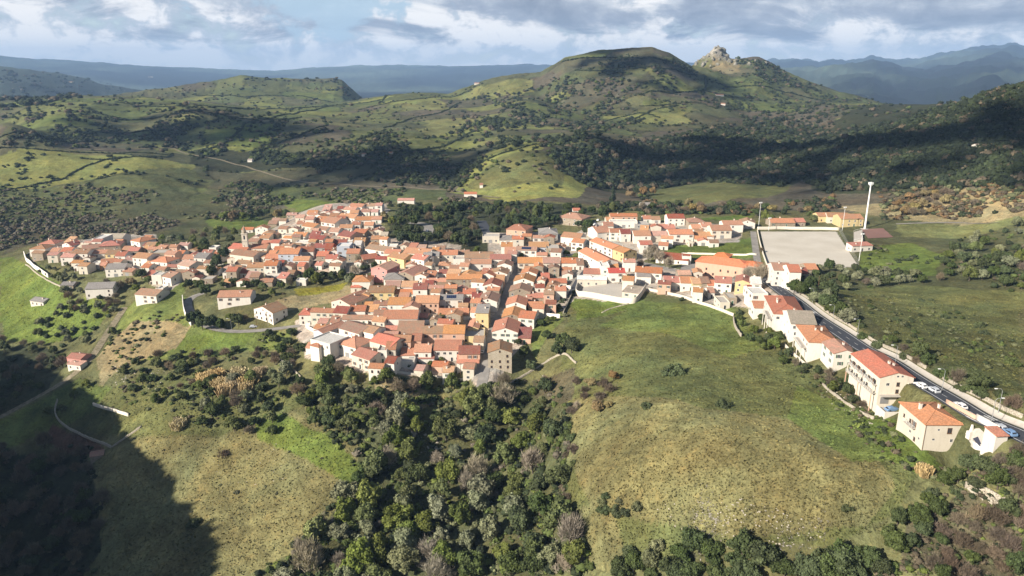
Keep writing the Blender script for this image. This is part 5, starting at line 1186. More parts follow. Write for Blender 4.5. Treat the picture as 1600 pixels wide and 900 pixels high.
def crown_data(name, kind, seed, mat):
    r_ = np.random.default_rng(seed); Vs, Fs3, Fs4, T = [], [], [], []; off = 0
    if kind == 'cone': cl = [(x, y, z, s) for k in range(34) for z in [r_.uniform(0.1, 1.9)] for a in [r_.uniform(0, 6.28)] for rr in [(1.02-z/2.05)*0.55*r_.uniform(0.5, 1.0)] for x, y, s in [(rr*math.cos(a), rr*math.sin(a), 0.10+0.20*(1-z/2))]]
    elif kind == 'pine': cl = [(x, y, z, s) for k in range(26) for a in [r_.uniform(0, 6.28)] for rr in [math.sqrt(r_.uniform(0, 0.7))] for x, y, z, s in [(rr*math.cos(a), rr*math.sin(a), 0.75+r_.uniform(-0.25, 0.4)*(1-rr*0.5), r_.uniform(0.2, 0.34))]]
    elif kind == 'dome': cl = [(x, y, z, s) for k in range(16) for a in [r_.uniform(0, 6.28)] for rr in [math.sqrt(r_.uniform(0, 0.6))] for x, y, z, s in [(rr*math.cos(a), rr*math.sin(a), (1-rr*rr)*r_.uniform(0.25, 0.80), r_.uniform(0.22, 0.38))]]
    else:
        cl = []
        while len(cl) < 30:
            d = r_.normal(size=3); d /= np.linalg.norm(d); rr = r_.uniform(0.25, 0.78)
            if d[2] < -0.55: continue
            cl.append((d[0]*rr, d[1]*rr, 0.72+d[2]*rr*0.78, r_.uniform(0.20, 0.40)))
        cl += [(r_.uniform(-.2, .2)+.75*math.cos(a), .75*math.sin(a), 0.45+r_.uniform(-.1, .2), .22) for a in r_.uniform(0, 6.28, 4)]
    bare = kind == 'bare'; reed = kind == 'reed'
    if reed: cl = [(r_.uniform(-.7, .7), r_.uniform(-.7, .7), 0.35, 0.3) for _ in range(34)]
    for x, y, z, s in cl:
        c = np.array([x, y, z]); tint = r_.uniform(0.72, 1.28)
        if not bare and not reed:
            v, f = ICO1 if s < 0.3 else ICO2; vv = v*(s*0.72)*(1+r_.uniform(-0.22, 0.22, (len(v), 1)))+c; Vs.append(vv); Fs3.append(f+off); T.append(np.full(len(vv), tint*0.8)); off += len(vv)
        if reed:
            n_ = 40; base = c+np.c_[r_.normal(0, s*0.45, (n_, 2)), np.full(n_, -0.3)]; d = np.c_[r_.normal(0, 0.22, (n_, 2)), r_.uniform(0.6, 1.15, n_)]; sd_ = np.c_[r_.normal(0, 1, (n_, 2)), np.zeros(n_)]; sd_ = sd_/np.linalg.norm(sd_, axis=1)[:, None]*0.022
            qv = np.stack([base-sd_, base+sd_, base+d+sd_*1.8, base+d-sd_*1.8], 1).reshape(-1, 3); qf = np.arange(4*n_).reshape(-1, 4)
        else:
            n_ = int(46+220*s) if not bare else int(36+90*s); d = r_.normal(size=(n_, 3)); d /= np.linalg.norm(d, axis=1)[:, None]; rad = s*r_.uniform(0.72, 1.12, (n_, 1)) if not bare else s*r_.uniform(0.1, 1.25, (n_, 1))
            nn = d+r_.normal(0, 0.7, (n_, 3)); nn /= np.linalg.norm(nn, axis=1)[:, None]
            if bare:
                # twigs: thin slivers pointing outwards and up
                dd = d*0.6+np.array([0, 0, 0.7]); dd /= np.linalg.norm(dd, axis=1)[:, None]; cen = c+d*rad; sd_ = np.cross(dd, r_.normal(size=(n_, 3))); sd_ /= np.linalg.norm(sd_, axis=1)[:, None]; sd_ *= 0.014; L = dd*r_.uniform(0.08, 0.2, (n_, 1))
                qv = np.stack([cen-L-sd_, cen-L+sd_, cen+L+sd_*0.3, cen+L-sd_*0.3], 1).reshape(-1, 3); qf = np.arange(4*n_).reshape(-1, 4)
            else: qv, qf = leaf_quads(c+d*rad, nn, np.full(n_, 0.052), r_, 0.75)
        Vs.append(qv); Fs4.append(qf+off); T.append(np.full(len(qv), tint)*np.repeat(r_.uniform(0.75, 1.25, len(qv)//4), 4)); off += len(qv)
    if bare:
        mbb = MB()
        for k in range(9):
            a = r_.uniform(0, 6.28); rr = r_.uniform(0.3, 0.8); e_ = (rr*math.cos(a), rr*math.sin(a), r_.uniform(0.6, 1.4)); mid = (e_[0]*0.4, e_[1]*0.4, e_[2]*0.55); mbb.tube((0, 0, 0.0), mid, 0.03, 0.02, 4); mbb.tube(mid, e_, 0.02, 0.006, 4)
        v = np.array([tuple(p) for p in mbb.v]); q4 = np.array([f for f in mbb.f if len(f) == 4]); Vs.append(v); Fs4.append(q4+off); T.append(np.full(len(v), 0.8)); off += len(v)
    V = np.concatenate(Vs); t = np.concatenate(T); fl = ([np.concatenate(Fs3)] if Fs3 else [])+[np.concatenate(Fs4)]
    return np_mesh(name, V, fl, [mat], attr=np.repeat(t[:, None], 3, 1))
def leafmat(name, col, hue=0.03, rnd=0.35, trans=0.25):
    def f(w, b):
        info = w('ShaderNodeObjectInfo').outputs['Random']; att = w('ShaderNodeVertexColor', dict(layer_name='tint')).outputs[0]
        h = w('ShaderNodeHueSaturation', None, Color=(*col, 1), Hue=w.math('ADD', 0.5-hue/2, w.math('MULTIPLY', w.math('FRACT', w.math('MULTIPLY', info, 5.3)), hue)), Value=w.math('ADD', 1-rnd/2, w.math('MULTIPLY', info, rnd)), Saturation=w.math('ADD', 0.8, w.math('MULTIPLY', w.math('FRACT', w.math('MULTIPLY', info, 9.1)), 0.3)))
        w.set(b.inputs['Base Color'], w.mix(1.0, h.outputs[0], att, 'MULTIPLY')); b.inputs['Roughness'].default_value = 0.75; b.inputs['Specular IOR Level'].default_value = 0.2
    return principled(name, f)
LEAF = dict(
 oak=(leafmat('oak_leaves', (0.058, 0.078, 0.026)), 'dark green', 'round'), green=(leafmat('green_leaves', (0.100, 0.120, 0.032)), 'mid green', 'round'),
 olive=(leafmat('olive_leaves', (0.16, 0.17, 0.092)), 'grey-green', 'round'), bare=(leafmat('bare_twigs', (0.19, 0.150, 0.100)), 'bare brown', 'bare'), grey=(leafmat('grey_twigs', (0.31, 0.27, 0.20)), 'bare greyish', 'bare'),
 pine=(leafmat('pine_needles', (0.045, 0.066, 0.028)), 'dark', 'pine'), cone=(leafmat('cypress_leaves', (0.038, 0.055, 0.026)), 'dark', 'cone'),
 gold=(leafmat('autumn_leaves', (0.22, 0.165, 0.070), 0.05), 'golden brown', 'round'), lime=(leafmat('lime_leaves', (0.14, 0.165, 0.040)), 'light green', 'round'), bush=(leafmat('bush_leaves', (0.062, 0.080, 0.030)), 'dark green', 'dome'), obush=(leafmat('olive_bush', (0.125, 0.130, 0.065)), 'grey-green', 'dome'), reed=(leafmat('dry_reeds', (0.46, 0.365, 0.19), 0.02, 0.2), 'tan', 'reed'), bbush=(leafmat('thorn_bush', (0.135, 0.105, 0.075)), 'brown', 'bare'))
bark = principled('bark', lambda w, b: w.set(b.inputs['Base Color'], w.ramp(w.noise(w('ShaderNodeTexCoord').outputs['Object'], 6, 4, 0.7), [(0.35, (0.05, 0.04, 0.03)), (0.65, (0.14, 0.115, 0.09))])), rough=0.95)
CR_ = {k: [crown_data('crown', kind, 100+i*7+j*131, m) for i in range(4)] for j, (k, (m, _, kind)) in enumerate(LEAF.items())}
def trunk_data(h, seed):
    r_ = random.Random(seed); b = MB(); b.tube((0, 0, -0.3), (0.02, 0.02, h*0.6), 0.075, 0.05, 7)
    for k in range(4):
        a = k*1.57+r_.uniform(-.4, .4); b.tube((0.02, 0.02, h*0.5), (0.35*math.cos(a), 0.35*math.sin(a), h), 0.04, 0.015, 5)
    return b.data('trunk', [bark], uv=False)
TR = [trunk_data(0.75, i) for i in range(3)]
ntree = 0; OAKS = []
def tree(p, R_, kind, hs=1.0, group=None, label=None, name=None, flush=False):
    """p: foot; R_: crown radius in metres"""
    global ntree
    if kind == 'oak' and label is None and not flush: OAKS.append((R_/math.hypot(p[0], p[1]), p, R_, hs, group)); return None
    rr = random.Random(ntree*13+5); ntree += 1
    m, cw, sh = LEAF[kind]
    low = sh in ('dome', 'reed') or kind == 'bbush'
    nm = name or {'cone': 'cypress', 'pine': 'pine_tree', 'dome': 'bush', 'reed': 'reed_clump'}.get(sh, 'bush' if kind == 'bbush' else 'bare_tree' if sh == 'bare' else 'tree')
    if nm == 'tree' and kind in ('oak', 'olive', 'gold'): nm = {'oak': 'oak_tree', 'olive': 'olive_tree', 'gold': 'autumn_tree'}[kind]
    data = CR_[kind][rr.randrange(4)]; rz = rr.uniform(0, 6.28); sz = (R_*rr.uniform(0.82, 1.15), R_*rr.uniform(0.82, 1.15), R_*hs*rr.uniform(0.78, 1.22))
    size = 'large' if R_ > (3.0 if low else 4.6) else 'small' if R_ < (1.7 if low else 3.0) else 'medium'
    cat = {'oak_tree': 'oak', 'olive_tree': 'olive tree', 'bare_tree': 'bare tree', 'bush': 'bush', 'cypress': 'cypress', 'reed_clump': 'reeds', 'pine_tree': 'pine'}.get(nm, 'tree')
    kw = {'bush': 'bush', 'cypress': 'cypress', 'reed_clump': 'reed clump', 'pine_tree': 'pine', 'tree': 'leafy tree', 'bare_tree': 'tree', 'oak_tree': 'oak', 'olive_tree': 'olive tree', 'autumn_tree': 'tree'}[nm]
    uu, vv, _ = project(np.array([p[0], p[1], p[2]+R_*0.6]))
    if low:
        o = bpy.data.objects.new(nm, data); C.objects.link(o); o.location = (p[0], p[1], p[2]-0.15*R_*hs); o.rotation_euler = (0, 0, rz); o.scale = sz
    else:
        o = bpy.data.objects.new(nm, None); C.objects.link(o); o.location = tuple(p); o.rotation_euler = (0, 0, rz)
        lift = 0.28 if sh != 'cone' else 0.12
        c = bpy.data.objects.new('crown', data); C.objects.link(c); c.parent = o; c.scale = sz; c.location = (0, 0, R_*hs*lift)
        t = bpy.data.objects.new('trunk', TR[rr.randrange(3)]); C.objects.link(t); t.parent = o; t.scale = (R_, R_, R_*hs*1.1)
    o['category'] = cat; o['group'] = group or f'{kw}s around the village'
    REG.append((o, label or f'{size} {cw} {kw}', float(uu), float(vv), label is not None))
    return o
def grow(poly, n_, sz, kinds, seed, mind=8, hs=1.0, pad=1.5, group=None):
    S_p = sample(poly, n_, seed, mind); P_ = hitv(S_p[:, 0], S_p[:, 1]); ok = free(P_, pad); r_ = random.Random(seed); ks = [k for k, w in kinds for _ in range(w)]
    for i in np.nonzero(ok)[0]: tree(P_[i], r_.uniform(*sz), r_.choice(ks), hs, group)
def one(u, v, R_, kind, hs=1.0, label=None): 
    p = hit(u, v)
    if p is not None: tree(p, R_, kind, hs, label=label)
G_MIX = [('oak', 5), ('green', 3), ('olive', 3), ('bare', 2), ('grey', 1)]
# gully wood
grow([(560,640),(640,640),(760,630),(850,640),(878,700),(880,800),(915,900),(560,930),(440,915),(470,860),(560,760),(600,700)], 100, (2.8, 6.2), [('oak', 4), ('green', 5), ('olive', 4), ('lime', 2), ('grey', 2)], 1, 24, 1.05, group='trees of the wooded gully')
grow([(470,640),(500,590),(620,600),(760,605),(850,600),(860,640),(700,650),(560,680),(490,670)], 44, (2.0, 4.6), [('oak', 4), ('green', 5), ('lime', 1), ('olive', 1), ('bare', 1)], 2, 17, group='trees of the wooded gully')
# slope left of the gully
grow([(190,575),(260,560),(330,570),(320,590),(300,640),(240,630),(180,600)], 22, (2.2, 3.8), [('oak', 3), ('green', 3), ('bare', 1)], 3, 15, group='trees on the sunny slope')
grow([(330,600),(420,590),(460,560),(480,600),(450,640),(440,680),(380,680),(300,665)], 28, (2.6, 4.4), [('oak', 4), ('olive', 2), ('green', 2), ('bare', 2)], 4, 16, group='trees on the sunny slope')
grow([(230,555),(330,555),(440,545),(480,555),(460,575),(320,575)], 16, (2.2, 3.6), [('bare', 2), ('oak', 2), ('bbush', 2)], 5, 14)
for u, v, r in [(322,600,4.0),(345,606,4.4),(368,604,4.4),(392,600,4.2),(408,585,3.6),(340,588,3.6),(372,588,3.8),(353,618,3.4),(385,614,3.2)]: one(u, v, r, 'reed', 1.25)
one(280, 668, 3.4, 'reed', 1.2, 'isolated tan reed clump on the grass edge below the big reeds')
one(1443, 742, 1.9, 'reed', 1.2, 'single tan shrub on the lush grass below the lowest house')
one(632, 812, 5.6, 'olive', 1.05, 'very round grey-green tree standing clear in the gully')
one(1053, 584, 4.4, 'bush', 1.2, 'lone round dark bush high in the open meadow'); one(1130, 635, 2.6, 'bush', 1.1, 'small dark bush on the crest of the open meadow'); one(1010, 637, 2.6, 'bush', 0.9, 'small bush on the meadow crest beside the gully edge'); one(1323, 796, 2.0, 'bush', 0.8, 'tiny dark bush low on the open meadow')
one(350, 712, 2.6, 'bbush', 0.8, 'thorny bush in the middle of the lower pasture'); one(303, 820, 3.0, 'bush', 1, 'dark bush at the shade line of the lower pasture'); one(370, 770, 1.6, 'obush', 0.8)
for u, v in [(390,704),(452,706),(503,716),(345,758),(415,760),(432,772),(300,800)]: one(u, v, 0.9, 'obush', 0.8)
# shaded wood, lower corner
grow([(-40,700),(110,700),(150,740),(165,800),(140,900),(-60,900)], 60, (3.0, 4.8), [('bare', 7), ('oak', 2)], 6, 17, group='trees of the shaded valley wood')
grow([(-20,530),(90,545),(110,575),(60,615),(-20,650)], 34, (2.4, 4.0), [('oak', 4), ('bare', 3), ('green', 1)], 7, 13, group='trees of the shaded valley wood')
grow([(40,500),(110,480),(190,500),(180,530),(110,550),(60,530)], 26, (2.0, 3.4), [('oak', 4), ('olive', 3), ('green', 1)], 8, 12, group='trees above the farm track')
grow([(100,455),(180,465),(190,490),(110,490)], 16, (2.2, 3.4), [('olive', 3), ('bare', 3), ('oak', 1)], 9, 11, group='trees above the farm track')
grow([(60,660),(150,640),(170,610),(110,600)], 4, (2.0, 3.0), [('green', 1)], 10, 14)
# belts along the foot of the big meadow
grow([(990,860),(1040,850),(1120,865),(1200,865),(1260,880),(1400,880),(1400,920),(960,920),(970,880)], 30, (2.4, 4.6), [('oak', 5), ('bush', 2), ('olive', 1)], 11, 20, group='trees along the foot of the big meadow')
one(1160, 872, 4.6, 'oak', 1.0, 'largest dark tree casting shade on the foot of the meadow')
grow([(950,770),(1000,790),(980,820),(930,800)], 7, (1.5, 2.4), [('obush', 2), ('bush', 2)], 12, 14)
grow([(870,660),(900,640),(900,720),(885,800),(868,800)], 16, (1.4, 2.6), [('obush', 3), ('bush', 3), ('bbush', 1)], 13, 12)
grow([(900,600),(960,590),(950,640),(900,650)], 12, (1.6, 2.8), [('bbush', 4), ('gold', 2), ('grey', 1)], 14, 13)
grow([(1390,830),(1440,780),(1480,740),(1540,720),(1560,740),(1480,790),(1430,850),(1400,880)], 20, (1.8, 3.4), [('oak', 5), ('bush', 2)], 15, 15, group='hedge of trees below the lowest house')
grow([(1480,800),(1600,800),(1640,900),(1440,910)], 24, (1.8, 3.2), [('oak', 3), ('bbush', 4), ('bare', 3)], 16, 20, group='thicket in the lower corner by the ruined wall')
grow([(1540,710),(1610,700),(1630,790),(1560,770)], 14, (1.8, 3.2), [('oak', 3), ('bare', 2), ('bbush', 2)], 17, 16, group='thicket in the lower corner by the ruined wall')
# gardens of the ridge houses
grow([(1150,480),(1195,500),(1220,530),(1210,555),(1160,530)], 14, (1.8, 3.2), [('oak', 4), ('green', 3)], 18, 13, group='garden trees of the ridge houses')
grow([(1215,548),(1250,560),(1300,590),(1280,600),(1220,570)], 10, (1.4, 2.4), [('oak', 3), ('bare', 2), ('green', 1)], 19, 12, group='garden trees of the ridge houses')
grow([(1270,595),(1330,600),(1365,640),(1340,640)], 12, (1.4, 2.6), [('oak', 2), ('green', 3), ('bbush', 2)], 20, 12, group='garden trees of the ridge houses')
grow([(1100,462),(1150,470),(1145,488),(1110,478)], 6, (1.6, 2.4), [('oak', 3)], 21, 9, group='garden trees of the ridge houses')
# right of the ridge road
grow([(1245,425),(1300,420),(1400,430),(1480,440),(1340,450),(1290,470),(1330,510),(1290,490),(1245,455)], 44, (2.4, 4.0), [('oak', 4), ('olive', 3), ('bare', 1)], 22, 12, group='trees beyond the ridge road')
grow([(1330,500),(1400,540),(1480,585),(1560,620),(1600,640),(1600,660),(1540,630),(1420,570),(1330,520)], 22, (1.6, 3.4), [('oak', 4), ('bush', 2), ('bbush', 1)], 23, 13, group='trees beyond the ridge road')
grow([(1450,400),(1530,370),(1620,340),(1620,460),(1480,440)], 46, (2.2, 4.2), [('oak', 4), ('olive', 2), ('green', 2), ('bare', 1)], 24, 12, group='trees on the shoulder beyond the ridge road')
for u, v, r in [(1475,497,2.2),(1530,510,2.4),(1537,522,2.4),(1583,570,2.8),(1360,450,2),(1440,470,1.8),(1400,500,1.8),(1455,470,1.6),(1495,490,1.6),(1430,520,1.6),(1360,480,2.0),(1530,605,3.4),(1395,490,1.5),(1580,455,2)]: one(u, v, r, 'bush', 1)
# trees in and behind the village
for u, v, r, k, h in [(340,424,5.2,'pine',1.7),(330,432,4.0,'oak',1.2),(352,408,4.2,'pine',1.5),(312,452,4,'oak',1.1),(322,462,4,'oak',1.1),(296,451,3.4,'oak',1),(303,512,4.2,'pine',1.4),(317,516,4.0,'oak',1.3),(330,514,4.0,'oak',1.2),(345,515,3.2,'oak',1.1),(373,508,3.6,'oak',1.1),(360,500,2.6,'green',1),(385,503,2.6,'bare',1),(310,502,3.0,'oak',1.2),(222,438,4.0,'oak',1.3),(232,444,3.6,'green',1.1),(205,447,3.4,'gold',0.9),(190,452,3.4,'bare',1),(213,455,3.2,'lime',.9),(168,445,2.6,'bare',1),
    (400,450,3.4,'oak',1.1),(412,455,3,'green',1),(440,452,3,'oak',1.1),(455,448,3.4,'bare',1),(485,440,4.2,'oak',1.2),(495,446,3.8,'green',1.2),(505,438,3.8,'oak',1.1),(520,440,3.6,'oak',1.1),(535,436,3.6,'oak',1.1),(545,446,3.6,'olive',1.2),(530,425,3.4,'olive',1),(556,430,3.8,'grey',1),(572,424,3.4,'oak',.9),(585,420,3,'oak',.9),(560,412,3.6,'grey',1),(425,462,3,'green',.8),(350,450,3.2,'oak',1),(365,446,3,'oak',1),(385,450,3.2,'oak',1),
    (815,404,2.4,'lime',1),(764,404,3.6,'oak',1),(745,398,3.4,'green',1),(728,385,4,'oak',1.1),(735,374,4,'grey',1.1),(890,415,3.4,'green',1),(900,405,3,'lime',.9),(913,410,3,'oak',1.1),(885,400,3,'green',.9),(905,395,2.6,'green',.9),(977,440,2.4,'lime',1),(1000,418,3,'bare',1),(1030,412,4.6,'grey',1.2),(1045,420,4.4,'grey',1.1),(1012,410,4.4,'grey',1.2),(1020,400,3.6,'bare',1.2),(1170,440,4.4,'grey',1.3),(1185,442,4.6,'grey',1.3),(1192,432,3.6,'bare',1.2),(1150,438,2,'grey',1),(1240,460,3.8,'oak',1.2),(1250,462,3.4,'oak',1.1),(1195,345,3.8,'lime',1.2),(1205,348,3,'green',1.1),
    (880,540,4.2,'oak',1.1),(893,552,4.0,'oak',1.1),(870,555,3.4,'oak',1),(855,530,3,'oak',1),(845,510,2.6,'oak',1),(820,560,3.4,'oak',1.1),(810,540,2.6,'oak',1),(830,580,3.2,'oak',1),(690,566,1.6,'green',1),(640,575,1.6,'green',1),(655,572,1.6,'oak',1),(672,572,1.6,'green',1),(705,574,1.4,'oak',1),(720,574,1.5,'olive',1),(590,565,2.6,'bare',1.4),(583,560,2.0,'oak',1.1),(690,500,2.0,'lime',1),(702,503,1.8,'green',.9),(668,430,2.2,'green',.8),(675,436,2,'olive',.8),(660,425,2.6,'oak',1),(650,436,2.2,'oak',.9),
    (515,575,3.4,'oak',1.1),(530,585,3.4,'bare',1.1),(500,590,3.4,'green',1.1),(545,590,3.4,'oak',1.1),(470,550,3.4,'oak',1.1),(450,540,3.4,'oak',1),(430,535,3,'oak',1),(455,525,3,'oak',.9),(440,555,3.4,'oak',1.1),(420,525,2.4,'oak',.9),(1065,470,2,'oak',.9),(1190,395,2,'bare',1)]:
    one(u, v, r, k, h)
grow([(780,345),(870,340),(885,330),(960,330),(940,350),(920,372),(900,360),(860,352),(790,370)], 34, (3.2, 5.0), [('oak', 5), ('pine', 3), ('green', 1)], 30, 12, 1.2, group='trees behind the upper village')
grow([(610,335),(660,330),(760,325),(860,330),(850,345),(800,350),(760,380),(690,385),(620,385),(615,360)], 80, (3.2, 5.0), [('oak', 6), ('pine', 3), ('green', 1), ('bare', 1)], 31, 11, 1.15, group='trees behind the upper village')
grow([(1000,325),(1160,322),(1200,330),(1300,322),(1290,332),(1180,338),(1000,332)], 34, (3, 4.6), [('oak', 3), ('gold', 1), ('bare', 3)], 32, 11, 1.0, group='trees behind the upper village')
grow([(1262,338),(1340,340),(1345,350),(1262,350)], 7, (2.6, 3.8), [('green', 3), ('oak', 2)], 33, 9)
grow([(1385,320),(1470,300),(1500,320),(1440,340),(1390,335)], 22, (2.8, 4.6), [('gold', 4), ('bare', 3), ('oak', 1)], 34, 11, 0.9, group='russet trees above the pitch')
grow([(210,385),(330,360),(370,370),(360,400),(330,395),(260,395)], 34, (3.0, 4.6), [('oak', 4), ('olive', 3), ('lime', 2), ('bare', 1)], 35, 11, 1.1, group='trees behind the western quarter')
for u, v, r, k in [(352,344,6.0,'lime'),(366,346,5.0,'gold'),(380,345,5.4,'lime'),(392,346,5.4,'oak'),(405,342,5.4,'oak'),(435,343,5.0,'gold'),(448,340,4.4,'oak'),(416,338,5,'oak'),(1005,306,5.4,'gold'),(957,318,5,'cone'),(985,310,5,'gold'),(1020,305,4.4,'gold'),(600,345,4,'gold'),(612,352,4,'lime')]: one(u, v, r, k, 1.1 if k != 'cone' else 1.6)
grow([(60,425),(110,410),(140,425),(110,445),(85,440)], 16, (1.6, 2.8), [('oak', 2), ('olive', 4), ('green', 1)], 36, 9, group='garden trees inside the curved wall')
grow([(440,400),(560,420),(600,420),(600,430),(520,445),(430,450),(380,440)], 16, (2.2, 3.2), [('oak', 4), ('green', 1)], 37, 10)
grow([(845,470),(875,470),(885,500),(850,510)], 8, (1.4, 2.2), [('green', 2), ('olive', 1)], 38, 8)

# ---------------- ground cover and far woods (nobody could count them) ----------------
BV = []
for k in range(6):
    r_ = np.random.default_rng(k+50); v, f = ICO1; v = v*np.array([1, 1, 0.85])*(1+r_.uniform(-0.28, 0.28, (len(v), 1)))*0.72+np.array([0, 0, 0.55])
    n_ = 34; d = r_.normal(size=(n_, 3)); d /= np.linalg.norm(d, axis=1)[:, None]; d[:, 2] = np.abs(d[:, 2])*0.95; cen = d*r_.uniform(0.62, 1.0, (n_, 1))*np.array([1, 1, 0.85])+np.array([0, 0, 0.45]); nn = d+r_.normal(0, 0.6, (n_, 3)); nn /= np.linalg.norm(nn, axis=1)[:, None]
    qv, qf = leaf_quads(cen, nn, np.full(n_, 0.15), r_, 0.8); BV.append((np.concatenate([v, qv]), f, qf+len(v), np.r_[np.full(len(v), 0.85), np.repeat(r_.uniform(0.7, 1.3, n_), 4)]))
M['scrub'] = principled('scrub_leaves', lambda w, b: w.set(b.inputs['Base Color'], w('ShaderNodeVertexColor', dict(layer_name='tint')).outputs[0]), rough=0.85, spec=0.15)
def blobs(name, P_, R_, col, seed, flat=0.8):
    """many small crowns in one sheet of cover"""
    r_ = np.random.default_rng(seed); n_ = len(P_); Vs, F3, F4, T = [], [], [], []; off = 0; kind = r_.integers(0, 6, n_)
    for k in range(6):
        idx = np.nonzero(kind == k)[0]
        if not len(idx): continue
        v, f3, f4, t = BV[k]; a = r_.uniform(0, 6.28, len(idx)); ca, sa = np.cos(a), np.sin(a); R = R_[idx]
        X = (v[None, :, 0]*ca[:, None]-v[None, :, 1]*sa[:, None])*R[:, None]+P_[idx, 0][:, None]; Y = (v[None, :, 0]*sa[:, None]+v[None, :, 1]*ca[:, None])*R[:, None]+P_[idx, 1][:, None]
        Z = v[None, :, 2]*(R*r_.uniform(0.75, 1.2, len(idx))*flat)[:, None]+P_[idx, 2][:, None]-0.15*R[:, None]
        Vs.append(np.stack([X, Y, Z], -1).reshape(-1, 3)); o_ = off+np.arange(len(idx))*len(v); F3.append((f3[None]+o_[:, None, None]).reshape(-1, 3)); F4.append((f4[None]+o_[:, None, None]).reshape(-1, 4)); off += len(idx)*len(v)
        T.append((col[idx][:, None, :]*t[None, :, None]).reshape(-1, 3))
    me = np_mesh(name, np.concatenate(Vs), [np.concatenate(F3), np.concatenate(F4)], [M['scrub']], attr=np.concatenate(T)); tag(link_mesh(name, me), kind='stuff')
PAL = dict(oak=(0.034, 0.045, 0.021), green=(0.075, 0.098, 0.030), olive=(0.115, 0.122, 0.062), brown=(0.100, 0.082, 0.055), russet=(0.135, 0.088, 0.045), grey=(0.14, 0.122, 0.092), dark=(0.023, 0.031, 0.018), lime=(0.13, 0.16, 0.04))
def cover(name, zones, seed, flat=0.8, pad=1.0, clump=0.0):
    PP, RR, CC = [], [], []
    for zi, (poly, n_, sz, mix) in enumerate(zones):
        s = sample(poly, n_, seed*100+zi)
        if not len(s): continue
        P_ = hitv(s[:, 0], s[:, 1]); ok = free(P_, pad); X_ = np.nan_to_num(P_); ok &= (fbm(X_[:, 0], X_[:, 1]*0.6, 55 if clump < 1 else 90, 4, 0.6) > clump*0.5-0.5) if clump else True; P_ = P_[ok]; r_ = np.random.default_rng(seed*77+zi)
        if not len(P_): continue
        ks = [k for k, w in mix for _ in range(w)]; cc = np.array([PAL[ks[i]] for i in r_.integers(0, len(ks), len(P_))])*r_.uniform(0.7, 1.35, (len(P_), 1))
        PP.append(P_); RR.append(sz[0]+(sz[1]-sz[0])*r_.uniform(0, 1, len(P_))**1.5); CC.append(cc)
    blobs(name, np.concatenate(PP), np.concatenate(RR), np.concatenate(CC), seed, flat)
DK = [('dark', 3), ('oak', 5), ('brown', 1)]; DB = [('dark', 3), ('oak', 6), ('brown', 2), ('green', 1)]; MX = [('oak', 4), ('green', 3), ('olive', 2), ('brown', 2)]
cover('woodland', [
 ([(860,235),(930,228),(1040,215),(1120,200),(1200,185),(1290,200),(1290,262),(1220,292),(1100,285),(1000,300),(920,292),(870,265)], 2500, (2.6, 7.0), DK),
 ([(1290,205),(1400,190),(1480,158),(1600,132),(1610,290),(1480,292),(1290,300),(1230,270)], 3300, (2.4, 6.5), DK),
 ([(1050,210),(1200,180),(1310,190),(1300,215),(1100,225)], 200, (3, 6), DK),
], 201, 0.95)
cover('woodland', [
 ([(700,160),(860,132),(960,150),(1000,190),(900,225),(780,235),(700,210)], 900, (3.5, 7.5), DB),
 ([(470,238),(600,232),(700,245),(760,245),(720,292),(600,285),(500,275)], 800, (3.0, 5.5), DB),
 ([(480,200),(600,205),(680,215),(640,235),(520,235)], 380, (3, 5.5), DB),
 ([(310,236),(470,236),(478,258),(320,256)], 330, (4.0, 6.5), [('dark', 2), ('oak', 3), ('green', 1)]),
 ([(860,128),(1000,80),(1080,108),(1060,128),(960,150)], 300, (3.5, 7), DB),
 ([(930,100),(1060,95),(1100,120),(1000,112)], 220, (4, 8), DK),
 ([(1150,92),(1200,96),(1240,118),(1300,145),(1230,140),(1160,110)], 200, (4, 8), DB),
 ([(1090,150),(1300,150),(1330,180),(1200,195),(1080,180)], 260, (3.5, 6.5), DB),
 ([(700,240),(860,225),(880,300),(720,305)], 30, (2, 4), MX),
 ([(1290,150),(1420,160),(1440,190),(1320,190)], 130, (3.5, 7), DB),
 ([(0,120),(560,128),(760,130),(860,112),(1000,80),(1200,95),(1420,165),(1290,200),(1000,215),(700,300),(300,235),(0,235)], 2600, (1.8, 5.0), DB+[('olive', 1), ('green', 1)]),
 ([(1050,110),(1200,100),(1300,145),(1260,185),(1090,200),(1000,190)], 420, (2, 5), DK),
 ([(860,235),(1100,195),(1300,195),(1290,300),(900,300)], 10, (2, 5), DK),
], 202, 0.9, clump=0.90)
cover('woodland', [
 ([(0,150),(330,130),(560,140),(560,200),(300,240),(0,225)], 700, (3.5, 7.5), [('dark', 2), ('oak', 4), ('brown', 2), ('green', 1)]),
 ([(200,195),(290,190),(290,232),(130,230),(60,215)], 420, (3.5, 6), DK),
 ([(510,140),(556,132),(566,156),(520,156)], 90, (5, 9), DK),
 ([(365,112),(410,118),(540,123),(540,130),(370,126)], 90, (5, 9), DK),
 ([(0,105),(120,115),(200,140),(60,165),(0,170)], 300, (8, 16), DK),
], 203, 0.8, clump=0.93)
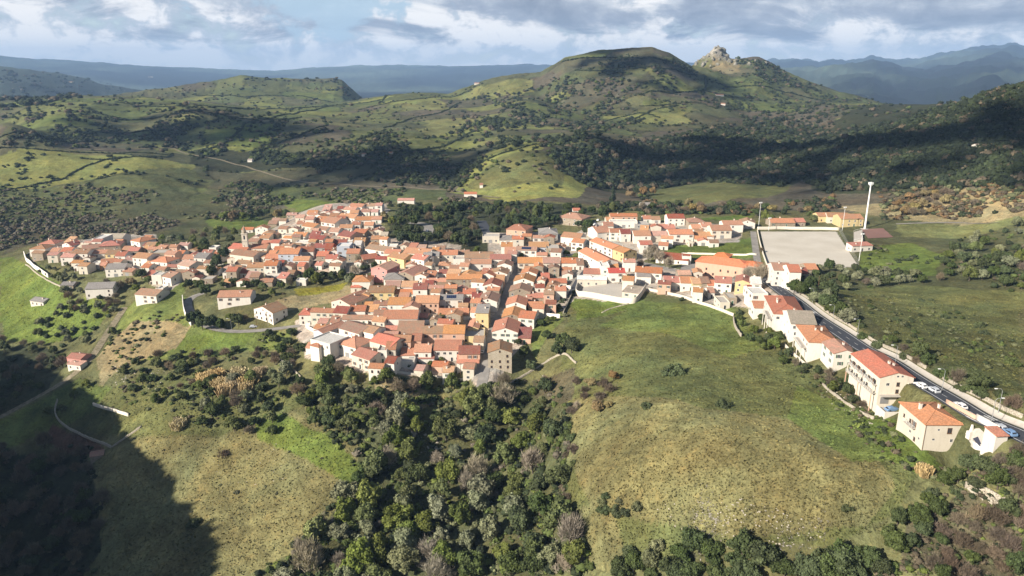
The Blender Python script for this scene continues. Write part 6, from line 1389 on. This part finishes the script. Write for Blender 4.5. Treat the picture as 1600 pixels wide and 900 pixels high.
cover('scrub', [
 ([(-60,290),(60,285),(290,300),(330,285),(430,300),(440,330),(340,350),(200,372),(40,385),(-60,405)], 1700, (1.6, 3.6), [('oak', 3), ('green', 3), ('olive', 4), ('brown', 5), ('grey', 2)]),
 ([(-60,345),(220,335),(300,350),(200,372),(40,388),(-60,405)], 900, (1.8, 3.6), [('brown', 5), ('grey', 3), ('olive', 2), ('oak', 1)]),
 ([(300,262),(420,290),(460,310),(430,335),(380,300),(280,290)], 420, (2.5, 4.5), MX),
 ([(280,300),(420,300),(430,338),(330,345),(260,340)], 240, (3, 5), [('brown', 4), ('oak', 3), ('olive', 2)]),
 ([(470,295),(740,298),(740,318),(640,325),(540,318),(470,310)], 600, (2.0, 4.0), MX+[('grey', 2)]),
 ([(620,318),(1000,318),(1000,330),(900,335),(620,335)], 380, (2.6, 4.4), DB),
 ([(1000,300),(1030,318),(1110,325),(1250,305),(1300,300),(1310,325),(1180,335),(1000,335)], 420, (2.6, 4.2), DB+[('russet', 2)]),
 ([(1370,300),(1600,285),(1600,330),(1480,345),(1380,345)], 420, (1.8, 3.8), [('russet', 3), ('brown', 3), ('olive', 2), ('oak', 1)]),
], 204, 0.85, clump=0.96)
cover('undergrowth', [([(780,595),(870,595),(895,640),(880,760),(930,900),(400,900),(470,840),(560,740),(500,670),(460,600),(560,600)], 1300, (0.8, 2.6), [('oak', 3), ('dark', 1), ('green', 5), ('olive', 2), ('lime', 2), ('grey', 1)])], 206, 0.95)
# hedges and thickets that follow the parcel edges
s_ = sample([(0,120),(560,128),(760,130),(860,112),(1000,80),(1200,95),(1420,165),(1290,200),(1000,215),(860,232),(700,300),(300,290),(0,300)], 9000, 77); P_ = hitv(s_[:, 0], s_[:, 1]); X_ = np.nan_to_num(P_)
_, e_ = parcels(X_[:, 0]+fbm(X_[:, 0], X_[:, 1], 90, 3)*25, X_[:, 1]+fbm(X_[:, 0]+50, X_[:, 1], 90, 3)*25); ok = free(P_, 1.0) & (e_ < 0.06) & (vnoise(X_[:, 0]/140, X_[:, 1]/140) > 0.28); P_ = P_[ok]; r_ = np.random.default_rng(5)
blobs('scrub', P_, r_.uniform(1.5, 4.2, len(P_)), np.array(PAL['oak'])*r_.uniform(0.7, 1.5, (len(P_), 1)), 960, 0.8)
# low shrubs and brambles near the village
cover('scrub', [
 ([(1360,375),(1460,385),(1620,340),(1620,460),(1480,450),(1340,450),(1240,430),(1290,420),(1350,430)], 620, (0.9, 2.4), MX),
 ([(1250,460),(1300,452),(1600,455),(1600,650),(1400,550)], 380, (0.5, 1.5), [('olive', 4), ('oak', 2), ('green', 2)]),

 ([(400,520),(480,520),(560,590),(760,600),(760,625),(560,640),(440,600),(400,560)], 420, (0.7, 1.9), [('oak', 3), ('green', 4), ('lime', 2), ('olive', 2)]),
 ([(170,560),(300,545),(470,560),(480,640),(320,670),(170,620)], 330, (0.7, 2.0), MX),
 ([(100,440),(300,450),(300,500),(200,560),(90,540)], 330, (0.8, 2.0), MX+[('lime', 1)]),
 ([(780,470),(880,450),(895,500),(900,580),(800,600)], 260, (0.6, 1.8), MX),
 ([(860,640),(890,660),(880,800),(960,870),(1400,880),(1400,915),(880,915)], 330, (0.7, 1.9), MX),
 ([(1210,545),(1300,580),(1400,650),(1440,720),(1500,740),(1600,700),(1610,900),(1400,900),(1480,760),(1380,720),(1300,640)], 560, (0.5, 1.5), MX+[('lime', 1), ('brown', 2)]),
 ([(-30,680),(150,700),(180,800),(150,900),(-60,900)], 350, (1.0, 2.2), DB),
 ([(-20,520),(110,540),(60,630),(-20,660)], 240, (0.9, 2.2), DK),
 ([(300,400),(600,395),(600,450),(470,470),(300,470)], 200, (0.6, 1.8), MX),
 ([(560,400),(860,390),(860,560),(560,560)], 260, (0.4, 1.0), MX),
], 205, 0.85, clump=0.9)
# hedges and field walls on the far slopes
def hedge(px, R, label, mix='oak', gap=0.8):
    q_ = resample(hits(px), R*gap); P_ = np.c_[q_, ground(q_[:, 0], q_[:, 1])]; r_ = np.random.default_rng(len(q_)); cc = np.array(PAL[mix])*r_.uniform(0.7, 1.3, (len(q_), 1))
    P_[:, :2] += r_.normal(0, R*0.25, (len(q_), 2)); n0 = len(bpy.data.objects)
    blobs('hedgerow', P_, R*r_.uniform(0.6, 1.3, len(q_)), cc, len(q_), 0.7)
    o = [x for x in C.objects if x.name.startswith('hedgerow') and 'label' not in x][-1]
    if 'kind' in o: del o['kind']
    tag(o, label, 'hedgerow', 'hedgerows between the far fields')
for px, R, lb in [
 ([(0,232),(80,236),(170,240),(268,243)], 2.4, 'hedgerow below the flat fields above the brightest meadow'),
 ([(60,216),(150,206),(250,202),(300,196)], 3.0, 'hedgerow crossing the shaded far slope below the quarry'),
 ([(150,178),(260,182),(380,186),(470,184)], 3.0, 'long terrace hedge across the middle of the far slope'),
 ([(180,160),(300,168),(420,170),(520,166)], 3.0, 'terrace hedge under the long plateau hill'),
 ([(300,148),(380,152),(470,150),(560,156)], 3.2, 'hedge at the foot of the plateau hill'),
 ([(400,238),(440,222),(480,206),(512,196)], 2.8, 'hedge dividing the sloping fields above the pine plantation'),
 ([(500,262),(545,248),(590,234),(612,226)], 2.6, 'hedge beside the small green field in the scrub valley'),
 ([(600,200),(640,186),(690,176),(720,160)], 2.8, 'hedge climbing the brown spur towards the farmhouse'),
 ([(1000,148),(1050,146),(1096,142),(1130,148)], 3.4, 'hedge below the saddle between hill and rocky peak'),
 ([(1120,130),(1180,134),(1240,146),(1290,158)], 3.4, 'hedge slanting down the flank of the rocky peak'),
 ([(900,110),(960,112),(1030,108),(1075,114)], 4.0, 'scrub band round the shoulder of the rounded hill'),
 ([(880,97),(940,90),(1000,92),(1050,98)], 4.5, 'scrub terrace just under the rounded hilltop'),
 ([(900,200),(950,188),(1000,176),(1030,184)], 2.8, 'hedge along the lower lip of the long pale field'),
 ([(0,298),(50,290),(100,280),(130,262),(165,249),(240,247)], 2.2, 'hedgerow curving between the two bright fields beyond the western quarter'),
 ([(130,248),(180,249),(262,246),(270,240)], 2.0, 'hedgerow along the top of the bright fields'),
 ([(330,232),(355,222),(375,205),(384,192)], 3.0, 'dark tree line climbing beside the bright sloping field'),
 ([(384,192),(440,180),(520,165),(600,155),(640,145)], 3.0, 'long hedgerow along the spur to the far farmhouse'),
 ([(560,172),(610,160),(700,152),(735,140)], 2.6, 'hedgerow under the pale ridge-top fields'),
 ([(1100,118),(1104,130),(1096,148)], 4.0, 'hedge running down between the hill and the rocky peak'),
 ([(1000,166),(1040,164),(1090,160),(1120,170)], 3.0, 'hedgerow between the small square fields'),
 ([(640,240),(700,226),(740,205),(765,190)], 3.0, 'hedgerow beside the sloping green valley field'),
 ([(700,300),(720,275),(760,250),(850,225)], 2.4, 'hedgerow on the upper edge of the sunlit meadow'),
 ([(0,215),(60,212),(110,218),(150,212)], 3.0, 'hedgerow across the flat fields below the far slope'),
 ([(880,225),(960,198),(1020,172),(1060,165)], 2.8, 'hedgerow above the long pale field'),
 ([(882,488),(890,470),(897,455)], 1.0, 'dark hedge between allotment and yard lane'),
 ([(1290,520),(1340,552),(1360,562)], 0.9, 'clipped hedge between ridge road and the hipped houses')]: hedge(px, R, lb)
# tufts of dry and green grass over the near slopes
def alb_at(X, Y):
    a = np.arctan2(X, Y); r = np.hypot(X, Y); i = np.clip(np.searchsorted(LA, a), 0, len(LA)-1); j = np.clip(np.searchsorted(LR, r), 0, len(LR)-1); return ALB[i, j]
def tufts(poly, n_, seed, R=(0.18, 0.48)):
    r_ = np.random.default_rng(seed); s = sample(poly, n_, seed); P_ = hitv(s[:, 0], s[:, 1]); P_ = P_[free(P_, 0.5)]; n_ = len(P_); k = 4
    base = np.repeat(P_, k, 0); a = r_.uniform(0, 6.28, n_*k); rad = np.repeat(r_.uniform(*R, n_), k)*r_.uniform(0.6, 1.2, n_*k)
    d = np.c_[np.cos(a), np.sin(a), np.zeros(n_*k)]*rad[:, None]; up = np.c_[r_.normal(0, 0.3, (n_*k, 2)), np.ones(n_*k)]*(rad*r_.uniform(0.5, 1.1, n_*k))[:, None]
    base = base-np.array([0, 0, 0.05]); V = np.stack([base-d*0.5, base+d*0.5, base+d*0.7+up, base-d*0.6+up*0.8], 1).reshape(-1, 3)
    al = alb_at(P_[:, 0], P_[:, 1]); pick = r_.uniform(0, 1, (n_, 1)); c = np.where(pick < 0.4, al*0.72, np.where(pick < 0.85, al*1.05, al*np.array([1.35, 1.25, 1.15]))); c = np.repeat(c, 4*k, 0)
    tag(link_mesh('grass', np_mesh('grass', V, np.arange(len(V)).reshape(-1, 4), [M['scrub']], attr=c)), kind='stuff')
tufts([(890,480),(1150,480),(1400,680),(1440,740),(1380,830),(1100,870),(900,880),(870,700),(850,620)], 15000, 301)
tufts([(100,600),(230,560),(480,600),(560,720),(470,860),(380,900),(140,900)], 9000, 302)
tufts([(1260,460),(1600,460),(1600,650),(1420,560)], 3500, 303)
tufts([(0,410),(180,470),(160,540),(0,540)], 1500, 304)
# limestone boulders
def rocks(zones, seed):
    for poly, n_, sz, lb in zones:
        s = sample(poly, n_, seed+n_); P_ = hitv(s[:, 0], s[:, 1]); P_ = P_[free(P_, 0.5)]; r_ = np.random.default_rng(seed); v, f = ICO1; n_ = len(P_)
        V = (v[None]*(1+r_.uniform(-0.3, 0.3, (n_, len(v), 1)))*r_.uniform(*sz, (n_, 1, 1))*np.array([1, 1, 0.5])+P_[:, None]).reshape(-1, 3); F = (f[None]+(np.arange(n_)*len(v))[:, None, None]).reshape(-1, 3)
        tag(link_mesh('rubble', np_mesh('rubble', V, F, [M['rock']])), kind='stuff')
M['rock'] = principled('limestone', lambda w, b: w.set(b.inputs['Base Color'], w.ramp(w.noise(w('ShaderNodeNewGeometry').outputs['Position'], 1.5, 5, 0.7), [(0.3, (0.22, 0.19, 0.15)), (0.65, (0.46, 0.42, 0.35))])), rough=0.95)
rocks([([(1020,790),(1180,775),(1300,830),(1250,870),(1080,850)], 230, (0.08, 0.38), ''), ([(180,570),(260,580),(250,610),(180,605)], 60, (0.2, 0.7), ''), ([(1290,600),(1380,650),(1360,665),(1280,620)], 60, (0.15, 0.4), ''), ([(600,660),(690,660),(690,710),(620,710)], 50, (0.3, 0.9), ''), ([(540,585),(660,590),(660,620),(560,620)], 60, (0.15, 0.4), ''), ([(330,700),(440,690),(450,760),(340,770)], 30, (0.15, 0.35), '')], 400)

r_ = np.random.default_rng(900); cq = resample([(-225,60),(-245,110),(-268,150),(-292,195),(-330,245),(-378,295),(-436,345),(-500,395)], 2.2)
P_ = np.repeat(cq, 3, 0)+r_.normal(0, 9, (len(cq)*3, 2)); P_ = np.c_[P_, ground(P_[:, 0], P_[:, 1])]
blobs('woodland', P_, r_.uniform(2.5, 7.0, len(P_)), np.array(PAL['oak'])*r_.uniform(0.7, 1.3, (len(P_), 1)), 901, 1.1)
def outcrop(pts_, sizes, label, seed, mat='rock', name='rock_outcrop'):
    r_ = np.random.default_rng(seed); V, F = [], []; off = 0; v, f = ICO2
    for (x, y, z), s_ in zip(pts_, sizes):
        n3 = r_.normal(size=(6, 3)); vv = v.copy()
        for n_ in n3: n_ = n_/np.linalg.norm(n_); dd = vv @ n_; vv = vv-np.outer(np.maximum(dd-r_.uniform(0.45, 0.8), 0), n_)
        vv = vv*(1+r_.uniform(-0.07, 0.07, (len(v), 1)))*np.array([1, 1, r_.uniform(0.7, 1.5)])*s_; V.append(vv+np.array([x, y, z])); F.append(f+off); off += len(v)
    tag(link_mesh(name, np_mesh(name, np.concatenate(V), np.concatenate(F), [M[mat]])), label, 'rocks')
M['grey_rock'] = principled('grey_rock', lambda w, b: w.set(b.inputs['Base Color'], w.ramp(w.noise(w('ShaderNodeNewGeometry').outputs['Position'], 0.12, 6, 0.75), [(0.35, (0.07, 0.075, 0.06)), (0.5, (0.17, 0.16, 0.13)), (0.65, (0.27, 0.25, 0.20))])), rough=0.95)
pk = [(u, v) for u, v in [(1096,84),(1103,80),(1110,76),(1118,73),(1124,74),(1130,78),(1136,84),(1100,88),(1108,84),(1116,80),(1126,82),(1134,90),(1092,92),(1104,94),(1114,90),(1124,90),(1088,98),(1098,100),(1110,100),(1122,98),(1140,92),(1150,92),(1165,92),(1180,93),(1195,96),(1150,98),(1170,98)]]
pp = [hit(u, v+3) for u, v in pk]; pp = [p for p in pp if p is not None and p[1] < 2400]
for k_, p in enumerate(pp):
    outcrop([p], [rng.uniform(4, 9.5)], None, 71+k_, 'grey_rock', 'crag'); o = [x for x in C.objects if x.name.startswith('crag')][-1]
    o['group'] = 'crags of the rocky peak'; o['category'] = 'crag'; o['label'] = f'grey and ochre crag, {("first second third fourth fifth sixth seventh eighth ninth tenth eleventh twelfth thirteenth fourteenth fifteenth sixteenth seventeenth eighteenth nineteenth twentieth".split()+["%dth" % q for q in range(21, 40)])[k_]} of the far rocky peak counted along its ledges'
for i_, (u, v, s_, lb) in enumerate([(832,872,2.0,'pale limestone crag in the gully below the dark trees'),(645,682,1.8,'white rock face among trees under the village'),(604,696,1.0,'small pale boulder left of the white rock face'.replace('left of', 'beside')),(850,590,1.0,'pale boulder at the head of the gully')]):
    p = hit(u, v); r_ = np.random.default_rng(i_+5); outcrop([p+np.array([a, b, c]) for a, b, c in r_.normal(0, s_*0.28, (7, 3))], r_.uniform(0.6, 1.1, 7)*s_, lb, 80+i_)

# the oaks: those that show largest stand as trees of their own, the rest merge into the wood
OAKS.sort(key=lambda t: -t[0])
for _, p, R_, hs, g_ in OAKS[:290]: tree(p, R_, 'oak', hs, g_, flush=True)
rest = OAKS[290:]
if rest: blobs('woodland', np.array([t[1] for t in rest]), np.array([t[2] for t in rest]), np.array(PAL['oak'])*rng.uniform(0.8, 1.5, (len(rest), 1)), 950, 1.15)
# ---------------- cloud banks whose shade lies on the hills (they stand off towards the sun) ----------------
def cloud(cx, cy_, zc, rx, ry, seed, label):
    r_ = np.random.default_rng(seed); Vs, Fs = [], []; off = 0; v, f = ICO2
    for k in range(38):
        a = r_.uniform(0, 6.28); rr = math.sqrt(r_.uniform(0, 1)); s = r_.uniform(0.10, 0.30)*min(rx, ry)*(1.25-0.8*rr); c = np.array([cx+rr*rx*math.cos(a), cy_+rr*ry*math.sin(a), zc+r_.uniform(0, 0.3)*s])
        vv = v*s*np.array([1.1, 1.1, 0.55])*(1+r_.uniform(-0.1, 0.1, (len(v), 1)))+c; Vs.append(vv); Fs.append(f+off); off += len(vv)
    o = link_mesh('cloud', np_mesh('cloud', np.concatenate(Vs), np.concatenate(Fs), [M['cloud']], smooth=True)); tag(o, label, 'cloud', 'low clouds towards the sun')
M['cloud'] = principled('cloud', col=(0.8, 0.8, 0.8), rough=1.0, spec=0.0)
HT = 1300.0
def shade_at(u, v, rx, ry, seed, label, r=None):
    p = hit(u, v)
    k = (HT-p[2])/math.tan(SUN_EL); cloud(p[0]+SUN_FROM.x*k, p[1]+SUN_FROM.y*k, HT, rx, ry, seed, label)
shade_at(1130, 248, 260, 190, 1, 'grey cloud bank shading the dark oak valley')
shade_at(600, 262, 200, 170, 2, 'low cloud shading the scrubby valley behind the village')
shade_at(330, 195, 240, 150, 3, 'broad cloud shading the far western slopes')
shade_at(1000, 100, 160, 260, 4, 'small cloud shading the rounded hilltop')
shade_at(1470, 225, 240, 210, 5, 'wide cloud shading the oak hill beyond the pitch')
# ---------------- labels: each thing is told apart by its look and by what it stands near ----------------
ANCH = [('the bell tower', 385, 375), ('the pitch', 1262, 388), ('the bright orange school', 1128, 412), ('the pink palazzo', 592, 425), ('the walled yard', 950, 455), ('the hairpin bend', 294, 485), ('the curved pale wall', 55, 415),
 ('the foot of the main street', 755, 595), ('the head of the main street', 828, 400), ('the tall yellow house', 753, 490), ('the long villa', 365, 462), ('the flat-topped white house', 500, 545), ('the bare stone gable house', 782, 565),
 ('the bypass bend', 668, 360), ('the red apartment block', 1400, 600), ('the lowest house', 1460, 670), ('the white hipped house', 1285, 545), ('the broad red-hipped house', 1232, 480), ('the floodlight tower', 1353, 340), ('the big tan reeds', 365, 590), ('the round gully tree', 632, 800),
 ('the valley cottage', 115, 560), ('the ruined wall', 1550, 775), ('the vivid red roof', 964, 420), ('the long peach house', 975, 335), ('the top of the village', 555, 320), ('the largest meadow-foot tree', 1160, 860), ('the shaded paddock', 120, 670), ('the lone meadow bush', 1053, 575), ('the yellow farmhouse', 1332, 338), ('the sunlit meadow', 810, 290), ('the big white western house', 165, 375), ('the upper car park', 930, 350), ('the gully mouth', 850, 880), ('the dark pool of shade', 60, 820), ('the farm track', 180, 510), ('the pines by the road', 318, 510), ('the yellow flower patch', 490, 455), ('the broken garden wall', 860, 560)]
AX = np.array([[a[1], a[2]*1.6] for a in ANCH])
ORD = ['first', 'second', 'third', 'fourth', 'fifth', 'sixth', 'seventh', 'eighth', 'ninth', 'tenth', 'eleventh', 'twelfth', 'thirteenth', 'fourteenth', 'fifteenth', 'sixteenth', 'seventeenth', 'eighteenth', 'nineteenth', 'twentieth']+['%dth' % k for k in range(21, 80)]
clus = {}
for o, look, uu, vv, fixed in REG:
    if fixed: o['label'] = look; continue
    d = np.hypot(AX[:, 0]-uu, AX[:, 1]-vv*1.6); i0 = int(np.argmin(d)); w_ = AX-AX[i0]; here = np.array([uu, vv*1.6])-AX[i0]
    best, bi = -9, None
    for j in range(len(ANCH)):
        if j == i0 or np.hypot(*w_[j]) > 420: continue
        c = (w_[j] @ here)/(np.hypot(*w_[j])*max(np.hypot(*here), 1e-6))-np.hypot(*w_[j])*0.0012
        if c > best: best, bi = c, j
    clus.setdefault((look, i0, bi), []).append((float(np.hypot(*here)), o))
seen = set(o['label'] for o, *_ in REG if 'label' in o)
for (look, i0, bi), L in clus.items():
    L.sort(key=lambda t: t[0]); A_, B_ = ANCH[i0][0], ANCH[bi][0] if bi is not None else 'the hills'
    for k, (_, o) in enumerate(L):
        sh = lambda t: t.replace('the ', '')
        cand = ([f'{look} between {A_} and {B_}', f'{look} between {A_} and {sh(B_)}', f'{look} by {A_}'] if len(L) == 1 else []) + [f'{look}, {ORD[k]} from {A_} towards {B_}', f'{look}, {ORD[k]} from {sh(A_)} towards {sh(B_)}', f'{look}, {ORD[k]} from {A_}', f'{look}, {ORD[k]} from {sh(A_)}']
        ok_ = [c for c in cand if len(c.replace('-', ' ').split()) <= 16 and c not in seen] or [c for c in cand if len(c.split()) <= 16 and c not in seen] or cand
        lb = ok_[0]
        seen.add(lb); o['label'] = lb
